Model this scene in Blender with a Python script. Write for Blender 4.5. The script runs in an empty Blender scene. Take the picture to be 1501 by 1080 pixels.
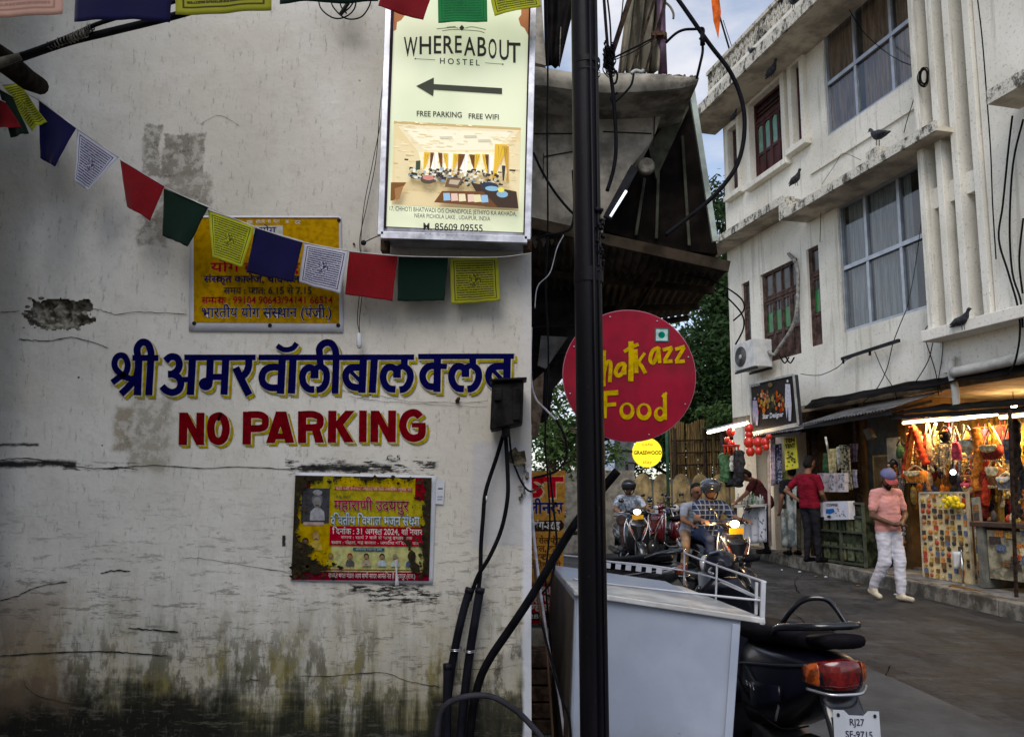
import bpy, bmesh, math, random
from mathutils import Vector, Matrix, noise as mnoise
sc = bpy.context.scene
COL = sc.collection
rnd = random.Random(7)
PI = math.pi
IW, IH, FPX, CY = 1501.0, 1080.0, 1150.0, 582.0
PITCH = math.atan(0.12)
EYE = Vector((0.0, 0.0, 1.45))
cam = bpy.data.cameras.new('camera'); cam.sensor_width = 36; cam.lens = 36 * FPX / IW
cam.shift_y = (CY - 540) / IW; cam.clip_start = 0.05; cam.clip_end = 2000
camo = bpy.data.objects.new('camera', cam); COL.objects.link(camo)
camo.location = EYE; camo.rotation_euler = (PI / 2 + PITCH, 0, 0)
sc.camera = camo
SUN_EL, SUN_AZ = math.radians(48), math.radians(196)
world = bpy.data.worlds.new('World'); sc.world = world; world.use_nodes = True
wn = world.node_tree; wn.nodes.clear()
def wnode(t, **k):
    n = wn.nodes.new(t)
    for a, b in k.items(): setattr(n, a, b)
    return n
w_out = wnode('ShaderNodeOutputWorld'); w_bg = wnode('ShaderNodeBackground')
w_sky = wnode('ShaderNodeTexSky', sky_type='NISHITA', sun_disc=False, sun_elevation=SUN_EL, sun_rotation=SUN_AZ)
w_tc = wnode('ShaderNodeTexCoord'); w_map = wnode('ShaderNodeMapping')
w_map.inputs['Scale'].default_value = (1.0, 1.0, 2.6); w_map.inputs['Location'].default_value = (3.1, 0.4, 0.35)
w_no = wnode('ShaderNodeTexNoise'); w_no.inputs['Scale'].default_value = 2.6; w_no.inputs['Detail'].default_value = 7
w_no.inputs['Roughness'].default_value = 0.52
w_rp = wnode('ShaderNodeValToRGB'); w_rp.color_ramp.elements[0].position = 0.45; w_rp.color_ramp.elements[1].position = 0.62
w_mix = wnode('ShaderNodeMix', data_type='RGBA')
w_mix.inputs[7].default_value = (4.1, 4.15, 4.5, 1)
w_sat = wnode('ShaderNodeHueSaturation'); w_sat.inputs['Saturation'].default_value = 0.85; w_sat.inputs['Value'].default_value = 1.0
for a, b in ((w_tc.outputs['Generated'], w_map.inputs[0]), (w_map.outputs[0], w_no.inputs['Vector']), (w_no.outputs['Fac'], w_rp.inputs[0]),
             (w_rp.outputs[0], w_mix.inputs[0]), (w_sky.outputs[0], w_sat.inputs['Color']), (w_sat.outputs[0], w_mix.inputs[6]), (w_mix.outputs[2], w_bg.inputs[0]), (w_bg.outputs[0], w_out.inputs[0])):
    wn.links.new(a, b)
w_bg.inputs[1].default_value = 0.12
sun = bpy.data.lights.new('sun', 'SUN'); sun.energy = 1.25; sun.angle = math.radians(40); sun.color = (1, 0.95, 0.89)
suno = bpy.data.objects.new('sun', sun); COL.objects.link(suno)
sd = Vector((math.sin(SUN_AZ) * math.cos(SUN_EL), math.cos(SUN_AZ) * math.cos(SUN_EL), math.sin(SUN_EL)))
suno.rotation_euler = sd.to_track_quat('Z', 'Y').to_euler()
sc.view_settings.view_transform = 'Standard'; sc.view_settings.look = 'None'
sc.view_settings.gamma = 1; sc.view_settings.use_curve_mapping = False
sc.view_settings.exposure = 0.8
sc.render.engine = 'CYCLES'
try:
    sc.cycles.use_denoising = True
    sc.cycles.max_bounces = 8; sc.cycles.diffuse_bounces = 4; sc.cycles.transparent_max_bounces = 16
    sc.cycles.sample_clamp_indirect = 6
except Exception: pass
_up = Vector((0, -math.sin(PITCH), math.cos(PITCH))); _fw = Vector((0, math.cos(PITCH), math.sin(PITCH)))
def ray(px, py):
    return Vector((1, 0, 0)) * ((px - IW / 2) / FPX) + _up * (-(py - CY) / FPX) + _fw
def P(px, py, Y):
    d = ray(px, py); return EYE + d * (Y / d.y)
GS = 0.011
def gz(Y): return 0.0 if Y < 4 else GS * (Y - 4)
def G(px, py, dz=0.0):
    d = ray(px, py); Y = 8.0
    for _ in range(12):
        t = (gz(Y) + dz - EYE.z) / d.z; Y = d.y * t
    return EYE + d * t
FO = Vector((4.80, 17.0, 0)); FE = Vector((0.2443, -0.9697, 0)); FN = Vector((-0.9697, -0.2443, 0))
def FW(u, z, w=0.0): return FO + FE * u + FN * w + Vector((0, 0, z))
def F(px, py, w=0.0):
    """point on the facade plane (pushed out by w) seen at this pixel"""
    d = ray(px, py); o = FO + FN * w
    t = (o - EYE).dot(FN) / d.dot(FN); return EYE + d * t
def FU(px, py, w=0.0):
    p = F(px, py, w); return (p - FO).dot(FE), p.z
MATS = {}
class NT:
    def __init__(s, name):
        s.m = bpy.data.materials.new(name); s.m.use_nodes = True; s.t = s.m.node_tree
        s.b = s.t.nodes['Principled BSDF']; s.b.inputs['Specular IOR Level'].default_value = .12; s.tc = s.n('ShaderNodeTexCoord')
        s.obj = s.tc.outputs['Object']; s.uv = s.tc.outputs['UV']
    def n(s, t, **k):
        x = s.t.nodes.new(t)
        for a, b in k.items(): setattr(x, a, b)
        return x
    def put(s, inp, v):
        if hasattr(v, 'is_linked') or isinstance(v, bpy.types.NodeSocket): s.t.links.new(v, inp)
        else:
            if isinstance(v, tuple) and len(v) == 3 and inp.type == 'RGBA': v = (*v, 1)
            inp.default_value = v
    def math(s, op, a, b=0.0, c=0.0, clamp=False):
        x = s.n('ShaderNodeMath', operation=op, use_clamp=clamp)
        s.put(x.inputs[0], a); s.put(x.inputs[1], b); s.put(x.inputs[2], c); return x.outputs[0]
    def mapv(s, vec, scale=(1, 1, 1), loc=(0, 0, 0)):
        x = s.n('ShaderNodeMapping'); s.put(x.inputs[0], vec); x.inputs['Scale'].default_value = scale; x.inputs['Location'].default_value = loc
        return x.outputs[0]
    def noise(s, scale, detail=4, rough=0.55, vec=None, stretch=None, loc=(0, 0, 0)):
        v = vec or s.obj
        if stretch or loc != (0, 0, 0): v = s.mapv(v, stretch or (1, 1, 1), loc)
        x = s.n('ShaderNodeTexNoise'); s.put(x.inputs['Vector'], v)
        x.inputs['Scale'].default_value = scale; x.inputs['Detail'].default_value = detail; x.inputs['Roughness'].default_value = rough
        return x.outputs['Fac']
    def step(s, v, lo, hi):
        x = s.n('ShaderNodeMapRange', interpolation_type='SMOOTHSTEP'); s.put(x.inputs['Value'], v)
        x.inputs['From Min'].default_value = lo; x.inputs['From Max'].default_value = hi; return x.outputs[0]
    def mix(s, f, a, b):
        x = s.n('ShaderNodeMix', data_type='RGBA'); s.put(x.inputs[0], f); s.put(x.inputs[6], a); s.put(x.inputs[7], b); return x.outputs[2]
    def xyz(s, vec=None):
        x = s.n('ShaderNodeSeparateXYZ'); s.put(x.inputs[0], vec or s.obj); return x.outputs
    def bump(s, h, strength=0.3, dist=0.01):
        x = s.n('ShaderNodeBump'); s.put(x.inputs['Height'], h); x.inputs['Strength'].default_value = strength; x.inputs['Distance'].default_value = dist
        s.put(s.b.inputs['Normal'], x.outputs[0])
    def fin(s, col=None, rough=None, metal=None):
        if col is not None: s.put(s.b.inputs['Base Color'], col)
        if rough is not None: s.put(s.b.inputs['Roughness'], rough)
        if metal is not None: s.put(s.b.inputs['Metallic'], metal)
        return s.m
def mat(name, col, rough=0.6, metal=0.0, var=0.25, ns=6.0, bump=0.0, bs=60.0, dirt=0.0, coat=0.0, stretch=None, spec=None):
    """one procedural surface: colour that wanders, optional grime and relief"""
    if name in MATS: return MATS[name]
    s = NT(name); n = s.noise(ns, 5, 0.6, stretch=stretch)
    a = tuple(c * (1 - var) for c in col); b = tuple(min(1, c * (1 + var)) for c in col)
    c = s.mix(s.step(n, 0.38, 0.62), a, b)
    if dirt:
        d = s.step(s.noise(ns * 0.45, 8, 0.7, loc=(3.3, 1, 7)), 0.49, 0.62)
        c = s.mix(s.math('MULTIPLY', d, dirt), c, (0.05, 0.045, 0.035))
    r = s.math('ADD', rough - 0.08, s.math('MULTIPLY', n, 0.16), clamp=True)
    if bump: s.bump(s.noise(bs, 4, 0.6), bump, 0.004)
    s.fin(c, r, metal)
    if max(col) < .04 and not coat and metal < .3: s.b.inputs['IOR'].default_value = 1.18
    if coat: s.b.inputs['Coat Weight'].default_value = coat; s.b.inputs['Coat Roughness'].default_value = 0.12
    s.b.inputs['Specular IOR Level'].default_value = spec if spec is not None else (0.5 if (coat or metal > .5 or rough < .3) else max(.06, .45 - rough * .45))
    MATS[name] = s.m; return s.m
def emit(name, col, strength, base=None):
    if name in MATS: return MATS[name]
    s = NT(name); s.fin(base or col, 0.5)
    s.put(s.b.inputs['Emission Color'], col); s.b.inputs['Emission Strength'].default_value = strength
    MATS[name] = s.m; return s.m
def glass(name, tint, rough=0.05, metal=0.0, var=0.2):
    return mat(name, tint, rough, metal, var, 1.5, spec=0.8)
def print_mat(name='print', emis=0.0, rough=0.5):
    if name in MATS: return MATS[name]
    s = NT(name); a = s.n('ShaderNodeVertexColor', layer_name='ink'); n = s.noise(40, 4)
    hs = s.n('ShaderNodeHueSaturation'); s.put(hs.inputs['Color'], a.outputs[0]); hs.inputs['Saturation'].default_value = 1.1; s.put(hs.inputs['Value'], s.math('SUBTRACT', .95, s.math('MULTIPLY', s.step(n, .4, .65), .3))); c = hs.outputs[0]; s.b.inputs['IOR'].default_value = 1.2; s.b.inputs['Specular IOR Level'].default_value = .1
    if emis: c = a.outputs[0]; s.put(s.b.inputs['Emission Color'], c); s.b.inputs['Emission Strength'].default_value = emis
    s.fin(c, rough); MATS[name] = s.m; return s.m
ORG = {}
def tag(o, label=None, cat=None, group=None, kind=None):
    if label: o['label'] = label
    if cat: o['category'] = cat
    if group: o['group'] = group
    if kind: o['kind'] = kind
    return o
def thing(name, label, cat, loc=(0, 0, 0), group=None):
    o = bpy.data.objects.new(name, None); COL.objects.link(o); o.location = loc; o.empty_display_size = 0.1
    ORG[o.name] = Vector(loc); return tag(o, label, cat, group)
class M:
    def __init__(s): s.v = []; s.f = []; s.mi = []; s.uv = None; s.smooth = []
    def add(s, vs, fs, mi=0, smooth=False):
        k = len(s.v); s.v += [Vector(v) for v in vs]
        for f in fs: s.f.append([i + k for i in f]); s.mi.append(mi); s.smooth.append(smooth)
        return s
    def box(s, c, size, rz=0, rx=0, ry=0, mi=0):
        R = Matrix.Rotation(rz, 3, 'Z') @ Matrix.Rotation(ry, 3, 'Y') @ Matrix.Rotation(rx, 3, 'X'); c = Vector(c)
        vs = [c + R @ Vector((x * size[0] / 2, y * size[1] / 2, z * size[2] / 2)) for z in (-1, 1) for y in (-1, 1) for x in (-1, 1)]
        return s.hexa(vs, mi)
    def hexa(s, vs, mi=0):   # order: z0(y0(x0,x1),y1(x0,x1)), z1(...)
        return s.add(vs, [(0, 2, 3, 1), (4, 5, 7, 6), (0, 1, 5, 4), (2, 6, 7, 3), (0, 4, 6, 2), (1, 3, 7, 5)], mi)
    def bar(s, a, b, w, h=None, up=(0, 0, 1), mi=0):
        a, b = Vector(a), Vector(b); h = h or w; d = (b - a).normalized(); up = Vector(up)
        if abs(d.dot(up)) > 0.98: up = Vector((0, 1, 0))
        x = d.cross(up).normalized(); y = x.cross(d)
        vs = [p + x * sx * w / 2 + y * sy * h / 2 for sy in (-1, 1) for p in (a, b) for sx in (-1, 1)]
        return s.hexa(vs, mi)
    def prism(s, pts, depth, mi=0):
        """closed outline (3D points) pushed along a vector"""
        pts = [Vector(p) for p in pts]; d = Vector(depth); n = len(pts)
        fs = [tuple(range(n))[::-1], tuple(range(n, 2 * n))] + [(i, (i + 1) % n, n + (i + 1) % n, n + i) for i in range(n)]
        return s.add(pts + [p + d for p in pts], fs, mi)
    def tube(s, pts, r, n=8, mi=0, smooth=True, cap=True, closed=False):
        pts = [Vector(p) for p in pts]; k = len(pts); rs = r if isinstance(r, (list, tuple)) else [r] * k
        vs = []; prev = None
        for i, p in enumerate(pts):
            if closed: d = pts[(i + 1) % k] - pts[i - 1]
            else: d = pts[min(i + 1, k - 1)] - pts[max(i - 1, 0)]
            d = d.normalized() if d.length > 1e-9 else Vector((0, 0, 1))
            if prev is None:
                a = Vector((0, 0, 1)) if abs(d.z) < 0.9 else Vector((1, 0, 0)); x = d.cross(a).normalized()
            else: x = (prev - d * prev.dot(d)); x = x.normalized() if x.length > 1e-6 else d.orthogonal().normalized()
            prev = x; y = d.cross(x)
            vs += [p + (x * math.cos(2 * PI * j / n) + y * math.sin(2 * PI * j / n)) * rs[i] for j in range(n)]
        fs = []
        for i in range(k if closed else k - 1):
            q = (i + 1) % k
            fs += [(i * n + j, i * n + (j + 1) % n, q * n + (j + 1) % n, q * n + j) for j in range(n)]
        if cap and not closed: fs += [tuple(range(n))[::-1], tuple((k - 1) * n + j for j in range(n))]
        return s.add(vs, fs, mi, smooth)
    def lathe(s, c, axis, prof, n=20, mi=0, smooth=True):
        """prof: list of (distance along axis, radius)"""
        c = Vector(c); a = Vector(axis).normalized(); x = a.orthogonal().normalized(); y = a.cross(x); vs = []
        for t, r in prof: vs += [c + a * t + (x * math.cos(2 * PI * j / n) + y * math.sin(2 * PI * j / n)) * max(r, 1e-4) for j in range(n)]
        fs = [(i * n + j, i * n + (j + 1) % n, (i + 1) * n + (j + 1) % n, (i + 1) * n + j) for i in range(len(prof) - 1) for j in range(n)]
        fs += [tuple(range(n))[::-1], tuple((len(prof) - 1) * n + j for j in range(n))]
        return s.add(vs, fs, mi, smooth)
    def loft(s, secs, n=16, mi=0, smooth=True, cap=True):
        """secs: (centre, half width vec, half height vec, power)"""
        vs = []
        for c, a, b, p in secs:
            c, a, b = Vector(c), Vector(a), Vector(b)
            for j in range(n):
                t = 2 * PI * j / n; ct, st = math.cos(t), math.sin(t)
                vs.append(c + a * (math.copysign(abs(ct) ** (2 / p), ct)) + b * (math.copysign(abs(st) ** (2 / p), st)))
        fs = [(i * n + j, i * n + (j + 1) % n, (i + 1) * n + (j + 1) % n, (i + 1) * n + j) for i in range(len(secs) - 1) for j in range(n)]
        if cap: fs += [tuple(range(n))[::-1], tuple((len(secs) - 1) * n + j for j in range(n))]
        return s.add(vs, fs, mi, smooth)
    def ball(s, c, r, n=12, m=8, mi=0):
        c = Vector(c); r = (r, r, r) if isinstance(r, (int, float)) else r
        vs = [c + Vector((r[0] * math.sin(PI * i / m) * math.cos(2 * PI * j / n), r[1] * math.sin(PI * i / m) * math.sin(2 * PI * j / n), r[2] * math.cos(PI * i / m))) for i in range(m + 1) for j in range(n)]
        fs = [(i * n + j, (i + 1) * n + j, (i + 1) * n + (j + 1) % n, i * n + (j + 1) % n) for i in range(m) for j in range(n)]
        return s.add(vs, fs, mi, True)
    def grid(s, fn, nu, nv, mi=0, smooth=True, uv=True):
        k = len(s.v); vs = [fn(i / nu, j / nv) for j in range(nv + 1) for i in range(nu + 1)]
        fs = [(j * (nu + 1) + i, j * (nu + 1) + i + 1, (j + 1) * (nu + 1) + i + 1, (j + 1) * (nu + 1) + i) for j in range(nv) for i in range(nu)]
        if uv:
            s.uv = s.uv or {}
            for j in range(nv + 1):
                for i in range(nu + 1): s.uv[k + j * (nu + 1) + i] = (i / nu, j / nv)
        return s.add(vs, fs, mi, smooth)
    def mesh(s, name, mats, off=Vector((0, 0, 0)), fix=True):
        me = bpy.data.meshes.new(name); me.from_pydata([v - off for v in s.v], [], s.f)
        for m_ in (mats if isinstance(mats, (list, tuple)) else [mats]): me.materials.append(m_)
        me.polygons.foreach_set('material_index', s.mi); me.polygons.foreach_set('use_smooth', s.smooth)
        if s.uv:
            l = me.uv_layers.new(name='UVMap')
            for lp in me.loops: l.data[lp.index].uv = s.uv.get(lp.vertex_index, (0, 0))
        if fix:
            bm = bmesh.new(); bm.from_mesh(me); bmesh.ops.recalc_face_normals(bm, faces=bm.faces); bm.to_mesh(me); bm.free()
        me.update(); return me
    def build(s, name, mats, parent=None, bevel=0.0, seg=2, local=False, label=None, cat=None, group=None, kind=None, fix=True, solid=0.0, subsurf=0):
        if parent is not None and not local: off = ORG.get(parent.name, Vector((0, 0, 0)))
        elif parent is None and not local and s.v and not kind == 'structure':
            lo = Vector([min(v[i] for v in s.v) for i in range(3)]); hi = Vector([max(v[i] for v in s.v) for i in range(3)])
            off = Vector(((lo.x + hi.x) / 2, (lo.y + hi.y) / 2, lo.z))
        else: off = Vector((0, 0, 0))
        o = bpy.data.objects.new(name, s.mesh(name, mats, off, fix)); COL.objects.link(o)
        if parent is not None:
            o.parent = parent; ORG[o.name] = off
        else: o.location = off; ORG[o.name] = off
        if solid:
            md = o.modifiers.new('s', 'SOLIDIFY'); md.thickness = solid; md.offset = 0
        if bevel:
            md = o.modifiers.new('b', 'BEVEL'); md.width = bevel; md.segments = seg; md.limit_method = 'ANGLE'; md.angle_limit = math.radians(35); md.harden_normals = False
        if subsurf:
            md = o.modifiers.new('ss', 'SUBSURF'); md.levels = subsurf; md.render_levels = subsurf
        return tag(o, label, cat, group, kind)
def cr(pts, k=6, closed=False):
    """smooth curve through points (2D or 3D)"""
    pts = [Vector(p) for p in pts]; out = []; n = len(pts)
    if n < 3 and not closed:
        return [pts[0].lerp(pts[1], i / k) for i in range(k + 1)]
    for i in range(n if closed else n - 1):
        if closed: a, b, c, d = pts[i - 1], pts[i], pts[(i + 1) % n], pts[(i + 2) % n]
        else: a, b, c, d = pts[max(i - 1, 0)], pts[i], pts[i + 1], pts[min(i + 2, n - 1)]
        for j in range(k):
            t = j / k
            out.append(0.5 * ((2 * b) + (c - a) * t + (2 * a - 5 * b + 4 * c - d) * t * t + (3 * b - a - 3 * c + d) * t ** 3))
    if not closed: out.append(pts[-1])
    return out
def bil(q, u, v):  # q: TL TR BR BL
    return q[0].lerp(q[1], u).lerp(q[3].lerp(q[2], u), v)
_GL = {}
def glyph(s, bold=0.0):
    k = (s, bold)
    if k in _GL: return _GL[k]
    c = bpy.data.curves.new('t', 'FONT'); c.body = s; c.offset = bold; c.resolution_u = 3
    o = bpy.data.objects.new('t', c); me = bpy.data.meshes.new_from_object(o)
    r = ([tuple(v.co[:2]) for v in me.vertices], [tuple(p.vertices) for p in me.polygons])
    bpy.data.objects.remove(o); bpy.data.meshes.remove(me); _GL[k] = r; return r
def advance(ch):
    def mx(s):
        v = glyph(s)[0]; return max((p[0] for p in v), default=0)
    return mx(ch + '|') - mx('|')
class Print:
    """polygons and text laid out on a surface through fn(px, py) -> (point, normal); one mesh, ink in a colour attribute"""
    def __init__(s, fn, n, lift=0.0012, step=0.00012):
        s.fn = fn; s.n = Vector(n); s.lift = lift; s.step = step; s.k = 0; s.v = []; s.f = []; s.c = []
    def poly(s, pts, col, same=False):
        if not same: s.k += 1
        h = s.n * (s.lift + s.k * s.step); i = len(s.v)
        s.v += [s.fn(p[0], p[1]) + h for p in pts]; s.f.append(tuple(range(i, i + len(pts)))); s.c.append(col)
    def rect(s, x0, y0, x1, y1, col): s.poly([(x0, y0), (x1, y0), (x1, y1), (x0, y1)], col)
    def disc(s, x, y, rx, ry, col, n=20): s.poly([(x + rx * math.cos(2 * PI * i / n), y + ry * math.sin(2 * PI * i / n)) for i in range(n)], col)
    def stroke(s, pts, w, col, smooth=True, off=(0, 0), k=6, same=False):
        pts = [Vector((p[0] + off[0], p[1] + off[1])) for p in pts]
        if smooth and len(pts) > 2: pts = cr(pts, k)
        L = []; Rr = []; n = len(pts)
        for i, p in enumerate(pts):
            d = (pts[min(i + 1, n - 1)] - pts[max(i - 1, 0)]); d = d.normalized() if d.length > 1e-9 else Vector((1, 0))
            q = Vector((-d.y, d.x)) * (w / 2 if not isinstance(w, (list, tuple)) else w[min(i, len(w) - 1)] / 2); L.append(p + q); Rr.append(p - q)
        if not same: s.k += 1
        h = s.n * (s.lift + s.k * s.step); b = len(s.v)
        for l, r in zip(L, Rr): s.v += [s.fn(l.x, l.y) + h, s.fn(r.x, r.y) + h]
        for i in range(n - 1): s.f.append((b + 2 * i, b + 2 * i + 1, b + 2 * i + 3, b + 2 * i + 2)); s.c.append(col)
    def text(s, st, x0, yb, x1, yt, col, bold=0.0, yb1=None, font_h=None, arch=0.0, shift=None):
        """fit the line into x0..x1, baseline yb, cap top yt; yb1 = baseline at the right end"""
        parts = []; x = 0.0
        dev = any('\u0900' <= ch <= '\u097f' for ch in st)
        if dev:
            chs = list(st); i = 0
            while i < len(chs):                       # vowel sign i goes before its consonant
                if chs[i] == 'ि' and i > 0: chs[i - 1], chs[i] = chs[i], chs[i - 1]
                i += 1
            for i, ch in enumerate(chs):
                if ch == ' ': x += 0.26; continue
                if ch == '्': x -= 0.20; continue
                v, f = glyph(ch, bold); parts.append((x, v, f, i)); x += max(advance(ch), 0.0)
        else:
            v, f = glyph(st, bold); parts.append((0, v, f, 0))
        allv = [(px + vx, vy) for px, v, f, i in parts for vx, vy in v]
        if not allv: return
        mx0 = min(a for a, b in allv); mx1 = max(a for a, b in allv)
        my0 = 0.0; my1 = 0.62 if dev else (max(b for a, b in allv))
        if not dev and not any(ch.isupper() or ch.isdigit() or ch in 'bdfhklt' for ch in st): my1 = max(b for a, b in allv)
        sx = (x1 - x0) / (mx1 - mx0); sy = (yb - yt) / (my1 - my0); yb1 = yb if yb1 is None else yb1
        s.k += 1
        for px, v, f, i in parts:
            h = s.n * (s.lift + s.k * s.step + (i % 2) * s.step * 0.5); b0 = len(s.v)
            for vx, vy in v:
                X = x0 + (px + vx - mx0) * sx; t = (X - x0) / (x1 - x0); yy = (yb + (yb1 - yb) * t) - (vy - my0) * sy
                if arch: yy += arch * (4 * (t - 0.5) ** 2)
                s.v.append(s.fn(X, yy) + h)
            for q in f: s.f.append(tuple(b0 + j for j in q)); s.c.append(col)
    def build(s, name, parent, m=None, label=None):
        me = bpy.data.meshes.new(name); off = ORG.get(parent.name, Vector()) if parent else Vector()
        me.from_pydata([v - off for v in s.v], [], s.f); me.materials.append(m or print_mat())
        a = me.color_attributes.new('ink', 'FLOAT_COLOR', 'CORNER')
        for p, c in zip(me.polygons, s.c):
            for li in p.loop_indices: a.data[li].color = (*c, 1)
        bm = bmesh.new(); bm.from_mesh(me)
        for f in bm.faces:
            f.normal_update()
            if f.normal.dot(s.n) < 0: f.normal_flip()
        bm.to_mesh(me); bm.free()
        o = bpy.data.objects.new(name, me); COL.objects.link(o)
        if parent: o.parent = parent
        return tag(o, label)
def copy_tree(o, loc=None, rz=None, label=None, group=None):
    c = o.copy(); COL.objects.link(c)
    if loc is not None: c.location = loc
    if rz is not None: c.rotation_euler = (0, 0, rz)
    if label: c['label'] = label
    if group: c['group'] = group
    for ch in list(o.children):
        d = ch.copy(); COL.objects.link(d); d.parent = c
        for g in list(ch.children):
            e = g.copy(); COL.objects.link(e); e.parent = d
    return c
s = NT('road_asphalt'); n1 = s.noise(0.9, 6, 0.62); n2 = s.noise(26, 5, 0.8); n3 = s.noise(2.3, 7, 0.7, stretch=(1.4, 0.5, 1), loc=(4, 2, 0))
c = s.mix(s.step(n1, 0.3, 0.7), (0.022, 0.0235, 0.026), (0.056, 0.058, 0.061)); c = s.mix(s.math('MULTIPLY', s.step(n2, 0.45, 0.7), 0.45), c, (0.085, 0.09, 0.096))
c = s.mix(s.math('MULTIPLY', s.step(n3, 0.49, 0.57), 0.7), c, (0.016, 0.016, 0.016))
c = s.mix(s.math('MULTIPLY', s.step(s.noise(1.7, 8, .75, stretch=(.5, 1.6, 1), loc=(7, 7, 0)), .53, .60), .5), c, (.095, .10, .106))
c = s.mix(s.math('MULTIPLY', s.step(s.noise(6, 8, .8, loc=(1, 4, 0)), .50, .58), .45), c, (.008, .008, .009))
v = s.n('ShaderNodeTexVoronoi', feature='DISTANCE_TO_EDGE'); s.put(v.inputs['Vector'], s.mapv(s.obj, (1, 1, 1))); v.inputs['Scale'].default_value = 0.55
s.bump(s.math('ADD', s.math('MULTIPLY', n2, 0.6), s.math('ADD', s.noise(5, 6, 0.7), s.math('MULTIPLY', n3, 1.5))), 1.0, 0.05)
ROAD = s.fin(c, s.math('ADD', 0.30, s.math('MULTIPLY', n1, 0.45))); s.b.inputs['Specular IOR Level'].default_value = .18
m = M(); ys = [-12, 0, 4] + [4 + 4 * i for i in range(1, 10)] + [60, 90, 140, 400]
for a, b in zip(ys[:-1], ys[1:]):
    m.add([(-200, a, gz(min(a, 60)) - 0.012), (200, a, gz(min(a, 60)) - 0.012), (200, b, gz(min(b, 60)) - 0.012), (-200, b, gz(min(b, 60)) - 0.012)], [(0, 1, 2, 3)])
m.build('ground', mat('dry_ground', (0.12, 0.10, 0.08), 0.9, var=0.3, bump=0.3), kind='structure')
def kerb_x(Y): return 5.52 - (Y - 8.45) * 0.0870
m = M()
for k in range(0, 44):
    a = -2 + k; b = a + 1
    row = [(-1.2, 0), (0.6, 0.015), (2.2, 0.03)]
    xs = [-3.0, -1.0, 1.0, 3.0]
    def rp(x, Y): return Vector((x, Y, gz(Y) + 0.02 * math.sin(Y * 0.9 + x) * 0.4))
    for i in range(4):
        xa0 = xs[i]; xb0 = xs[i + 1] if i < 3 else None
        ka = kerb_x(a) if xb0 is None else xb0; kb = kerb_x(b) if xb0 is None else xb0
        m.add([rp(xa0, a), rp(ka, a), rp(kb, b), rp(xa0, b)], [(0, 1, 2, 3)])
road = m.build('road', ROAD, kind='structure'); ORG[road.name] = Vector()
for pts in ([(1.9, 5.2), (2.6, 5.7), (3.1, 6.6), (3.9, 7.1), (5.2, 7.0)], [(2.2, 7.6), (3.0, 8.3), (3.4, 9.6), (4.4, 10.3)], [(3.3, 4.6), (3.7, 5.4), (4.9, 5.9)], [(1.8, 9.6), (2.8, 10.6), (3.2, 12.5)], [(3.9, 10.9), (4.3, 12.2), (4.7, 12.9)]):
    m = M(); L = cr([(x, y, 0) for x, y in pts], 9); L = [Vector((p.x + .07 * mnoise.noise(p * 3), p.y + .07 * mnoise.noise(p * 3 + Vector((9, 0, 0))), gz(p.y) + .0125)) for p in L]
    for a, b in zip(L[:-1], L[1:]): w_ = Vector((.006, .004, 0)) * (1 + mnoise.noise(a * 5)); m.add([a - w_, a + w_, b + w_, b - w_], [(0, 1, 2, 3)])
    m.build('crack', mat('road_crack', (.008, .008, .008), .95), road, fix=False)
# the lighter concrete strip that meets the asphalt in the foreground
s = NT('concrete_strip'); n1 = s.noise(2.2, 7, 0.65); n2 = s.noise(60, 3, 0.6)
c = s.mix(s.step(n1, 0.3, 0.72), (0.038, 0.040, 0.043), (0.076, 0.079, 0.083)); c = s.mix(s.math('MULTIPLY', s.step(n2, 0.5, 0.7), 0.35), c, (0.08, 0.076, 0.07))
s.bump(s.math('ADD', n2, s.noise(9, 5)), 0.5, 0.012); CONC_STRIP = s.fin(c, 0.62)
e0, e1 = G(1255, 975), G(1501, 1083)
d = (e1 - e0); m = M(); L = []
for i in range(-14, 15):
    p = e0 + d * (i * 0.35); L.append(Vector((p.x + 0.02 * mnoise.noise(Vector((i * 0.7, 0, 0))), p.y, 0)))
L = [p for p in L if -1.5 < p.y < 9.5]
L.sort(key=lambda p: p.y)
for a, b in zip(L[:-1], L[1:]):
    za, zb = gz(a.y) + 0.022, gz(b.y) + 0.022
    m.add([(-1.4, a.y, za), (a.x, a.y, za), (b.x, b.y, zb), (-1.4, b.y, zb), (a.x + .012, a.y, za - 0.03), (b.x + .012, b.y, zb - 0.03)], [(0, 1, 2, 3), (1, 4, 5, 2)])
m.build('concrete_apron', CONC_STRIP, kind='structure')
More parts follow.
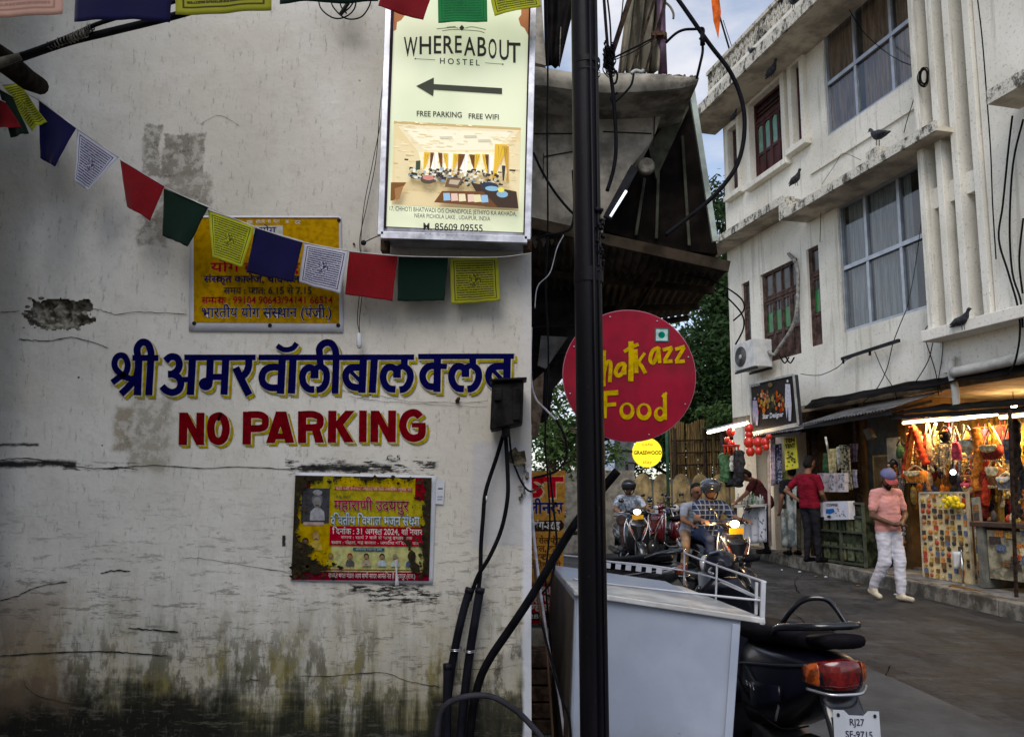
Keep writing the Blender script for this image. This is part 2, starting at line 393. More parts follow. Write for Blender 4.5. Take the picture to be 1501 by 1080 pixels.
# pavement with a stone kerb in single blocks
PAVE_H = 0.19
m = M()
for k in range(0, 24):
    a = 1 + k; b = a + 1
    m.add([(kerb_x(a) + .16, a, gz(a) + PAVE_H), (kerb_x(a) + 6, a, gz(a) + PAVE_H), (kerb_x(b) + 6, b, gz(b) + PAVE_H), (kerb_x(b) + .16, b, gz(b) + PAVE_H)], [(0, 1, 2, 3)])
pav = m.build('pavement', mat('pavement_cement', (0.17, 0.16, 0.145), 0.8, var=0.35, ns=3, bump=0.4, dirt=0.5), kind='structure')
ORG[pav.name] = Vector()
kmat = mat('kerb_stone_grime', (0.15, 0.14, 0.12), 0.85, var=0.4, ns=7, bump=0.6, bs=30, dirt=0.8)
y = 1.0
while y < 24:
    ln = rnd.uniform(0.55, 0.75); a, b = y + .008, y + ln - .008; m = M(); h = PAVE_H + rnd.uniform(-.012, .008)
    jx = rnd.uniform(-.012, .012)
    vs = [(kerb_x(a) + jx, a, gz(a) - .03), (kerb_x(a) + .17, a, gz(a) - .03), (kerb_x(b) + jx, b, gz(b) - .03), (kerb_x(b) + .17, b, gz(b) - .03),
          (kerb_x(a) + jx + .012, a, gz(a) + h), (kerb_x(a) + .17, a, gz(a) + h), (kerb_x(b) + jx + .012, b, gz(b) + h), (kerb_x(b) + .17, b, gz(b) + h)]
    m.hexa(vs).build('kerb_stone', kmat, pav, bevel=0.012)
    y += ln
WY = 3.30
def wx(px): return P(px, 600, WY).x
def wz(py): return P(750, py, WY).z
def wsz(d): return d * WY / FPX
s = NT('whitewashed_wall'); X, Y_, Z = s.xyz()
base_n = s.noise(1.6, 7, 0.6); fine = s.noise(22, 6, 0.65); streak = s.noise(3.0, 7, 0.65, stretch=(5, 1, 0.35)); hst = s.noise(3.0, 6, 0.7, stretch=(0.5, 1, 7), loc=(5, 0, 2))
c = s.mix(s.step(base_n, 0.30, 0.70), (0.49, 0.47, 0.43), (0.63, 0.61, 0.565))
c = s.mix(s.math('MULTIPLY', s.step(fine, 0.5, 0.72), 0.25), c, (0.33, 0.30, 0.25))
c = s.mix(s.math('MULTIPLY', s.step(s.noise(0.8, 5, 0.6, loc=(9, 1, 4)), 0.44, 0.6), 0.35), c, (0.44, 0.39, 0.30))
def box_mask(x0, y0, x1, y1, wob=14, soft=5, nsc=9.0, loc=(0, 0, 0)):
    """soft ragged patch given in photo pixels"""
    nx = s.math('MULTIPLY', s.math('SUBTRACT', s.noise(nsc, 6, 0.7, loc=loc), 0.5), wsz(wob) * 4)
    nz = s.math('MULTIPLY', s.math('SUBTRACT', s.noise(nsc, 6, 0.7, loc=(loc[0] + 5, 3, 8)), 0.5), wsz(wob) * 4)
    ax = s.math('SUBTRACT', s.math('ABSOLUTE', s.math('SUBTRACT', s.math('ADD', X, nx), wx((x0 + x1) / 2))), wsz(abs(x1 - x0) / 2))
    az = s.math('SUBTRACT', s.math('ABSOLUTE', s.math('SUBTRACT', s.math('ADD', Z, nz), wz((y0 + y1) / 2))), wsz(abs(y1 - y0) / 2))
    d = s.math('MAXIMUM', ax, az)
    return s.step(d, wsz(soft), -wsz(soft))
# streaky rising damp: strongest low down, ragged upper edge
low = s.math('ADD', Z, s.math('ADD', s.math('MULTIPLY', s.math('SUBTRACT', streak, 0.5), 0.75), s.math('MULTIPLY', s.math('SUBTRACT', hst, 0.5), 0.25)))
m1 = s.math('MULTIPLY', s.step(low, wz(820), wz(1010)), 0.6)
c = s.mix(m1, c, s.mix(s.step(s.noise(5, 5, 0.6, loc=(2, 2, 2)), 0.4, 0.65), (0.30, 0.26, 0.15), (0.27, 0.26, 0.21)))
m1b = s.math('MULTIPLY', s.step(s.noise(5.5, 8, 0.75, stretch=(2.2, 1, 0.8), loc=(8, 3, 1)), 0.49, 0.58), s.step(Z, wz(860), wz(990)))
c = s.mix(s.math('MULTIPLY', m1b, 0.8), c, (0.07, 0.065, 0.035))
mg = s.math('MULTIPLY', s.step(s.noise(3.2, 6, 0.7, stretch=(1.6, 1, .8), loc=(2, 8, 5)), .50, .58), s.step(Z, wz(880), wz(1000))); c = s.mix(s.math('MULTIPLY', mg, 0.75), c, (0.20, 0.17, 0.05))
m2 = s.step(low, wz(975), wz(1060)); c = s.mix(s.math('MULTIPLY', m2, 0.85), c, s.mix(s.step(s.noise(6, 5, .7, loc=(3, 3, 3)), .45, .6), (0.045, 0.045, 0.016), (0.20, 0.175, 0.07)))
spec = s.step(s.noise(60, 5, 0.7), 0.50, 0.62)
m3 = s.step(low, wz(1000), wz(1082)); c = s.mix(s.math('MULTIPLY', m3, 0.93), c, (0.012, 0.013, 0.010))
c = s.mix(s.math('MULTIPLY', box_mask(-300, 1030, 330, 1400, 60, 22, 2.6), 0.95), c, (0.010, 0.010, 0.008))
c = s.mix(s.math('MULTIPLY', s.math('MULTIPLY', box_mask(-200, 870, 120, 1030, 30, 30, 4, (1, 1, 1)), 0.6), 1.0), c, (0.20, 0.14, 0.09))
c = s.mix(s.math('MULTIPLY', box_mask(640, 1030, 760, 1200, 10, 6, 9, (3, 2, 7)), 0.85), c, (0.02, 0.02, 0.015))
# grazes and thin pale scratches
gr = s.math('MULTIPLY', s.step(s.noise(9, 8, 0.78, stretch=(1, 1, 5), loc=(1, 6, 2)), 0.545, 0.60), s.step(Z, wz(640), wz(900)))
c = s.mix(s.math('MULTIPLY', gr, 0.6), c, (0.10, 0.09, 0.07))
c = s.mix(s.math('MULTIPLY', s.step(s.noise(14, 8, 0.8, stretch=(4, 1, 1.0), loc=(6, 6, 2)), 0.57, 0.62), 0.4), c, (0.12, 0.11, 0.09))
# bare plaster patches
def plaster(a, amt=0.85, col=(0.20, 0.185, 0.15)):
    global c
    sp = s.mix(s.math('MULTIPLY', s.step(s.noise(70, 4, 0.7), 0.50, 0.60), s.step(s.noise(9, 4), 0.4, 0.62)), col, (0.07, 0.062, 0.05))
    c = s.mix(s.math('MULTIPLY', s.math('MULTIPLY', a, amt), s.math('ADD', .45, s.math('MULTIPLY', s.step(s.noise(17, 6, .7, loc=(5, 5, 1)), .42, .52), .55))), c, sp)
plaster(box_mask(188, 178, 214, 262, 6, 2, 11), 0.9)
plaster(box_mask(218, 192, 280, 262, 8, 2, 9, (2, 2, 1)), 0.95)
plaster(box_mask(205, 250, 292, 325, 14, 6, 8, (4, 2, 1)), 0.8); plaster(box_mask(190, 310, 226, 362, 14, 5, 9, (4, 6, 1)), 0.75)
plaster(box_mask(168, 595, 196, 660, 6, 5, 12, (1, 7, 1)), 0.75, (0.22, 0.18, 0.11))
plaster(box_mask(196, 590, 250, 690, 14, 9, 9, (3, 7, 1)), 0.65, (0.20, 0.18, 0.12))
plaster(box_mask(225, 30, 345, 110, 30, 25, 3, (3, 9, 1)), 0.12, (0.36, 0.33, 0.25))
# worn spot under the cable loop and the repainted corner strip
c = s.mix(s.math('MULTIPLY', box_mask(480, 10, 520, 70, 12, 14, 6, (2, 5, 5)), 0.35), c, (0.18, 0.165, 0.12))
c = s.mix(s.math('MULTIPLY', box_mask(692, 648, 790, 800, 5, 4, 6, (6, 5, 5)), 0.75), c, (0.42, 0.415, 0.43))
c = s.mix(s.math('MULTIPLY', box_mask(766, 690, 800, 1070, 3, 3, 6, (6, 1, 5)), 0.9), c, (0.56, 0.57, 0.62))
c = s.mix(s.math('MULTIPLY', box_mask(764, -100, 800, 690, 3, 5, 6, (6, 1, 9)), 0.6), c, (0.52, 0.51, 0.50))
# black tar smears around the torn poster
def tar(a, thr=(0.44, 0.52), st=(1, 1, 6), amt=0.97):
    global c
    t = s.math('MULTIPLY', a, s.step(s.noise(13, 7, 0.72, stretch=st, loc=(2, 9, 3)), *thr))
    c = s.mix(s.math('MULTIPLY', t, amt), c, (0.009, 0.009, 0.009))
tar(box_mask(444, 681, 575, 691, 4, 3, 20), (0.30, 0.42)); tar(box_mask(425, 675, 640, 694, 10, 5, 16, (5, 5, 5)), (0.50, 0.56))
tar(box_mask(520, 856, 625, 868, 6, 4, 20, (1, 3, 3)), (0.46, 0.53)); tar(box_mask(545, 866, 650, 884, 9, 4, 20, (7, 3, 3)), (0.47, 0.54))
tar(box_mask(-60, 674, 118, 684, 4, 3, 12, (7, 1, 3)), (0.25, 0.42)); tar(box_mask(0, 650, 60, 654, 3, 2, 12, (7, 1, 9)), (0.3, 0.5))
tar(box_mask(100, 678, 210, 688, 5, 4, 12, (2, 1, 9)), (0.52, 0.56))
tar(box_mask(420, 785, 425, 800, 2, 1, 20), (0.1, 0.2))
# pock marks
vo = s.n('ShaderNodeTexVoronoi'); s.put(vo.inputs['Vector'], s.obj); vo.inputs['Scale'].default_value = 5.5
pk = s.math('MULTIPLY', s.step(vo.outputs['Distance'], 0.036, 0.022), s.step(s.noise(1.5, 2, loc=(1, 1, 1)), 0.52, 0.6))
c = s.mix(pk, c, (0.06, 0.055, 0.045))
hgt = s.math('ADD', s.math('MULTIPLY', s.noise(7, 6, 0.6), 1.0), s.math('MULTIPLY', fine, 0.35))
s.bump(hgt, 0.55, 0.012)
WALLM = s.fin(c, s.math('ADD', 0.72, s.math('MULTIPLY', base_n, 0.15)))
wall = thing('painted_wall', 'whitewashed street wall with blue Hindi lettering and red NO PARKING painted on it', 'wall')
XR = wx(778.5)
hx0, hx1, hz0, hz1 = wx(27), wx(130), wz(484), wz(437)      # the hole
m = M(); zt, zb, xl = 4.6, -0.05, -4.2
def edge_x(z): return XR + 0.004 * mnoise.noise(Vector((z * 3, 1, 1))) + (z - 1.45) * 0.0028
NZ = 40; NX = 60
fs_ = lambda a, b, n: [a + (b - a) * i / n for i in range(n + 1)]
xs_ = sorted(set(fs_(xl, hx0 - .03, 46) + fs_(hx0 - .03, hx1 + .03, 62) + fs_(hx1 + .03, XR, 22))); zs_ = sorted(set(fs_(zb, hz0 - .03, 20) + fs_(hz0 - .03, hz1 + .03, 36) + fs_(hz1 + .03, zt, 16)))
def inhole_(x, z):
    u = (x - (hx0 + hx1) / 2) / ((hx1 - hx0) / 2); v = (z - (hz0 + hz1) / 2) / ((hz1 - hz0) / 2)
    return abs(u) ** 5 + abs(v) ** 4 < 0.82 + 1.1 * mnoise.noise(Vector((x * 19, 4, z * 30))) + .5 * mnoise.noise(Vector((x * 60, 4, z * 70)))
idx = {}
for j, z in enumerate(zs_):
    for i, x in enumerate(xs_):
        xx = edge_x(z) if i == len(xs_) - 1 else x
        idx[i, j] = len(m.v)
        inhole = hx0 - .05 <= x <= hx1 + .05 and hz0 - .05 <= z <= hz1 + .05
        m.v.append(Vector((xx, WY + (0 if inhole or i == len(xs_) - 1 else 0.003 * mnoise.noise(Vector((x * 1.1, 0, z * 1.1)))), z)))
for j in range(len(zs_) - 1):
    for i in range(len(xs_) - 1):
        if hx0 - .03 <= xs_[i] < hx1 + .03 and hz0 - .03 <= zs_[j] < hz1 + .03 and inhole_((xs_[i] + xs_[i + 1]) / 2, (zs_[j] + zs_[j + 1]) / 2): continue
        m.f.append([idx[i, j], idx[i + 1, j], idx[i + 1, j + 1], idx[i, j + 1]]); m.mi.append(0); m.smooth.append(True)
m.build('wall_face', WALLM, wall, fix=False)
m = M(); m.add([(edge_x(zb), WY, zb), (XR - .02, WY + .3, zb), (XR - .02, WY + .3, zt), (edge_x(zt), WY, zt), (XR - .02, 7.5, zb), (XR - .02, 7.5, zt)], [(0, 1, 2, 3), (1, 4, 5, 2)])
m.add([(xl, WY, zt), (XR, WY, zt), (XR - .02, 7.5, zt), (xl, 7.5, zt)], [(0, 1, 2, 3)]); m.add([(xl, 7.5, zt), (XR - .02, 7.5, zt), (XR - .02, 7.5, zb), (xl, 7.5, zb)], [(0, 1, 2, 3)])
m.build('wall_return', WALLM, wall, fix=False)
# broken socket in the plaster with rubble showing
STONE = mat('broken_masonry', (0.20, 0.185, 0.15), 0.95, var=0.65, ns=22, bump=1.0, bs=45, dirt=0.75)
m = M()
def hole(u, v):
    x = hx0 - .035 + (hx1 - hx0 + .07) * u; z = hz0 - .035 + (hz1 - hz0 + .07) * v
    e = min(u, 1 - u, v * .6, (1 - v) * .6) * 5; e = max(0, min(1, e))
    d = 0.012 + 0.040 * e + 0.035 * e * mnoise.noise(Vector((x * 22, 5, z * 30))) + 0.02 * e * mnoise.noise(Vector((x * 60, 2, z * 60)))
    return Vector((x, WY - .006 + d, z))
m.grid(hole, 70, 40).build('broken_hole', STONE, wall, fix=False)
for k in range(14):     # chips of plaster hanging at the rim
    m = M(); t = rnd.random(); side = rnd.choice((0, 1, 2, 3)); x = hx0 + (hx1 - hx0) * t; z = hz0 if side == 0 else hz1
    if side >= 2: x = (hx0, hx1)[side - 2]; z = hz0 + (hz1 - hz0) * rnd.random()
    r = rnd.uniform(.003, .010); m.ball((x + rnd.uniform(-.01, .01), WY + rnd.uniform(-.004, .01), z), (r * 1.6, r * .6, r * .8), 6, 4)
    m.build('plaster_chip', STONE, wall)
# cracks
CR = mat('crack_dark', (0.03, 0.027, 0.022), 0.95)  # flat dark colour of the crack and joint lines
for ln, w in (([(0, 458), (30, 456)], 1.2), ([(135, 452), (150, 455), (172, 461), (205, 457), (275, 461)], 1.3), ([(28, 498), (70, 500), (110, 495), (160, 510)], 1.6),
              ([(0, 674), (45, 672), (100, 682), (160, 687), (215, 682), (300, 686), (350, 684), (434, 688)], 1.5),
              ([(0, 880), (28, 872), (55, 860), (100, 852)], 1.6), ([(148, 840), (165, 836), (192, 836)], 2.4), ([(188, 920), (225, 923), (262, 926)], 2.6),
              ([(0, 961), (80, 956), (150, 954), (198, 957), (246, 961)], 2.2), ([(360, 998), (366, 996), (384, 995)], 1.6), ([(270, 818), (300, 819), (420, 838)], 0.9),
              ([(440, 990), (490, 990), (560, 985), (600, 998), (645, 1006)], 1.3), ([(500, 572), (540, 578), (600, 588), (660, 590), (715, 588)], 0.8),
              ([(510, 580), (560, 588), (640, 594), (715, 596)], 0.7), ([(294, 183), (322, 170), (352, 186)], 0.8), ([(40, 958), (42, 1010), (120, 1035)], 1.1),
              ([(662, 979), (700, 980), (735, 979)], 1.0), ([(530, 950), (532, 1000)], 0.8), ([(300, 940), (305, 1000)], 0.9), ([(700, 455), (702, 470)], 0.8)):
    m = M(); pts = cr(ln, 8); L = []
    for i, p in enumerate(pts):
        jx = mnoise.noise(Vector((p.x * .2, p.y * .2, 3))) * 2.0; q = P(p.x, p.y + jx, WY); q.y = WY - 0.0042
        ww = wsz(w) * .6 * (0.45 + 0.9 * abs(mnoise.noise(Vector((p.x * .15, 7, 1))))) * (0.4 if i in (0, len(pts) - 1) else 1)
        L.append((q, ww))
    for (a, wa), (b, wb) in zip(L[:-1], L[1:]):
        m.add([a + Vector((0, 0, wa)), a - Vector((0, 0, wa)), b - Vector((0, 0, wb)), b + Vector((0, 0, wb))], [(0, 1, 2, 3)])
    m.build('crack', CR, wall, fix=False)
NAVY, MUST, CREAM, RED = (0.006, 0.006, 0.055), (0.34, 0.27, 0.03), (0.50, 0.47, 0.36), (0.15, 0.004, 0.008)
R = {1: (150, 490), 2: (340, 490), 3: (500, 490), 4: (600, 490)}
SK = [ # region, width, points, smooth
 (1, 66, [(118, 532), (190, 478), (270, 420), (288, 320), (250, 245), (190, 238), (148, 290), (152, 370), (230, 450), (320, 490), (400, 470)], 1),
 (1, 74, [(215, 658), (300, 575), (370, 490), (410, 380)], 1), (1, 80, [(412, 240), (395, 672)], 0), (1, 64, [(340, 262), (625, 262)], 0),
 (1, 76, [(404, 262), (392, 160), (440, 92), (505, 105), (540, 180), (543, 262), (520, 672)], 1),
 (1, 76, [(703, 295), (758, 250), (828, 262), (856, 330), (835, 395), (785, 435), (730, 440)], 1),
 (1, 76, [(780, 435), (845, 475), (872, 540), (848, 610), (780, 640), (712, 620), (665, 572)], 1),
 (1, 58, [(870, 500), (990, 498)], 0), (1, 80, [(1000, 262), (977, 666)], 0), (1, 62, [(910, 257), (1500, 257)], 0),
 (2, 60, [(0, 257), (266, 256)], 0), (1, 78, [(1196, 262), (1184, 545)], 0), (1, 66, [(1150, 470), (1360, 470)], 0), (1, 78, [(1366, 262), (1345, 664)], 0),
 (2, 76, [(190, 262), (190, 350), (160, 425), (100, 480)], 1), (2, 82, [(48, 368), (110, 500), (195, 668)], 1),
 (2, 60, [(300, 256), (1500, 256)], 0), (3, 58, [(240, 254), (806, 253)], 0),
 (2, 74, [(552, 586), (430, 588), (355, 545), (336, 465), (372, 392), (450, 362), (552, 366)], 1), (2, 80, [(560, 262), (540, 654)], 0),
 (2, 80, [(678, 262), (660, 652)], 0), (2, 56, [(502, 126), (560, 165), (620, 172), (680, 150), (718, 100)], 1),
 (2, 74, [(912, 606), (850, 602), (795, 545), (780, 460), (812, 388), (872, 368), (918, 400)], 1), (2, 86, [(914, 370), (914, 486)], 0),
 (2, 72, [(975, 262), (982, 345), (1035, 395), (1048, 470), (1030, 550), (985, 600), (936, 612)], 1), (2, 60, [(905, 385), (992, 345)], 0),
 (2, 74, [(978, 262), (966, 165), (1010, 106), (1080, 96), (1132, 150), (1150, 262), (1138, 652)], 1),
 (3, 74, [(195, 588), (110, 570), (60, 505), (58, 430), (110, 372), (235, 364)], 1), (3, 42, [(85, 385), (215, 515)], 0), (3, 80, [(250, 262), (232, 644)], 0),
 (3, 78, [(370, 262), (346, 644)], 0),
 (3, 74, [(602, 606), (530, 596), (480, 540), (465, 455), (498, 380), (560, 362), (612, 395)], 1), (3, 84, [(618, 370), (618, 478)], 0),
 (3, 74, [(700, 262), (702, 350), (750, 400), (766, 470), (742, 550), (700, 598), (645, 612)], 1), (3, 60, [(605, 380), (705, 345)], 0),
 (3, 58, [(850, 248), (1100, 246), (1500, 244)], 0), (4, 56, [(700, 244), (1150, 243)], 0),
 (3, 74, [(1060, 577), (965, 572), (910, 515), (900, 440), (932, 380), (985, 350), (1064, 350)], 1), (3, 78, [(1062, 262), (1056, 634)], 0), (3, 58, [(1070, 350), (1165, 357)], 0),
 (4, 74, [(602, 602), (530, 592), (480, 532), (465, 450), (500, 372), (560, 352), (612, 385)], 1), (4, 84, [(618, 360), (618, 470)], 0),
 (4, 74, [(700, 255), (702, 340), (750, 390), (766, 460), (742, 540), (700, 590), (640, 606)], 1), (4, 58, [(605, 370), (705, 338)], 0),
 (4, 74, [(1020, 578), (925, 560), (875, 495), (878, 415), (930, 362), (1050, 352)], 1), (4, 44, [(905, 380), (1020, 500)], 0), (4, 80, [(1078, 255), (1066, 636)], 0)]
def wall_pt(px, py): q = P(px, py, WY); q.y = WY - 0.0035; return q
pr = Print(wall_pt, (0, -1, 0), 0.0005, 0.00004)
def hindi(col, dw, off):
    for r, w, pts, sm in SK:
        ox, oy = R[r]; pp = [(ox + a / 7.505, oy + b / 7.505) for a, b in pts]
        if len(pp) == 2:      # square ends grow with the outline too
            a, b = Vector(pp[0]), Vector(pp[1]); d = (b - a).normalized() * dw / 2; pp = [a - d, b + d]
        pr.stroke(pp, w / 7.505 + dw, col, bool(sm), off, 5)
    ox, oy = R[1]; pr.disc(ox + 1146 / 7.505 + off[0], oy + 548 / 7.505 + off[1], 10 + dw / 2, 9.2 + dw / 2, col)
hindi(MUST, 1.0, (4.2, 4.6)); hindi(CREAM, 2.2, (0.9, 0.9)); hindi(NAVY, 0.0, (0, 0))
pr.build('hindi_lettering', wall)
pr = Print(wall_pt, (0, -1, 0), 0.0005, 0.00004)
A5 = lambda pts: [(250 + a / 7.505, 590 + b / 7.505) for a, b in pts]
A6 = lambda pts: [(440 + a / 7.505, 590 + b / 7.505) for a, b in pts]
def nopark(col, dw, off):
    def pg(pts):
        cx = sum(p[0] for p in pts) / len(pts); cy = sum(p[1] for p in pts) / len(pts); o = []
        for x, y in pts: o.append((x + off[0] + (dw / 2 if x > cx else -dw / 2), y + off[1] + (dw / 2 if y > cy else -dw / 2)))
        pr.poly(o, col)
    def st(pts, w, sm=True): pr.stroke(pts, w / 7.505 + dw, col, sm, off, 6)
    for A, q in ((A5, [(105, 110), (195, 110), (385, 465), (290, 465)]), (A6, [(780, 90), (870, 90), (1058, 435), (970, 435)])): pg(A(q))
    st(A5([(148, 110), (140, 466)]), 92, False); st(A5([(335, 112), (330, 466)]), 88, False)
    st(A5([(533, 148), (590, 180), (615, 285), (590, 390), (533, 425), (470, 390), (447, 285), (470, 180), (533, 148), (560, 155)]), 84)
    st(A5([(848, 100), (842, 460)]), 92, False); st(A5([(860, 135), (980, 135), (1040, 165), (1048, 215), (1035, 265), (970, 285), (860, 285)]), 76)
    pg(A5([(1165, 98), (1270, 98), (1150, 445), (1055, 445)])); pg(A5([(1165, 98), (1275, 98), (1365, 442), (1270, 442)])); st(A5([(1130, 372), (1300, 372)]), 62, False)
    st(A5([(1452, 95), (1450, 445)]), 90, False); st(A6([(20, 132), (140, 130), (215, 160), (225, 215), (205, 260), (140, 275), (20, 275)]), 76)
    pg(A6([(130, 290), (215, 270), (265, 440), (170, 440)]))
    st(A6([(358, 90), (352, 440)]), 90, False); pg(A6([(500, 90), (602, 90), (460, 265), (390, 280), (390, 215)])); pg(A6([(395, 265), (465, 220), (595, 435), (490, 435)]))
    st(A6([(694, 88), (690, 435)]), 84, False); st(A6([(822, 90), (818, 436)]), 84, False); st(A6([(1014, 88), (1010, 435)]), 86, False)
    st(A6([(1320, 160), (1290, 125), (1235, 112), (1165, 150), (1130, 250), (1165, 350), (1240, 392), (1320, 370), (1342, 320), (1342, 245)]), 82); st(A6([(1230, 248), (1380, 248)]), 52, False)
nopark(MUST, 1.0, (4.4, 3.8)); nopark(CREAM, 1.6, (0.8, 0.7)); nopark(RED, 0, (0, 0))
pr.build('no_parking_lettering', wall)
pr = Print(wall_pt, (0, -1, 0), 0.001)
pr.text('C-5', 567, 674, 587, 667, (0.03, 0.03, 0.03)); pr.build('pencilled_note', wall)
def mapY(Y, lift=0.0):
    def f(px, py): q = P(px, py, Y); q.y = Y; return q
    return f
BLK = mat('black_rubber', (0.006, 0.006, 0.008), 0.5, var=0.3, ns=12, bump=0.15)
BLKM = mat('black_plastic', (0.015, 0.015, 0.017), 0.35, var=0.3, ns=9)
ALU = mat('aluminium_frame', (0.42, 0.42, 0.45), 0.38, 0.8, var=0.2, ns=12, dirt=0.35)
RUST = mat('rusty_steel', (0.085, 0.045, 0.028), 0.8, 0.3, var=0.5, ns=25, bump=0.6, dirt=0.4)
WPAPER = mat('white_vinyl', (0.50, 0.50, 0.54), 0.45, var=0.08, ns=4)
LBF = 3.12
t = thing('light_box_sign', 'tall lit hostel sign box with a left arrow and a common room photo', 'sign', P(668, 352, 3.22))
c4 = [(571, -30), (783, -30), (773, 352), (558, 345)]
fr = [P(x, y, LBF) for x, y in c4]; bk = [Vector((q.x * (WY - .03) / LBF * 0.985, WY - .02, EYE.z + (q.z - EYE.z) * 1.0)) for q in fr]
for q, b in zip(fr, bk): b.x = q.x
m = M(); m.hexa([fr[3], fr[2], bk[3], bk[2], fr[0], fr[1], bk[0], bk[1]]); m.build('box_shell', mat('sign_shell', (0.30, 0.30, 0.34), 0.45, 0.5, var=0.3, dirt=0.5), t, bevel=0.004)
inn = [(579, -20), (776, -20), (767, 341), (566, 332)]
pf = mapY(LBF - .004)
PANEL = NT('lit_sign_panel')
n = PANEL.noise(1.6, 3, 0.5, loc=(2, 0, 1)); pc = PANEL.mix(PANEL.step(n, .35, .65), (0.46, 0.49, 0.36), (0.54, 0.56, 0.42))
PANEL.put(PANEL.b.inputs['Emission Color'], PANEL.mix(PANEL.step(n, .35, .65), (0.70, 0.80, 0.48), (0.95, 1.0, 0.68))); PANEL.b.inputs['Emission Strength'].default_value = 0.26
PANEL.fin(pc, 0.35)
m = M(); q = [pf(*p) for p in inn]; m.add([q[3], q[2], q[1], q[0]], [(0, 1, 2, 3)]); m.build('lit_panel', PANEL.m, t, fix=False)
FRD = mat('dark_maroon_trim', (0.028, 0.014, 0.026), 0.5)
for i in range(4):
    a, b = c4[i], c4[(i + 1) % 4]
    m = M(); qa, qb = P(a[0], a[1], LBF - .008), P(b[0], b[1], LBF - .008); m.bar(qa, qb, 0.026 if i != 2 else .03, 0.018, up=(0, 1, 0)); m.build('outer_frame', ALU, t, bevel=0.002)
for a, b in (((577, -20), (564, 333)), ((778, -20), (769, 341))):
    m = M(); m.bar(P(a[0], a[1], LBF - .007), P(b[0], b[1], LBF - .007), 0.011, 0.012, up=(0, 1, 0)); m.build('inner_trim', FRD, t)
for x in (562, 770):
    m = M(); m.box(P(x + 3, 360, 3.22), (0.035, 0.05, 0.06)); m.build('bracket', RUST, t, bevel=0.004)
pr = Print(pf, (0, -1, 0), 0.001, 0.00008)
DK = (0.035, 0.035, 0.03); BR = (0.42, 0.17, 0.07)
pr.poly([(578, 15), (594, 22), (588, 30), (582, 33), (581, 44), (577, 46)], BR); pr.poly([(764, 8), (777, 5), (775, 54), (769, 42), (763, 38), (760, 28), (764, 22)], BR)
pr.poly([(677, 37), (681, 41.5), (677, 46), (673, 41.5)], DK)
for pts in ([(640, 43), (662, 41), (672, 42)], [(648, 46), (665, 44), (700, 46), (710, 49)], [(682, 42), (692, 40), (712, 44)], [(655, 40.5), (668, 39.5)]): pr.stroke(pts, .8, DK)
# WHEREABOUT - condensed hand lettering, arching
let = [('W', 592, 612, 82, 56), ('H', 615, 632, 79, 55), ('E', 636, 647, 78, 54), ('R', 650, 665, 78, 54), ('E', 667, 677, 77, 54), ('A', 680, 697, 81, 56), ('B', 700, 713, 82, 56), ('O', 716, 728, 85, 58), ('U', 732, 746, 87, 60), ('T', 745, 763, 91, 64)]
for ch, x0, x1, yb, yt in let: pr.text(ch, x0, yb + 1, x1, yt - 1, DK, 0.012, yb1=yb + 1 + (0.6 if x0 > 700 else 0))
pr.text('H O S T E L', 645, 94, 703, 85.5, DK, 0.012, yb1=97); pr.stroke([(608, 87), (638, 88.5)], .7, DK); pr.stroke([(711, 93), (738, 95)], .7, DK); pr.disc(609, 87, 1.3, 1, DK); pr.disc(737, 95, 1.3, 1, DK)
AR = (0.055, 0.06, 0.045)
pr.poly([(610, 127), (636, 114.5), (636, 124), (736, 130), (736, 139), (636, 132.5), (635, 142)], AR)
pr.text('FREE PARKING', 611, 171, 677, 163, DK, 0.012, yb1=173); pr.text('FREE WIFI', 687, 174.5, 731, 167, DK, 0.012, yb1=176)
# printed photo of the common room
fx = lambda u, v: (577.5 + (763.5 - 577.5) * u + (-3.5 + 0 * u) * v, 178 + (u * 10) + v * (122 - 3 * 0 + (0) * u) - 0)
def ph(pts, col): pr.poly([fx(a, b) for a, b in pts], col)
ph([(0, 0), (1, 0), (1, 1), (0, 1)], (0.74, 0.60, 0.34)); ph([(0, 0), (1, 0), (.86, .30), (.2, .36)], (0.80, 0.70, 0.46)); ph([(.08, .08), (.93, .06), (.8, .28), (.25, .33)], (0.86, 0.80, 0.60))
ph([(0, 0), (1, 0), (1, .03), (0, .035)], (0.55, 0.40, 0.18)); ph([(.2, .36), (.86, .30), (.84, .62), (.25, .62)], (0.86, 0.80, 0.56)); ph([(.25, .60), (.84, .58), (1, .86), (0, .82)], (0.66, 0.52, 0.28))
ph([(.02, .2), (.2, .36), (.25, .62), (.02, .8)], (0.76, 0.64, 0.38)); ph([(.86, .3), (1, .14), (1, .8), (.86, .62)], (0.78, 0.66, 0.40))
for k in range(260):
    u, v = rnd.random(), rnd.random(); w = rnd.uniform(.01, .07); h = rnd.uniform(.004, .02); g_ = rnd.uniform(-.10, .12)
    bs_ = (.80 + g_, .70 + g_, .47 + g_) if v < .36 else (.74 + g_, .62 + g_, .36 + g_)
    if v > .86: continue
    pr.poly([fx(u, v), fx(min(u + w, 1), v + h * .4), fx(min(u + w * .8, 1), v + h), fx(u, v + h * .8)], bs_, same=k % 5 > 0)
for u, v in ((.36, .16), (.55, .13), (.66, .17)): ph([(u, v), (u + .10, v - .01), (u + .11, v + .012), (u + .01, v + .02)], (.62, .58, .46))
for u in (.30, .41, .535, .62, .735): ph([(u, .36), (u + .055, .36), (u + .05, .58), (u, .58)], (.95, .93, .84)); ph([(u + .026, .36), (u + .030, .36), (u + .030, .58), (u + .026, .58)], (.6, .52, .36))
YC, BC = (.74, .46, .05), (.17, .07, .025)
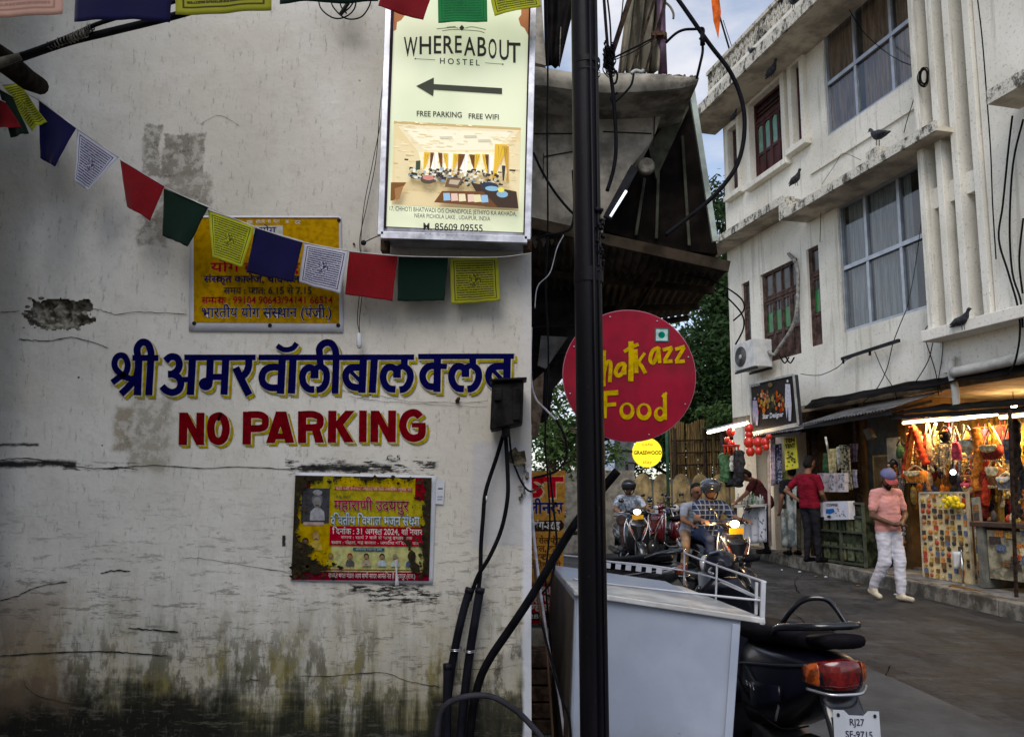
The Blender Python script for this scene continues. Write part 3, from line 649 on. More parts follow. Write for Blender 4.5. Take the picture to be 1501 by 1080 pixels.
for u, y0, w, fl, cc in ((.245, .36, .05, 1, YC), (.295, .36, .03, 1, BC), (.355, .36, .035, -1, BC), (.395, .36, .04, -1, YC), (.475, .36, .05, 1, YC), (.515, .36, .055, 1, BC), (.60, .36, .055, -1, BC), (.645, .35, .045, 1, YC), (.70, .35, .045, -1, YC), (.725, .35, .03, -1, BC), (.80, .22, .10, 1, YC), (.865, .24, .045, -1, (.55, .32, .04))):
    h = .26 if y0 > .3 else .42
    a_ = [(u, y0), (u + w, y0), (u + w * .55, y0 + h * .45), (u + w * .2, y0 + h * .72), (u + w * .3, y0 + h), (u - w * .15, y0 + h), (u - w * .02, y0 + h * .6)]
    if fl < 0: a_ = [(2 * u + w - p_[0], p_[1]) for p_ in a_]
    ph(a_, cc)
    for q_ in (.25, .6): ph([(u + w * q_, y0 + .02), (u + w * q_ + .006, y0 + .02), (u + w * .35, y0 + h * .5)], tuple(c_ * .6 for c_ in cc))
for k in range(260):
    u = .13 + .72 * rnd.random(); v = .55 + .19 * rnd.random() * (0.5 + u * .8); w = rnd.uniform(.008, .035); h = rnd.uniform(.008, .045)
    cc = rnd.choice([(.04, .04, .05), (.03, .03, .03), (.15, .12, .10), (.80, .78, .70), (.3, .42, .5), (.05, .05, .04), (.5, .45, .3), (.9, .86, .7), (.7, .65, .5), (.08, .07, .07)])
    pr.poly([fx(u, v), fx(u + w, v + .006), fx(u + w * .8, v + h), fx(u - w * .2, v + h * .9)], cc)
def el(u, v, a, b, col): pr.poly([fx(u + a * math.cos(i * PI / 8), v + b * math.sin(i * PI / 8)) for i in range(16)], col)
el(.285, .72, .055, .045, (.10, .08, .06)); el(.29, .69, .045, .03, (.62, .25, .2)); ph([(0, .77), (.12, .76), (.03, .98), (0, .99)], (.20, .09, .03)); ph([(.03, .84), (.10, .80), (.07, .96), (.04, .98)], (.35, .18, .07))
ph([(.10, .48), (.13, .48), (.13, .50), (.10, .50)], (.05, .05, .05)); ph([(.19, .50), (.225, .49), (.225, .60), (.19, .61)], (.06, .08, .05)); ph([(.86, .50), (.89, .50), (.88, .68), (.87, .68)], (.05, .05, .05)); ph([(.92, .54), (.97, .54), (.965, .565), (.92, .56)], (.06, .06, .05))
ph([(.44, .68), (.56, .68), (.53, .80), (.42, .79)], (.16, .10, .06)); ph([(.46, .70), (.54, .70), (.52, .76), (.45, .75)], (.5, .42, .3))
ph([(.62, .72), (.98, .80), (1, 1), (.74, 1)], (.06, .04, .03)); ph([(.40, .84), (.72, .82), (.84, 1), (.34, .98)], (.16, .07, .03))
el(.77, .755, .07, .05, (.04, .05, .08)); el(.79, .78, .055, .03, (.25, .45, .60)); el(.87, .84, .045, .04, (.25, .42, .55)); el(.86, .79, .025, .03, (.75, .68, .12))
for u, cc in ((.41, (.30, .50, .68)), (.47, (.75, .52, .42)), (.53, (.78, .70, .45)), (.60, (.76, .55, .45)), (.65, (.75, .68, .40)), (.705, (.28, .48, .66))): ph([(u, .865), (u + .05, .86), (u + .06, .945), (u + .005, .955)], cc)
pr.text('17, CHHOTI BHATWADI O/S CHANDPOLE, JETHIYO KA AKHADA,', 573, 313, 757, 306.5, DK, 0.004, yb1=321)
pr.text('NEAR PICHOLA LAKE , UDAIPUR, INDIA', 609, 323, 719, 317, DK, 0.004, yb1=328)
pr.text('M. 85609 09555', 622, 341, 708, 330.5, DK, 0.014, yb1=344)
pr.build('sign_print', t, print_mat('backlit_print', 0.18, 0.35))
PY = WY - 0.0062
t = thing('yoga_poster', 'yellow vinyl yoga class poster in Hindi with a white border behind the prayer flags', 'poster', P(390, 480, PY))
def bent(px, py):
    q = P(px, py, PY); q.y = PY; return q
m = M(); Q4 = [(279, 316), (500, 317), (503, 487), (277, 485)]
m.grid(lambda u, v: (lambda a, b: bent(a + (b - a) * 0, 0) if 0 else bent((Q4[0][0] * (1 - u) + Q4[1][0] * u) * (1 - v) + (Q4[3][0] * (1 - u) + Q4[2][0] * u) * v, (Q4[0][1] * (1 - u) + Q4[1][1] * u) * (1 - v) + (Q4[3][1] * (1 - u) + Q4[2][1] * u) * v))(0, 0), 24, 12)
m.build('vinyl_sheet', WPAPER, t, fix=False, solid=0.0012)
pr = Print(bent, (0, -1, 0), 0.002, 0.00012)
for i in range(12):
    a, b = 284 + 213 * i / 12 / 1.0, 284 + 213 * (i + 1) / 12
    pr.poly([(a, 319), (b, 319), (b + .4, 473 + .1 * i), (a + .4, 473 + .1 * i)], (0.40, 0.225, 0.010), same=i > 0)
W1 = (0.62, 0.60, 0.55); MR = (0.33, 0.03, 0.05); NB = (0.02, 0.02, 0.09)
pr.poly([(284, 319), (497, 319), (497, 322), (284, 321)], (0.16, 0.08, 0.02))
for k, chx in enumerate('स्वास्थ्य साधना केंद्र'.replace('्', '')): pr.text(chx, 362 + k * 4.4, 331 - abs(k - 8) * -.25 - 4, 366.4 + k * 4.4, 326 - 4 + abs(k - 8) * .25, W1) if chx not in ' ाे्ं' else None
pr.rect(372, 331, 415, 345, (0.45, 0.44, 0.42)); pr.text('योग', 380, 343, 405, 334, NB, 0.01)
pr.text('योग कक्षाएं', 309, 398, 440, 386, MR, 0.014); pr.text('संस्कृत कालेज, चांदपोल', 299, 414, 440, 405, NB, 0.016)
pr.text('समय : प्रात: 6.15 से 7.15', 328, 431, 457, 422, (.05, .04, .04), 0.014); pr.text('सम्पर्क : 99104 90643/94141 66514', 296, 445, 488, 436, MR, 0.012)
pr.text('भारतीय योग संस्थान (पंजी.)', 296.5, 466, 486, 452, (0.6, 0.6, 0.6), 0.026); pr.text('भारतीय योग संस्थान (पंजी.)', 296.5, 465.5, 486, 452, NB, 0.012)
pr.build('poster_print', t)
for x, y in ((285, 474), (396, 477), (496, 477), (286, 322), (497, 323)):
    m = M(); q = P(x, y, PY); q.y = PY - .002; m.lathe(q, (0, -1, 0), [(0, .0085), (.003, .0085), (.005, .006)], 12); m.build('eyelet', BLKM, t)
t = thing('concert_poster', 'weathered yellow and maroon event poster with rows of portraits under NO PARKING', 'poster', P(532, 853, PY))
def flat(px, py): q = P(px, py, PY); q.y = PY; return q
Q4b = [(433, 692), (640, 697), (634, 856), (426, 851)]
def q4(Q, u, v): return ((Q[0][0] * (1 - u) + Q[1][0] * u) * (1 - v) + (Q[3][0] * (1 - u) + Q[2][0] * u) * v, (Q[0][1] * (1 - u) + Q[1][1] * u) * (1 - v) + (Q[3][1] * (1 - u) + Q[2][1] * u) * v)
m = M(); m.grid(lambda u, v: flat(*q4(Q4b, u, v)), 20, 16); m.build('paper_sheet', WPAPER, t, fix=False, solid=0.001)
pr = Print(flat, (0, -1, 0), 0.002, 0.00016)
QI = [(434, 696.5), (633, 700), (629, 851), (428, 849)]
def pp(u, v): return q4(QI, u, v)
def pb(u0, v0, u1, v1, col, n=6):
    for i in range(n):
        a, b = u0 + (u1 - u0) * i / n, u0 + (u1 - u0) * (i + 1) / n
        pr.poly([pp(a, v0), pp(b, v0), pp(b, v1), pp(a, v1)], col, same=i > 0)
def pt(sx, u0, v0, u1, v1, col, bold=0.0): a = pp(u0, v1); b = pp(u1, v1); pr.text(sx, a[0], a[1], b[0], pp(u0, v0)[1], col, bold, yb1=b[1])
YE = (0.36, 0.30, 0.04)
pb(0, 0, 1, 1, YE, 10); pb(.0, .25, .27, .93, (0.40, 0.27, 0.03)); pb(.3, .02, .9, .12, (0.46, 0.33, 0.03)); pb(.28, .6, .95, .92, (.45, .44, .20))
pb(0, 0, .11, .14, (.14, .02, .02)); pb(.88, 0, 1, .22, (.20, .02, .025)); pb(.96, .1, 1, 1, (.05, .04, .03), 2); pb(0, .92, 1, 1, (.20, .015, .03), 8); pb(0, .895, 1, .905, (.25, .02, .03)); pb(0, .912, 1, .917, (.5, .45, .3))
pb(.29, .10, .86, .135, (.42, .12, .10)); pt('श्री श्री १००८ महाराज की असीम कृपा से', .30, .105, .85, .13, (.55, .5, .4))
pb(.05, .12, .255, .455, (.05, .05, .055)); pb(.07, .445, .22, .475, (.42, .30, .28))
def face(u, v, r, skin=(.24, .16, .11), hat=None, body=(.4, .4, .4), wide=1.6):
    cx, cy = pp(u, v); R_ = r
    pr.poly([(cx - R_ * wide, cy + R_ * 3.2), (cx - R_ * wide * .9, cy + R_ * 1.7), (cx - R_ * .5, cy + R_ * 1.05), (cx + R_ * .5, cy + R_ * 1.05), (cx + R_ * wide * .9, cy + R_ * 1.7), (cx + R_ * wide, cy + R_ * 3.2)], body)
    pr.disc(cx, cy - R_ * .35, R_ * .95, R_ * 1.05, hat or (.02, .018, .018)); pr.disc(cx, cy + .1 * R_, R_ * .72, R_ * .95, skin); pr.disc(cx, cy + R_ * .65, R_ * .4, R_ * .16, (.10, .05, .04), 8)
face(.165, .25, 8.5, (.20, .20, .20), (.12, .12, .13), (.33, .33, .35), 1.3); pr.disc(*pp(.165, .16), 7, 4, (.25, .25, .26))
face(.165, .58, 6.5, (.32, .22, .10), (.30, .20, .04), (.42, .32, .08), 1.4); face(.09, .64, 5, (.12, .08, .05), (.03, .02, .02), (.08, .05, .03), 2.0)
pt('म.कु. साहब', .30, .185, .41, .21, (.07, .07, .05)); pt('महाराणी उदयपुर', .29, .235, .84, .325, (.45, .42, .35), .03); pt('महाराणी उदयपुर', .29, .235, .84, .325, (.27, .01, .05), .014)
pt('द्वितीय विशाल भजन संध्या', .27, .385, .92, .465, (.05, .14, .30), .034); pt('द्वितीय विशाल भजन संध्या', .27, .385, .92, .465, (.50, .56, .60), .010)
pb(.265, .48, .955, .665, (.33, .015, .03)); pt('दिनांक : 31 अगस्त 2024, शनिवार', .285, .505, .945, .555, (.6, .58, .55), .012)
pt('समय : सायं 7 बजे से प्रभु इच्छा तक', .35, .575, .87, .60, (.5, .46, .42), .01); pt('स्थान : नोहरा, गढ़ बाजार - जगदीश मंदिर के पास', .28, .625, .93, .65, (.5, .46, .42), .01)
pb(.44, .685, .67, .715, (.03, .09, .16)); pt('आयोजक मंडल परिवार', .46, .69, .65, .71, (.45, .5, .5))
for u, hat, body in ((.28, (.20, .16, .02), (.42, .36, .06)), (.42, (.30, .03, .02), (.10, .09, .09)), (.54, (.02, .02, .02), (.36, .30, .22)), (.655, (.02, .02, .02), (.42, .48, .55)), (.75, (.25, .25, .2), (.42, .45, .42)), (.86, (.02, .02, .02), (.06, .09, .16))): face(u, .775, 4.1, (.25, .16, .10), hat, body)
pt('समस्त भक्त मंडल आप सभी सादर आमंत्रित हैं उदयपुर (राज.)', .27, .935, .90, .975, (.52, .48, .45), .01)
for q_ in ([(0, .1), (.03, .12), (.035, .3), (.02, .5), (.05, .62), (.16, .70), (.12, .8), (.22, .84), (.30, .9), (.20, .92), (0, .93)], [(.0, .0), (.22, .0), (.16, .05), (.09, .07), (.05, .16), (.0, .2)], [(.93, .0), (1, .0), (1, .95), (.95, .92), (.965, .7), (.93, .62), (.96, .5), (.945, .3), (.97, .2)], [(.2, .0), (.9, .0), (.85, .02), (.7, .012), (.55, .03), (.4, .015), (.3, .025)], [(.80, .56), (.84, .60), (.9, .75), (.94, .93), (.86, .90), (.85, .72)]): 
    o_ = []
    for (ua, va), (ub, vb) in zip(q_, q_[1:] + q_[:1]):
        for f_ in (0, .2, .4, .6, .8): u_, v_ = ua + (ub - ua) * f_, va + (vb - va) * f_; e_ = 0 if min(u_, v_, 1 - u_, 1 - v_) < .012 else .022; o_.append((max(0, min(1, u_ + rnd.uniform(-e_, e_))), max(0, min(1, v_ + rnd.uniform(-e_, e_)))))
    pr.poly([pp(*a_) for a_ in o_], (.03, .024, .015))
for k in range(1100):
    e = rnd.random(); 
    if e < .35: u, v = abs(rnd.gauss(0, .05)), rnd.choice([.15, .3, .62, .75, .85, .95]) + rnd.gauss(0, .07)
    elif e < .6: u, v = abs(rnd.gauss(.1, .13)), 1 - abs(rnd.gauss(.06, .09))
    elif e < .85: u, v = 1 - abs(rnd.gauss(.03, .045)), rnd.choice([.2, .4, .55, .8, .9]) + rnd.gauss(0, .08)
    else: u, v = rnd.random(), abs(rnd.gauss(0, .06))
    if not (0.005 < u < .99 and 0.005 < v < .985): continue
    x, y = pp(u, v); r = rnd.uniform(.4, 1.2) if k % 9 else rnd.uniform(1.5, 4.5); n = rnd.randint(5, 8); a0 = rnd.random() * 6
    pr.poly([(x + r * rnd.uniform(.4, 1.3) * math.cos(a0 + 2 * PI * i / n), y + r * rnd.uniform(.4, 1.2) * math.sin(a0 + 2 * PI * i / n)) for i in range(n)], rnd.choice([(.02, .017, .012), (.035, .03, .015), (.05, .04, .02), (.015, .013, .012)]), same=k % 30 > 0)
pr.poly([(579, 820), (584, 818), (583, 838), (586, 856), (580, 857), (581, 838)], (.5, .5, .5))
pr.build('poster_print', t)
t = thing('paper_slip', 'small white paper slip pasted at the right of the event poster', 'notice', P(645, 738, PY))
m = M(); q = [flat(635, 703), flat(652, 703), flat(650, 739), flat(634, 738)]; m.add([q[3], q[2], q[1], q[0]], [(0, 1, 2, 3)]); m.build('slip', WPAPER, t, fix=False, solid=.0008)
pr = Print(flat, (0, -1, 0), 0.002); pr.rect(642, 715, 649, 716.5, (.03, .03, .06)); pr.rect(641, 727, 649, 728, (.2, .25, .35)); pr.rect(641, 731, 648, 732, (.2, .25, .35)); pr.build('slip_print', t)
def flag_mat(name, col, printed=True, ink=(0.02, 0.02, 0.03), amt=0.8):
    s = NT(name); u, v, _ = s.xyz(s.uv)
    w = s.noise(90, 3, 0.6); c = s.mix(s.step(s.noise(5, 4), .3, .7), tuple(k * .8 for k in col), tuple(min(1, k * 1.15) for k in col))
    if printed:
        au = s.math('ABSOLUTE', s.math('SUBTRACT', u, 0.5)); av = s.math('ABSOLUTE', s.math('SUBTRACT', v, 0.5)); mx = s.math('MAXIMUM', au, av)
        bd = s.math('MULTIPLY', s.step(mx, .405, .415), s.step(mx, .435, .425))
        ins = s.step(mx, .39, .38)
        rows = s.math('FRACT', s.math('MULTIPLY', v, 19.0)); rw = s.math('MULTIPLY', s.step(rows, .20, .30), s.step(rows, .90, .80))
        wd = s.step(s.noise(1.0, 3, .8, vec=s.mapv(s.uv, (60, 16, 1))), .38, .48)
        ce = s.math('ADD', s.math('POWER', s.math('MULTIPLY', s.math('SUBTRACT', u, .5), 1.1), 2), s.math('POWER', s.math('SUBTRACT', v, .5), 2))
        cm = s.step(ce, .024, .020); fig = s.step(s.noise(1.0, 4, .8, vec=s.mapv(s.uv, (16, 16, 1), (3, 2, 0))), .46, .52)
        tx = s.math('MULTIPLY', s.math('MULTIPLY', rw, wd), s.math('MULTIPLY', ins, s.math('SUBTRACT', 1, cm)))
        k = s.math('MAXIMUM', s.math('MAXIMUM', tx, bd), s.math('MULTIPLY', cm, fig)); c = s.mix(s.math('MULTIPLY', k, amt), c, ink)
    s.bump(w, .15, .001)
    m_ = s.fin(c, .85); s.b.inputs['Sheen Weight'].default_value = 0.2
    # thin cloth lets some light through
    tr = s.n('ShaderNodeBsdfTranslucent'); s.put(tr.inputs[0], c); mx_ = s.n('ShaderNodeMixShader'); mx_.inputs[0].default_value = 0.3
    s.t.links.new(s.b.outputs[0], mx_.inputs[1]); s.t.links.new(tr.outputs[0], mx_.inputs[2]); s.t.links.new(mx_.outputs[0], s.t.nodes['Material Output'].inputs[0])
    return m_
FM = {'red': flag_mat('flag_red', (0.26, 0.004, 0.010), True, (0.10, 0.004, 0.006), .5), 'green': flag_mat('flag_green', (0.002, 0.018, 0.010), True, (0.004, 0.02, 0.01), .4), 'yellow': flag_mat('flag_yellow', (0.50, 0.52, 0.025), True, (0.05, 0.06, 0.01), .95),
      'navy': flag_mat('flag_blue', (0.005, 0.004, 0.055), False), 'white': flag_mat('flag_white', (0.58, 0.58, 0.66), True, (0.02, 0.02, 0.10), 1), 'pink': flag_mat('flag_salmon', (0.62, 0.38, 0.30), True, (0.28, 0.15, 0.13), .7), 'brightgreen': flag_mat('flag_bright_green', (0.02, 0.26, 0.07), True, (0.006, 0.08, 0.03), .6), 'darkyellow': flag_mat('flag_ochre', (0.36, 0.36, 0.025), True, (0.04, 0.035, 0.01), .95)}
def cloth(t, q, Y, colr, amp=0.008, dY=0.0, name='cloth'):
    qs = [P(x, y, Y + dY * i) for i, (x, y) in enumerate(q)]; sd = rnd.random() * 50
    def fn(u, v):
        p = bil(qs, u, 1 - v); a = (1 - v)
        p = p.copy(); p.y += amp * a * (math.sin(u * 5 + sd) + 0.9 * mnoise.noise(Vector((u * 3 + sd, (1 - v) * 2, 1)))); p.z += 0.004 * mnoise.noise(Vector((u * 4, sd, a))) * a
        p.x += 0.006 * a * mnoise.noise(Vector((sd, a * 2.5, 4))) ; return p
    m = M(); m.grid(fn, 20, 20); o = m.build(name, FM[colr], t, fix=False, solid=0.0006); return o
LOWF = [('red', [(-22, 138), (8, 150), (31, 187), (-8, 189)], 'red prayer flag at the far left end of the lower string'), ('green', [(-2, 130), (18, 141), (43, 196), (14, 201)], 'dark green prayer flag half hidden behind the twisted yellow one'),
        ('yellow', [(4, 126), (28, 121), (66, 177), (46, 193)], 'twisted yellow prayer flag hanging beside the dark rod end'), ('navy', [(57, 147), (112, 188), (81, 245), (58, 232)], 'plain blue prayer flag between the twisted yellow and the small white one'),
        ('white', [(113, 189), (174, 231), (129, 280), (112, 267)], 'tilted white prayer flag with fine print left of the red one'), ('red', [(176, 234), (241, 273), (219, 323), (184, 302)], 'red prayer flag over the bare plaster patch'),
        ('green', [(240, 276), (306, 303), (276, 362), (237, 345)], 'dark green prayer flag just left of the yoga poster'), ('yellow', [(305, 308), (374, 332), (353, 392), (311, 377)], 'bright yellow printed prayer flag over the corner of the yoga poster'),
        ('navy', [(374, 334), (444, 354), (430, 414), (361, 399)], 'blue prayer flag across the middle of the yoga poster'), ('white', [(446, 356), (511, 368), (499, 431), (438, 413)], 'white printed prayer flag over the right edge of the yoga poster'),
        ('red', [(512, 369), (583, 375), (575, 442), (505, 431)], 'red square prayer flag right of the yoga poster'), ('green', [(584, 376), (657, 377), (652, 441), (583, 441)], 'dark green square prayer flag under the hostel sign'),
        ('darkyellow', [(659, 378), (730, 377), (734, 441), (662, 446)], 'ochre yellow printed prayer flag, last on the lower string')]
for i, (cn, q, lb) in enumerate(LOWF):
    Y = 3.04 + 0.015 * i; t = thing('prayer_flag', lb, 'prayer flag', P(sum(p[0] for p in q) / 4, q[2][1], Y), 'prayer flags on the lower string')
    cloth(t, q, Y, cn, 0.010 if i < 7 else 0.006)
    m = M(); pts = [P(q[0][0], q[0][1], Y - .001), P(q[1][0], q[1][1], Y - .001)]; m.tube([pts[0], pts[0].lerp(pts[1], .5), pts[1]], .0022, 6); m.build('header_cord', mat('cord_white', (.45, .44, .42), .9), t)
TOPF = [('pink', [(-60, -115), (96, -112), (92, 22), (-70, 27)], 'pale salmon prayer flag in the top left corner', .004), ('navy', [(118, -110), (262, -112), (247, 31), (107, 31)], 'navy prayer flag at the top edge between salmon and yellow', .006),
        ('darkyellow', [(256, -112), (398, -116), (397, 16), (256, 22)], 'yellow prayer flag at the top edge right of the navy one', .004), ('green', [(404, -118), (560, -122), (556, 0), (413, 8)], 'dark green prayer flag hem at the top edge above the black cable loop', .006)]
for cn, q, lb, am in TOPF:
    t = thing('prayer_flag', lb, 'prayer flag', P(q[2][0], q[2][1], 1.62), 'prayer flags on the upper string'); cloth(t, q, 1.62, cn, am)
for cn, q, lb, am in [('red', [(570, -40), (642, -30), (620, 31), (554, 10)], 'red prayer flag over the top left corner of the hostel sign', .008), ('brightgreen', [(642, -36), (714, -38), (714, 32), (642, 34)], 'bright green prayer flag before the hostel sign', .003), ('yellow', [(712, -42), (786, -46), (792, 9), (724, 23)], 'yellow prayer flag over the top right corner of the hostel sign', .005)]:
    t = thing('prayer_flag', lb, 'prayer flag', P(q[2][0], q[2][1], 2.96), 'prayer flags at the hostel sign'); cloth(t, q, 2.96, cn, am)
    m = M(); m.tube([P(q[0][0], q[0][1], 2.96), P(q[1][0], q[1][1], 2.96)], .002, 6); m.build('header_cord', MATS['cord_white'], t)
def string(pts, Y, r, label, name='flag_string', cat='string', m_=None, k=8):
    m = M(); Ys = Y if isinstance(Y, (list, tuple)) else [Y] * len(pts)
    p3 = [P(x, y, yy) for (x, y), yy in zip(pts, Ys)]; m.tube(cr(p3, k), r, 7); return m.build(name, m_ or BLK, None, label=label, cat=cat)
string([(-60, 95), (5, 123), (57, 147), (113, 188), (175, 233), (241, 274), (306, 304), (374, 333), (445, 355), (511, 368), (583, 375), (657, 377), (731, 377), (779, 371)], 3.045 + .08, .0018, 'thin white cord carrying the lower row of prayer flags across the wall', m_=MATS['cord_white'])
WOODD = mat('tarred_wood', (0.012, 0.009, 0.007), 0.8, var=0.6, ns=18, bump=0.9, bs=35)
m = M(); m.tube([P(-40, 60, 2.6), P(10, 92, 2.8), P(42, 118, 3.0), P(58, 126, 3.12)], [.045, .045, .042, .036], 12); m.build('timber_stub', WOODD, None, label='dark round timber stub jutting from the left with a broken end', cat='pole')
ROPE = mat('worn_lashing', (0.13, 0.12, 0.10), 0.9, var=0.5, ns=40, bump=.8)
t = thing('lashed_cable', 'black cable lashed to a pair of thin bars, rising from the left edge', 'cable', P(20, 85, 2.4))
m = M(); m.tube(cr([P(-30, 106, 2.35), P(0, 96, 2.37), P(40, 82, 2.38), P(100, 62, 2.4), P(165, 46, 2.4), P(262, 22, 2.4), P(330, 0, 2.4), P(380, -16, 2.4)], 6), [.012] * 43, 7)
m.v and m.build('lower_cable', BLK, t)
m = M(); m.tube(cr([P(-30, 98, 2.34), P(0, 90, 2.36), P(60, 70, 2.37), P(110, 50, 2.38), P(150, 33, 2.38), P(230, 10, 2.38), P(300, -10, 2.38)], 6), .0068, 7); m.build('upper_cable', BLK, t)
m = M(); m.tube(cr([P(-40, 106, 2.33), P(0, 92, 2.35), P(30, 83, 2.36)], 6), [.019 - .0006 * i for i in range(13)], 9); m.build('taped_sleeve', mat('brown_tape', (.07, .06, .045), .7, var=.4, ns=20, bump=.5), t)
for c0, c1 in (((70, 68), (128, 49)), ((100, 58), (136, 40))):
    m = M(); pts = []
    for k in range(60):
        a = k / 59; b = P(c0[0] + (c1[0] - c0[0]) * a, c0[1] + (c1[1] - c0[1]) * a, 2.38); pts.append(b + Vector((0, math.cos(k * 1.3), math.sin(k * 1.3))) * (.011 + .003 * rnd.random()))
    m.tube(pts, .0022, 5); m.build('twine_binding', ROPE, t)
t = thing('cable_loop', 'loops of thin black cable hanging at the top of the wall left of the sign', 'cable', P(505, 25, 3.2))
for pts in ([(466, -10), (470, 12), (487, 26), (504, 26), (519, 14), (523, -8)], [(484, -8), (488, 10), (506, 27), (528, 26), (541, 10), (545, -8)], [(496, -10), (500, 10), (508, 20)], [(514, -6), (505, 12), (498, 22), (512, 12), (520, 0)]):
    m = M(); m.tube(cr([P(x, y, 3.24 - .01 * i) for i, (x, y) in enumerate(pts)], 8), .0032, 6); m.build('cable', BLK, t)
m = M(); m.tube([P(512, 2, 3.2), P(499, 22, 3.2)], .009, 8); m.build('plug', BLKM, t, bevel=.002)
t = thing('switch_wire', 'twisted thin wires falling past the sign box to a small white pendant switch', 'wire', P(526, 512, 3.26))
for dx, y0 in ((0, 0), (4, 0)):
    m = M(); m.tube(cr([P(566 + dx * .6, 10, 3.24), P(563 + dx * .4, 90, 3.26), P(561 - dx, 160, 3.26), P(547 + dx, 235, 3.27), P(534 + dx, 300, 3.27), P(529 - dx * .5, 356, 3.27), P(531 + dx * .8, 400, 3.27), P(526 + dx, 440, 3.26), P(524 + dx * .7, 470, 3.26), P(527, 488, 3.26)], 7), .0017, 5); m.build('wire', BLK, t)
m = M(); m.lathe(P(526, 488, 3.255), (0.06, 0, -1), [(0, .004), (.006, .010), (.05, .012), (.064, .008), (.066, .004)], 12); m.build('switch_body', mat('white_plastic', (.5, .5, .53), .4, var=.1), t)
m = M(); m.tube(cr([P(533, 356, 3.27), P(545, 350, 3.26), P(556, 346, 3.24), P(566, 348, 3.2)], 6), .0022, 5); m.build('wire', BLK, t)
m = M(); m.ball(P(533, 356, 3.27), .012, 8, 6); m.build('wire_joint', BLKM, t)
for x, y in ((519, 358), (478, 437)):
    m = M(); m.lathe(P(x, y, WY - .003), (0, -1, 0), [(0, .005), (.006, .005), (.008, .003)], 10); m.build('wall_nail', RUST, None, label=('rusty nail head in the wall left of the twisted wires' if x == 519 else 'rusty nail head behind the white prayer flag'), cat='nail')
m = M(); m.lathe(P(670, 588, WY - .003), (0.4, -1, .5), [(0, .009), (.02, .008), (.03, .004)], 8); m.build('bolt_stub', RUST, None, label='rusty bolt stub sticking out under the Hindi lettering', cat='bolt')
t = thing('junction_box', 'black cable junction box at the wall corner beside the Hindi lettering', 'junction box', P(741, 628, 3.22))
q = [(721, 562), (768, 558), (766, 620), (718, 630)]; m = M(); a = [P(x, y, 3.13) for x, y in q]; b = [p + Vector((0, .15, 0)) for p in a]
m.hexa([a[3], a[2], b[3], b[2], a[0], a[1], b[0], b[1]]); m.build('box_body', mat('dusty_black_box', (.010, .009, .009), .5, var=.5, ns=14, bump=.3), t, bevel=.006)
m = M(); m.box(P(757, 592, 3.122), (.028, .012, .13), mi=0); m.build('box_rib', MATS['dusty_black_box'], t, bevel=.003)
m = M(); m.box(P(730, 578, 3.122), (.03, .01, .05)); m.build('cover_plate', MATS['dusty_black_box'], t, bevel=.003)
m = M(); m.tube([P(742, 622, 3.18), P(741, 640, 3.18)], .018, 10); m.build('gland', BLKM, t)
m = M(); m.box(P(745, 558, 3.16), (.15, .1, .01), ry=-.05); m.build('lid', MATS['dusty_black_box'], t, bevel=.003)
def cable(name, label, pts, r, Y=3.24, m_=None, cat='cable', n=9):
    m = M(); Ys = Y if isinstance(Y, (list, tuple)) else [Y] * len(pts)
    c = cr([P(x, y, yy) for (x, y), yy in zip(pts, Ys)], 7); rr = [r] * len(c)
    m.tube(c, rr, n); return m.build(name, m_ or BLK, None, label=label, cat=cat)
cable('cable', 'black cable from the junction box bowing left down into the taller conduit', [(738, 636), (728, 670), (712, 720), (708, 760), (705, 800), (704, 840), (699, 880)], .0085, 3.25)
cable('cable', 'black cable from the junction box bowing right before crossing back to the conduits', [(741, 636), (744, 690), (744, 730), (735, 775), (718, 815), (700, 845), (688, 880)], .0085, [3.22, 3.22, 3.22, 3.22, 3.22, 3.24, 3.25])
cable('thin_cable', 'thin black cable curving from the junction box round the wall corner', [(746, 632), (750, 668), (758, 692), (768, 712), (779, 720), (793, 712)], .0042, [3.22, 3.24, 3.25, 3.26, 3.3, 3.6])
def conduit(label, pts, r, Y, open_top=True):
    t = thing('conduit', label, 'pipe', P(pts[-1][0], pts[-1][1], Y)); c = cr([P(x, y, Y) for x, y in pts], 6)
    m = M(); m.tube(c, r, 12); m.build('pipe', mat('conduit_black', (.010, .010, .015), .3, var=.35, ns=10), t)
    m = M(); m.tube([c[0] - (c[1] - c[0]).normalized() * .002, c[0] + (c[1] - c[0]).normalized() * .018], r * 1.12, 12); m.build('pipe_collar', MATS['conduit_black'], t)
conduit('black conduit pipe in the middle of the group on the wall, tall and slanting', [(689, 862), (678, 900), (667, 950), (659, 1000), (653, 1060), (650, 1130), (648, 1215)], .0165, 3.245)
conduit('black conduit pipe nearest the corner in the clipped pair', [(704, 862), (697, 905), (689, 955), (682, 1010), (677, 1060), (672, 1130), (668, 1215)], .0175, 3.235)
conduit('short black conduit pipe, leftmost, with an open top', [(656, 973), (655, 1020), (655, 1080), (655, 1215)], .016, 3.21)
CH = mat('chrome', (.55, .55, .56), .18, 1.0, var=.1)
t = thing('pipe_clip', 'shiny twisted wire clip holding two black conduits to the wall', 'clip', P(686, 950, 3.2))
for cx, cy in ((668, 949), (689, 951)):
    for k in (0, 1):
        m = M(); c0 = P(cx, cy + k * 2.2, 3.24); m.tube([c0 + Vector((math.cos(a) * .026, math.sin(a) * .026, .003 * math.sin(a))) for a in [2 * PI * i / 20 for i in range(20)]], .0018, 5, closed=True); m.build('clip_ring', CH, t)
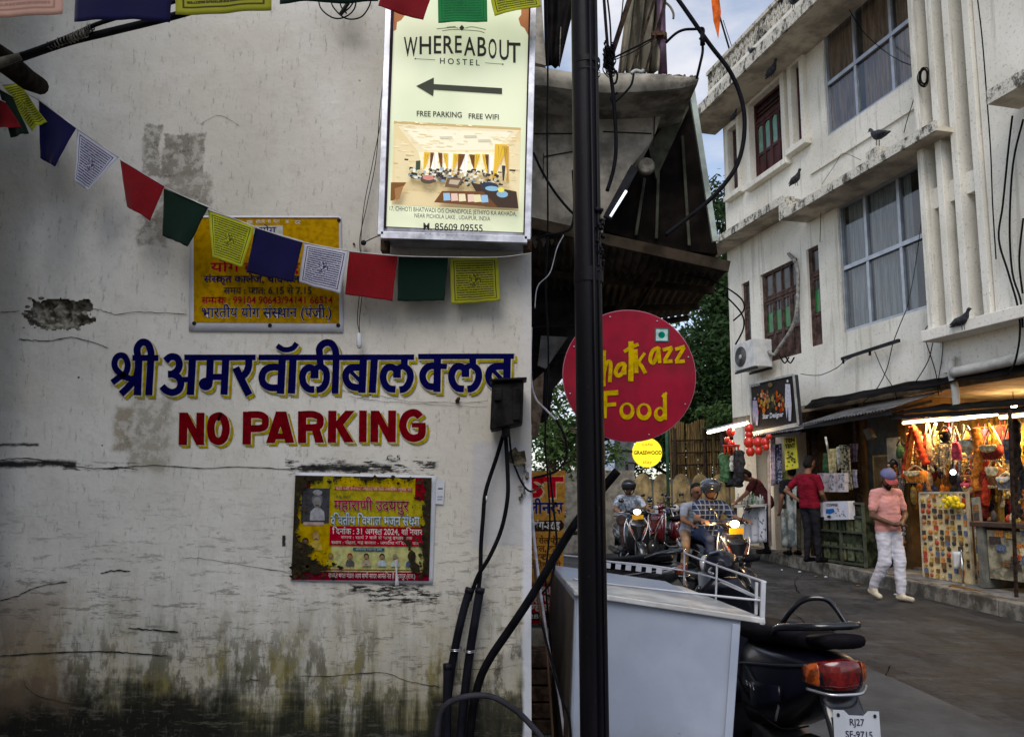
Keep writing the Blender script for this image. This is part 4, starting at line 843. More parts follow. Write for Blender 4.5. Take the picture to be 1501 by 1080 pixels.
cable('fat_cable', 'thick black cable slanting from the pole side down across the wall corner', [(905, 690), (872, 730), (838, 775), (805, 830), (775, 880), (745, 925), (718, 965), (702, 1000), (692, 1050), (685, 1120), (680, 1215)], .0165, [2.95, 2.98, 3.02, 3.07, 3.11, 3.14, 3.18, 3.2, 3.2, 3.2, 3.2], n=12)
cable('arched_cable', 'dull black cable arching over the conduits at the foot of the wall', [(640, 1080), (645, 1046), (662, 1027), (695, 1019), (725, 1022), (755, 1040), (778, 1062), (800, 1090), (830, 1150)], .0115, 3.12, mat('grey_black_rubber', (.03, .03, .036), .5, var=.3, bump=.2))
m = M(); m.tube([P(709, 731, 3.235) + Vector((.012, .012 * math.cos(a), .012 * math.sin(a))) * 1 for a in [i * PI / 3 for i in range(5)]], .003, 5); m.build('cable_tie', MATS['white_plastic'], None, label='white tie round the left cable beneath the junction box', cat='cable tie')
t = thing('broken_bracket', 'dark broken bracket and chipped cement by the wall corner under the junction box', 'bracket', P(758, 680, 3.26))
m = M(); m.add([P(745, 662, 3.25), P(756, 655, 3.24), P(760, 662, 3.25), P(769, 660, 3.24), P(772, 676, 3.25), P(760, 684, 3.24), P(747, 678, 3.25)], [(0, 1, 2, 3, 4, 5, 6)]); m.build('metal_scrap', mat('dark_scrap', (.06, .05, .03), .7, var=.6, ns=40), t, fix=False, solid=.01)
for k in range(14):
    m = M(); m.ball(P(766 + rnd.uniform(-4, 8), 672 + k * 4.5, 3.285), (rnd.uniform(.004, .010), .006, rnd.uniform(.006, .014)), 6, 4); m.build('cement_crumb', STONE, t)
GREYW = mat('grey_white_wire', (.40, .40, .45), .5, var=.25, ns=20)
for lb, pts, r, Y, mm in (
    ('white wire dropping straight down along the wall corner past the lettering', [(779, 480), (778, 520), (779, 560), (786, 585), (800, 600), (815, 615)], .0045, 3.45, GREYW),
    ('long dark wire falling from the roof slab in the gap left of the pole', [(801, -20), (803, 90), (802, 200), (803, 330), (800, 420), (804, 520), (799, 640), (803, 700), (806, 770), (800, 850), (806, 930), (812, 1010), (818, 1100)], .0045, 3.7, BLK),
    ('pale bundled wire hanging behind the wall corner beside the red board', [(777, 640), (778, 720), (783, 790), (790, 850), (797, 900), (806, 960), (818, 1010), (830, 1100)], .0065, 3.5, GREYW),
    ('black cord crossing the concrete slab towards the pole', [(782, 224), (794, 250), (812, 280), (832, 305), (846, 318)], .006, 3.4, BLK),
    ('black cord sagging below the slab left of the pole', [(786, 352), (800, 345), (820, 342), (838, 332), (842, 300), (840, 250)], .007, 3.5, BLK),
    ('grey wire looping before the dark eave at the wall corner', [(784, 452), (788, 420), (806, 400), (816, 365), (826, 345)], .0025, 3.6, GREYW),
    ('green black wire looping over the red board to the pole', [(812, 610), (828, 640), (830, 670), (818, 688), (800, 696), (782, 700)], .006, 3.5, BLK),
    ('slack brown wire between the wall corner and the white cart', [(783, 820), (789, 880), (800, 940), (806, 1010), (812, 1100)], .006, 3.4, mat('brown_wire', (.06, .035, .02), .6)),
    ('dark blue wire ending by the cart side', [(792, 905), (806, 960), (822, 1020), (834, 1050), (838, 1100)], .005, 3.2, BLK),
    ('black wire hanging along the red board', [(806, 690), (812, 750), (816, 800), (808, 850), (792, 872)], .005, 3.5, BLK)):
    m = M(); m.tube(cr([P(x, y, Y) for x, y in pts], 6), r, 7); m.build('hanging_wire', mm, None, label=lb, cat='wire')
t = thing('utility_pole', 'black painted steel utility pole with vertical seams standing before the red round sign', 'pole', P(867, 1240, 2.6))
PX0, PX1 = 845.5, 884.5; pc = P(866.5, 720, 2.6).x; pc2 = P(868, 1080, 2.6).x; rr_ = 0.0465
m = M(); sg = 40; zs2 = [-.2, 1.2, 2.6, 4.2]; secs = []
prof = []
for j in range(sg):
    a = 2 * PI * j / sg; r = rr_ * (1 - 0.05 * (abs(((a - 4.95 + PI) % (2 * PI)) - PI) < .12) + .03 * (abs(((a - 4.75 + PI) % (2 * PI)) - PI) < .1)); prof.append((a, r))
vs = []
for z in zs2:
    cx = pc + (z - 1.45) * -0.0025
    vs += [Vector((cx + math.cos(a) * r, 2.6 + math.sin(a) * r, z)) for a, r in prof]
fs = [(i * sg + j, i * sg + (j + 1) % sg, (i + 1) * sg + (j + 1) % sg, (i + 1) * sg + j) for i in range(3) for j in range(sg)]
m.add(vs, fs, 0, True)
POLE = NT('black_bitumen_paint'); n = POLE.noise(8, 6, .65, stretch=(1, 1, .12)); n2 = POLE.noise(55, 5, .75)
pcx = POLE.mix(POLE.step(n, .4, .7), (.003, .0025, .004), (.009, .007, .010)); pcx = POLE.mix(POLE.math('MULTIPLY', POLE.step(n2, .66, .72), .5), pcx, (.14, .09, .07))
POLE.bump(POLE.math('ADD', n, POLE.math('MULTIPLY', n2, .5)), .5, .004); POLE.b.inputs['IOR'].default_value = 1.25; POLE.b.inputs['Specular IOR Level'].default_value = .4; POLE.fin(pcx, POLE.math('ADD', .28, POLE.math('MULTIPLY', n, .3)))
m.build('shaft', POLE.m, t)
m = M(); m.tube([(pc + .012, 2.6 - .047, -.2), (pc + .012 + .0025 * 1.4, 2.6 - .047, 1.45), (pc + .012 - .004, 2.6 - .047, 4.2)], .0048, 8); m.build('riser_conduit', POLE.m, t)
m = M(); m.tube([(pc + .031, 2.6 - .038, -.2), (pc + .031, 2.6 - .038, 4.2)], .0035, 8); m.build('riser_conduit', POLE.m, t)
for z, h in ((2.93, .02), (2.9, .006), (2.15, .05)):
    m = M(); m.tube([(pc, 2.6, z), (pc, 2.6, z + h)], .050, 24, cap=False); m.build('strap', POLE.m, t)
m = M()
for k in range(60): m.ball((pc + rnd.uniform(.01, .05), 2.6 - .045 + rnd.uniform(0, .03), 2.18 + rnd.uniform(0, .22)), rnd.uniform(.004, .010), 6, 4)
m.build('tar_lumps', POLE.m, t, kind='stuff')
CONCR = mat('grimy_concrete', (0.24, 0.22, 0.18), 0.9, var=0.4, ns=5, bump=0.7, bs=25, dirt=0.75)
CONCL = mat('stained_limewash', (0.26, 0.235, 0.195), 0.9, var=0.3, ns=4, bump=0.5, bs=20, dirt=0.55)
t = thing('concrete_building', 'weathered concrete building corner with a projecting slab just right of the painted wall', 'building', P(800, 330, 6.0))
def PY3(pts, Y): return [P(x, y, Y) for x, y in pts]
top = [(776, 96), (800, 100), (845, 107), (885, 108), (918, 107), (960, 109), (1000, 112), (1024, 114)]
bot = [(776, 124), (800, 127), (845, 133), (885, 136), (918, 136), (960, 134), (1000, 130), (1022, 124)]
m = M(); n = len(top); vs = []
for k, (a, b) in enumerate(zip(top, bot)):
    for i in range(5):
        f = i / 4; p = P(a[0] + (b[0] - a[0]) * f, a[1] + (b[1] - a[1]) * f, 5.0); p.y -= .03 * math.sin(f * PI); p.z += .008 * mnoise.noise(Vector((k * 1.7, i, 1))); vs.append(p)
m.add(vs, [(k * 5 + i, k * 5 + i + 1, (k + 1) * 5 + i + 1, (k + 1) * 5 + i) for k in range(n - 1) for i in range(4)], 0, True)
tb = [P(x, y, 5.0) for x, y in top]; bb = [P(x, y, 5.0) for x, y in bot]; dv = Vector((0, .9, 0))
for L_ in (tb, bb):
    m.add(L_ + [p + dv for p in L_], [(i, i + 1, n + i + 1, n + i) for i in range(n - 1)])
m.add([tb[-1], bb[-1], bb[-1] + dv, tb[-1] + dv], [(0, 1, 2, 3)])
m.build('slab', CONCR, t)
for k in range(70):   # crumbled slab lip and bits on top
    m = M() if k == 0 else m; x = rnd.uniform(790, 1020); m.ball(P(x, 107 + (x - 780) * .025, 5.02 + rnd.uniform(0, .2)), (rnd.uniform(.006, .022), .02, rnd.uniform(.004, .016)), 6, 4)
m.build('slab_debris', STONE, t, kind='stuff')
m = M(); m.prism(PY3([(776, 118), (990, 124), (972, 160), (962, 192), (950, 214), (925, 244), (884, 322), (884, 348), (815, 352), (776, 350)], 5.38), (0, .9, 0)); m.build('wall', CONCL, t)
for pts in ([(783, 196), (845, 196)], [(884, 193), (955, 196)], [(797, 230), (840, 222)], [(884, 165), (960, 170)], [(960, 165), (958, 215)], [(797, 225), (796, 262)]):
    m = M(); a, b = P(*pts[0], 5.372), P(*pts[1], 5.372); m.bar(a, b, .006, .008, up=(0, 1, 0)); m.build('plaster_joint', CR, t)
m = M(); m.lathe(P(947, 244, 5.37), (0, -1, 0), [(-.02, .062), (.02, .058), (.03, .045)], 18); m.build('plaster_boss', CONCR, t)
# upper mass of the same building with post
m = M(); m.prism(PY3([(783, 0), (794, 0), (800, 96), (783, 92)], 5.1), (0, .4, 0)); m.build('post', CONCL, t); 
m = M(); m.prism(PY3([(776, -60), (783, -60), (783, 96), (776, 92)], 5.2), (0, .4, 0)); m.build('post', CONCL, t)
TARP = mat('black_tarpaulin', (0.005, 0.004, 0.004), 0.6, var=0.5, ns=7, bump=.5, bs=14)
def sheet(name, q, Y, m_, label, cat, fold=.03, nf=6, parent=None, solid=.003, dY=(0, 0, 0, 0)):
    qs = [P(x, y, Y + d) for (x, y), d in zip(q, dY)]
    m = M(); m.grid(lambda u, v: bil(qs, u, 1 - v) + Vector((0, fold * math.sin(u * nf * 2 + v * 2.3) * (.4 + .6 * v) + fold * .6 * mnoise.noise(Vector((u * 6, v * 3, Y))), 0)), 30, 20)
    return m.build(name, m_, parent, fix=False, solid=solid, label=label, cat=cat)
sheet('tarpaulin', [(796, -60), (858, -60), (820, 100), (799, 96)], 5.4, TARP, 'black tarpaulin hanging at the top of the gap between wall and pole', 'tarpaulin')
m = M(); m.tube([P(822, 40, 5.3), P(820, 96, 5.3)], .004, 6); m.build('rope', ROPE, None, label='thin pale rope against the black tarpaulin left of the pole', cat='rope')
TARP2 = mat('folded_canvas', (0.13, 0.115, 0.085), 0.9, var=.55, ns=5, bump=.8, bs=12, stretch=(3, 1, .4), dirt=.5)
t2 = thing('canvas_bundle', 'folded brown grey canvas bundle leaning against the purple post on the slab', 'canvas', P(925, 106, 5.2))
qs = [P(930, -70, 5.5), P(985, -70, 5.3), P(966, 110, 5.2), P(906, 108, 5.35)]
m = M(); m.grid(lambda u, v: bil(qs, u, 1 - v) + Vector((.012 * math.sin(u * 22), .055 * math.sin(u * 26 + 2 * v) + .03 * mnoise.noise(Vector((u * 9, v * 3, 1))), 0)), 70, 20); m.build('canvas', TARP2, t2, fix=False, solid=.006)
for a, b, w in (((942, -60), (893, 92), .035), ((972, -40), (925, 108), .018), ((992, -60), (945, 108), .014)):
    m = M(); m.bar(P(*a, 5.15), P(*b, 5.15), w, .03, up=(0, 1, 0)); m.build('pole_stick', mat('dark_wood', (.03, .02, .015), .8, var=.5, ns=20, bump=.4), t2)
t2 = thing('roof_post', 'purple brown steel post with a clamp standing on the slab edge', 'post', P(971, 108, 5.2))
PUR = mat('purple_primer', (.085, .045, .075), .45, .2, var=.25, ns=12, dirt=.3)
m = M(); m.tube([P(967, -80, 5.2), P(970, 60, 5.2), P(972, 109, 5.2)], .030, 14); m.build('post', PUR, t2)
m = M(); m.tube([P(970, 50, 5.2), P(970.5, 60, 5.2)], .036, 14); m.build('clamp', RUST, t2)
m = M(); m.bar(P(955, 52, 5.16), P(972, 51, 5.16), .05, .03); m.build('clamp_bar', RUST, t2)
m = M(); m.tube(cr([P(974, 3, 5.15), P(982, 10, 5.15), P(987, 20, 5.15), P(987, 28, 5.15)], 5), .008, 6); m.build('frayed_rag', TARP2, t2)
# snarl of wires behind the pole
t2 = thing('wire_snarl', 'snarl of black wires and knots bunched to the right of the pole above the slab', 'wires', P(895, 110, 4.6))
for k in range(16):
    a0 = rnd.random() * 6; pts = []
    for i in range(9):
        pts.append(P(893 + 9 * math.cos(a0 + i * 1.3) * rnd.uniform(.4, 1.1), 86 + 28 * math.sin(a0 * 2 + i * .9) * rnd.uniform(.3, 1), 4.6 + rnd.uniform(-.05, .05)))
    m = M(); m.tube(cr(pts, 5), .0035, 5); m.build('wire_coil', BLK, t2)
for pts, r in (([(884, -20), (890, 60), (893, 80)], .010), ([(888, -20), (894, 30), (896, 75)], .006), ([(915, -20), (910, 30), (898, 70)], .004), ([(893, 100), (898, 130), (902, 180), (903, 220), (899, 250), (890, 280)], .012), ([(896, 100), (897, 120), (902, 122), (905, 112), (903, 104)], .007), ([(929, 108), (925, 125), (912, 140), (900, 150), (896, 143), (905, 136)], .007), ([(898, 86), (930, 70), (958, 56)], .006), ([(890, 92), (925, 78), (955, 60)], .003)):
    m = M(); m.tube(cr([P(x, y, 4.6) for x, y in pts], 6), r, 7); m.build('loose_wire', BLK, t2)
m = M(); m.tube(cr([P(925, 108, 4.9), P(932, 104, 4.9), P(940, 106, 4.9), P(943, 103, 4.9)], 5), .012, 7); m.build('white_rag', mat('rag_white', (.5, .5, .47), .9, bump=.3), t2)
# big overhead cable
cable('overhead_cable', 'long black overhead cable sweeping down past the corner roof and back to the dark awning', [(980, -20), (1000, 8), (1040, 65), (1070, 105), (1088, 150), (1091, 195), (1082, 238), (1062, 270), (1035, 298), (1005, 322), (975, 345)], .0145, 4.9)
t2 = thing('cable_knot', 'black cable arching from the purple post to a knot and down to the slab corner', 'cable', P(1025, 115, 4.9))
m = M(); m.tube(cr([P(976, 63, 4.95), P(990, 50, 4.9), P(1003, 44, 4.9), P(1020, 43, 4.9), P(1030, 42, 4.9), P(1031, 50, 4.9), P(1026, 58, 4.9)], 6), .009, 8); m.build('cable', BLK, t2)
m = M(); m.tube(cr([P(1029, 55, 4.9), P(1030, 75, 4.9), P(1026, 95, 4.9), P(1021, 116, 4.95)], 6), .009, 8); m.build('cable', BLK, t2)
m = M(); m.tube([P(1029, 48, 4.88), P(1030, 66, 4.88)], [.012, .018], 8); m.build('knot', BLK, t2)
for pts, lb in (([(1075, 470), (1090, 455), (1088, 440), (1070, 425), (1040, 410), (1000, 402)], 'thin dark wire curling off the awning towards the cream building'), ([(1078, 505), (1090, 480), (1086, 458), (1060, 430)], 'second thin wire drooping beside the cream building corner')):
    cable('hanging_wire', lb, pts, .006, 5.6, cat='wire')
# dark side panel with pale edge, lamp tube
t = thing('shutter_hood', 'dark hanging hood panel with a pale green edge strip beneath the slab', 'awning', P(985, 360, 5.6))
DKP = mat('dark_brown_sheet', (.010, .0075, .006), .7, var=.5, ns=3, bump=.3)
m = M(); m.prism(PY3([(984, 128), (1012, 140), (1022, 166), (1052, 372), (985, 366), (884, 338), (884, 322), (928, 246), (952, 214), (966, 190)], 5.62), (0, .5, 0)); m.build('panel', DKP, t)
m = M(); m.bar(P(1012, 120, 5.5), P(1048, 354, 5.5), .040, .03, up=(0, 1, 0)); m.build('edge_strip', mat('pale_green_strip', (.33, .38, .33), .5, var=.2, dirt=.3), t)
m = M(); m.prism(PY3([(950, 215), (1005, 140), (1010, 158), (962, 262)], 5.55), (0, .05, 0)); m.build('brace', mat('dark_olive', (.05, .05, .035), .8, var=.4), t)
for a, b in (((945, 262), (932, 345)), ((965, 250), (962, 350)), ((1000, 200), (1010, 360))):
    m = M(); m.bar(P(*a, 5.58), P(*b, 5.58), .02, .02, up=(0, 1, 0)); m.build('rib', MATS['dark_olive'], t)
t = thing('tube_lamp', 'short white tube lamp in a black holder slanting under the slab right of the pole', 'lamp', P(900, 318, 5.3))
m = M(); m.bar(P(890, 320, 5.33), P(930, 246, 5.33), .06, .04, up=(0, 1, 0)); m.build('holder', BLKM, t)
m = M(); m.tube([P(895, 317, 5.28), P(918, 280, 5.28)], .010, 10); m.build('tube', emit('cold_tube', (.85, .9, 1), .6), t)
# corrugated awning from below
t = thing('tin_awning', 'rusty corrugated tin awning seen from below above the red round sign', 'awning', P(960, 400, 6.0))
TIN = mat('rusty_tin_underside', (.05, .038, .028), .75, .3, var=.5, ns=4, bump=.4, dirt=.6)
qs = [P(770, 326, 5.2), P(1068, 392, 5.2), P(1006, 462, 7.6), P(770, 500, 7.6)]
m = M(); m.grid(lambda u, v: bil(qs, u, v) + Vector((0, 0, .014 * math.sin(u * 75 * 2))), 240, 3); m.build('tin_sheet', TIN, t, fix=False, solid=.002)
m = M(); m.bar(qs[0] + Vector((0, -.01, 0)), qs[1] + Vector((0, -.01, 0)), .03, .075); m.build('front_beam', mat('brown_beam', (.035, .026, .018), .8, var=.4, dirt=.4), t)
for f in (.28, .62, .93):
    m = M(); m.bar(qs[0].lerp(qs[3], f) - Vector((0, 0, .05)), qs[1].lerp(qs[2], f) - Vector((0, 0, .05)), .04, .05); m.build('purlin', MATS['brown_beam'], t)
for a, b in (((975, 372), (870, 500)), ((968, 398), (935, 452))):
    m = M(); m.bar(P(*a, 5.4), P(*b, 6.6), .05 if a[0] == 975 else .02, .04); m.build('strut', MATS['brown_beam'], t)
# dark eave and shutters left of the pole
t = thing('boarded_shop', 'dark boarded shop with a low eave between the wall corner and the pole', 'shop', P(815, 600, 6.2))
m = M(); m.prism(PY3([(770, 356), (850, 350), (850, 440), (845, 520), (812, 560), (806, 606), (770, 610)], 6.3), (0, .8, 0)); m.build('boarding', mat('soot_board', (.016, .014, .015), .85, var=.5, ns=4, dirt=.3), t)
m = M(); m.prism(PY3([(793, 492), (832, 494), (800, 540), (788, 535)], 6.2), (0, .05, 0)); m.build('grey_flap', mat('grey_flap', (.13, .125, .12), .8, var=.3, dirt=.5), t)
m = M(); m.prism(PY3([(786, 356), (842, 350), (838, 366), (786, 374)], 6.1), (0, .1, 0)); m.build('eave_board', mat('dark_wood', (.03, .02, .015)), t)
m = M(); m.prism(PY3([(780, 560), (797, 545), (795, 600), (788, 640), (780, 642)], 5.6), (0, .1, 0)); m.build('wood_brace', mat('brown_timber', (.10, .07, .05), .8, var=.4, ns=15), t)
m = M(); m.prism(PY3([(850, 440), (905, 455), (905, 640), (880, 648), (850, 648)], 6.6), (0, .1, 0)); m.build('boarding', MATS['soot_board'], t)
for y in (400, 440, 480, 520): 
    m = M(); m.bar(P(776, y, 6.28), P(843, y - 4, 6.28), .012, .01, up=(0, 1, 0)); m.build('board_joint', BLKM, t)
SY = 3.12
t = thing('round_sign', 'round crimson food sign with yellow brush lettering and a green veg mark behind the pole', 'sign', P(922, 648, SY))
cx, cy = 922.5, 550.0; c0 = P(cx, cy, SY); rr = 98.0 / FPX * SY * 1.0
m = M(); m.lathe(c0, (0.0, 1, 0), [(0, rr * .995), (.002, rr), (.028, rr), (.030, rr * .99)], 72, smooth=False)
CRIM = mat('crimson_vinyl', (0.24, 0.002, 0.018), 0.42, var=.18, ns=5, spec=.14, dirt=.12); m.build('disc', CRIM, t)
for a_ in range(8):
    mm = M(); mm.lathe(c0 + Vector((math.cos(a_ * PI / 4 + .3) * rr * .94, -.001, math.sin(a_ * PI / 4 + .3) * rr * .94)), (0, -1, 0), [(0, .0035), (.002, .003)], 8); mm.build('rivet', ALU, t)
m = M(); m.tube([c0 + Vector((math.cos(2 * PI * i / 72) * (rr + .001), .004, math.sin(2 * PI * i / 72) * (rr + .001))) for i in range(72)], .0022, 6, closed=True); m.build('rim', mat('pink_rim', (.35, .12, .16), .35), t)
m = M(); m.bar(P(868, 470, 3.16), P(868, 630, 3.16), .02, .02); m.build('mount_rail', RUST, t)
for y in (490, 612):
    m = M(); m.bar(P(866, y, 2.63), P(868, y, 3.15), .02, .006); m.build('bracket', RUST, t)
pr = Print(mapY(SY - .001), (0, -1, 0), .0012, .00005); YL = (0.55, 0.36, 0.012)
zz = lambda pts: [(780 + a / 4.697, 430 + b / 4.697) for a, b in pts]
for w, pts, smf in ((34, [(492, 392), (488, 640)], 0), (26, [(490, 560), (512, 480), (540, 482), (534, 612)], 1), (28, [(640, 485), (600, 492), (574, 540), (592, 566), (622, 545), (640, 490)], 1), (24, [(636, 480), (638, 560)], 0),
    (36, [(680, 330), (682, 470), (678, 605)], 1), (24, [(632, 402), (680, 372), (732, 350)], 1), (28, [(712, 385), (718, 548)], 0), (20, [(775, 410), (728, 478)], 0), (26, [(726, 470), (752, 500), (780, 550)], 1),
    (26, [(872, 375), (830, 395), (812, 455), (832, 480), (856, 440), (872, 375)], 1), (24, [(868, 370), (878, 480)], 0), (24, [(898, 390), (965, 372)], 0), (24, [(962, 376), (908, 466)], 0), (24, [(903, 470), (966, 466)], 0),
    (24, [(984, 386), (1050, 366)], 0), (24, [(1046, 372), (990, 468)], 0), (24, [(984, 472), (1050, 466)], 0), (30, [(440, 470), (400, 440), (350, 480), (335, 560), (360, 630), (420, 640), (450, 600)], 1),
    (34, [(484, 690), (592, 682)], 0), (36, [(500, 690), (494, 858)], 0), (26, [(490, 770), (578, 762)], 0), (26, [(912, 686), (914, 870)], 0), (18, [(893, 712), (926, 684)], 0)):
    pr.stroke(zz(pts), w / 4.697, YL, bool(smf), k=5)
for x, y, a, b in ((652, 806, 40, 47), (769, 810, 40, 47), (880, 826, 30, 38)):
    pr.stroke(zz([(x + a * math.cos(i * PI / 10), y + b * math.sin(i * PI / 10)) for i in range(21)]), [(24 + 9 * math.sin(i * PI / 10)) / 4.697 for i in range(21)], YL, False)
q0, q1 = zz([(844, 240), (940, 334)]); pr.rect(q0[0], q0[1], q1[0], q1[1], (0.02, 0.16, 0.11)); pr.rect(q0[0] + 1.6, q0[1] + 1.6, q1[0] - 1.6, q1[1] - 1.6, (.50, .62, .62)); pr.disc(*zz([(891, 287)])[0], 5, 5, (.0, .20, .12))
pr.build('sign_lettering', t, print_mat('vinyl_print', 0, .35))
BY = 4.6
t = thing('hoarding_board', 'tan and red cleaners board in Hindi half hidden behind the wall corner', 'sign', P(805, 910, BY))
bl = [(765, 692), (829, 689), (822, 912), (765, 914)]
m = M(); m.prism(PY3(bl, BY), (0, .04, 0)); m.build('board', mat('board_edge', (.2, .12, .06), .6), t)
pr = Print(mapY(BY - .002), (0, -1, 0), .0015, .00006); TAN = (.38, .20, .06); RD = (.34, .02, .03)
pr.poly([(765, 692), (829, 689), (825, 852), (765, 854)], TAN); pr.poly([(765, 856), (824, 854), (822, 912), (765, 914)], RD)
pr.text('ST', 772, 728, 827, 697, (.45, .35, .2), .09); pr.text('ST', 772, 727, 826, 698, (.40, .02, .03), .05)
pr.text('क्लीनर्स', 762, 752, 826, 737, (.4, .35, .3), .06); pr.text('क्लीनर्स', 762, 752, 826, 737, (.02, .02, .08), .03)
pr.poly([(765, 764), (823, 762), (827, 768), (826, 774), (821, 778), (765, 779)], (.02, .012, .01)); pr.text('वाशिंग-ड्राई', 764, 775, 821, 765, (.5, .48, .42), .03)
for k, sx in enumerate(('साड़ी रोल प्रेस,', 'कम्बल, कोट', 'पैंट शर्ट वाश', 'घर सेवा भी')): pr.text(sx, 768, 796 + k * 12, 824 - k * .5, 788 + k * 12, (.10, .04, .02), .03)
for k, sx in enumerate(('सूट वाश', 'शाल प्रेस', 'परदे वाश')): pr.text(sx, 768, 870 + k * 13, 821, 860 + k * 13, (.5, .45, .4), .04)
pr.poly([(765, 898), (822.5, 897), (822, 908), (765, 909)], (.02, .015, .015)); pr.text('98285 135', 762, 906, 820, 899.5, (.5, .5, .45), .02)
pr.build('board_print', t)
m = M(); m.box(P(805, 945, BY + .05), (.35, .1, .18)); m.build('plinth', CONCR, t)
for k in range(5):
    m = M(); m.box(P(798, 962 + k * 24, 4.3), (.16, .2, .075)); m.build('brick_course', mat('dusty_brick', (.11, .07, .05), .9, var=.5, ns=20, dirt=.5), t, bevel=.006)
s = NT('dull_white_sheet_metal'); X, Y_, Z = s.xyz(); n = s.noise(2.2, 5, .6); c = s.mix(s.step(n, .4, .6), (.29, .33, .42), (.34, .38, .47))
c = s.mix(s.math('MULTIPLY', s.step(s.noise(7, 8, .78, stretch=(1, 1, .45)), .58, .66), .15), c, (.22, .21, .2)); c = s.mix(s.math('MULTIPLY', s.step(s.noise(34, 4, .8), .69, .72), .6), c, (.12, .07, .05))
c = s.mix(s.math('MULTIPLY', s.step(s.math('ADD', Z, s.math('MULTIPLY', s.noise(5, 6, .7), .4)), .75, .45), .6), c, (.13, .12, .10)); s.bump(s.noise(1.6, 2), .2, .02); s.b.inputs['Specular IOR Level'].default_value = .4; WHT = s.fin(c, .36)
t = thing('box_cart', 'white sheet metal box cart with top rails parked at the pole', 'cart', P(960, 1200, 3.6))
A, B = P(843, 869, 3.25), P(1087, 906, 3.10); A2, B2 = P(836, 1080, 3.25), P(1075, 1080, 3.10)
def ext(a, b, z): d = (b - a); return a + d * ((z - a.z) / d.z)
Ab, Bb = ext(A, A2, .22), ext(B, B2, .22); dp = P(809, 834, 4.6) - A; dp.z = -.01
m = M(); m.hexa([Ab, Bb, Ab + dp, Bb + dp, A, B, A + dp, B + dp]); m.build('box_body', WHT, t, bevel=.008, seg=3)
m = M(); ox_ = Vector((-.004, 0, 0)); m.add([A + ox_ + Vector((0, .03, -.03)), A + dp + ox_ + Vector((0, -.03, -.03)), Ab + dp + ox_ + Vector((0, -.03, .02)), Ab + ox_ + Vector((0, .03, .02))], [(0, 1, 2, 3)]); m.build('side_panel', mat('brown_grime_shade_panel', (.07, .055, .04), .6, var=.35, ns=4, dirt=.5), t, fix=False, solid=.003)  # sheet over the left face: brown grime plus its shade, put into the colour
for a_, b_ in ((A, Ab), (B, Bb)):
    m = M(); o_ = Vector((.022 if a_ is A else -.022, -.004, -.02)); m.bar(a_ + o_, b_ + o_, .030, .004, up=(0, 1, 0)); m.build('folded_seam', WHT, t, bevel=.001)
LA, LB, LC, LD = P(841, 864, 3.22), P(1122, 906, 3.06), P(1001, 859, 4.5), P(810, 831, 4.65)
LAl, LBl = P(841, 869, 3.22), P(1122, 916, 3.06)
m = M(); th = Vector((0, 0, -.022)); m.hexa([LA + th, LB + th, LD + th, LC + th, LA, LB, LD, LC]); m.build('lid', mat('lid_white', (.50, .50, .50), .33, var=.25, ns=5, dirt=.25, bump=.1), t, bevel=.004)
WR = mat('white_rod', (.45, .46, .50), .35, var=.1)
Yr = lambda f: 4.5 + (3.07 - 4.5) * f
def rod(pts, r, nm='rail'):
    m = M(); m.tube(cr([P(x, y, Y) for x, y, Y in pts], 5), r, 8); m.build(nm, WR, t)
rod([(1003, 808, 4.5), (1008, 812, 4.4), (1052, 829, 3.75), (1122, 853, 3.07)], .0052); rod([(1002, 836, 4.5), (1052, 848, 3.75), (1119, 879, 3.07)], .0045)
rod([(887, 822, 4.55), (950, 828, 4.52), (1003, 836, 4.5)], .0045); rod([(812, 812, 4.62), (850, 816, 4.58), (887, 822, 4.55)], .0045); rod([(840, 848, 3.24), (887, 855, 3.2), (1050, 873, 3.1), (1119, 880, 3.07)], .0045)
rod([(1057, 853, 3.6), (1105, 874, 3.2)], .004); rod([(1003, 806, 4.5), (1003, 858, 4.5)], .0052, 'rail_post'); rod([(1051, 829, 3.75), (1049, 884, 3.75)], .005, 'rail_post'); rod([(812, 806, 4.62), (811, 832, 4.62)], .005, 'rail_post')
m = M(); m.bar(P(1119, 852, 3.07), P(1117, 915, 3.07), .018, .012, up=(0, 1, 0)); m.build('corner_strip', WR, t, bevel=.002)
m = M(); m.bar(P(1109, 853, 3.09), P(1108, 900, 3.09), .010, .01, up=(0, 1, 0)); m.build('corner_strip', WR, t)
for k in range(6):   # perforated strip along the far edge
    a = P(887 + k * 15, 828 + k * 1.6, 4.6); b = P(887 + k * 15 + 8, 829 + k * 1.6, 4.6); m = M(); m.bar(a, b, .03, .004, up=(0, 1, 0)); m.build('perforated_strip', WR, t)
m = M(); m.bar(P(880, 821, 4.61), P(985, 834, 4.61), .008, .01); m.build('strip_rail', WR, t)
wm = mat('tyre_rubber', (.02, .02, .02), .8, var=.3, ns=20, bump=.3)
for x, Y in ((.34, 3.45), (.84, 3.35), (.32, 4.4), (.82, 4.3)):
    m = M(); m.lathe((x - .03, Y, .13), (1, 0, 0), [(0, .10), (.01, .13), (.05, .13), (.06, .10)], 20); m.build('castor_wheel', wm, t)
m = M()
for x, y in ((1044, 1018), (1069, 1016), (1070, 988), (905, 905), (1040, 925)): m.lathe(P(x, y, 3.12 + (1087 - x) * .0006), (0, -1, 0), [(-.002, .004), (.004, .004)], 8)
m.build('rivet', ALU, t, kind='stuff')
s = NT('cream_plaster_wall'); X, Y_, Z = s.xyz(); n1 = s.noise(1.1, 6, .6); st = s.noise(1.6, 7, .7, stretch=(4, 4, .25)); sp = s.noise(26, 6, .7)
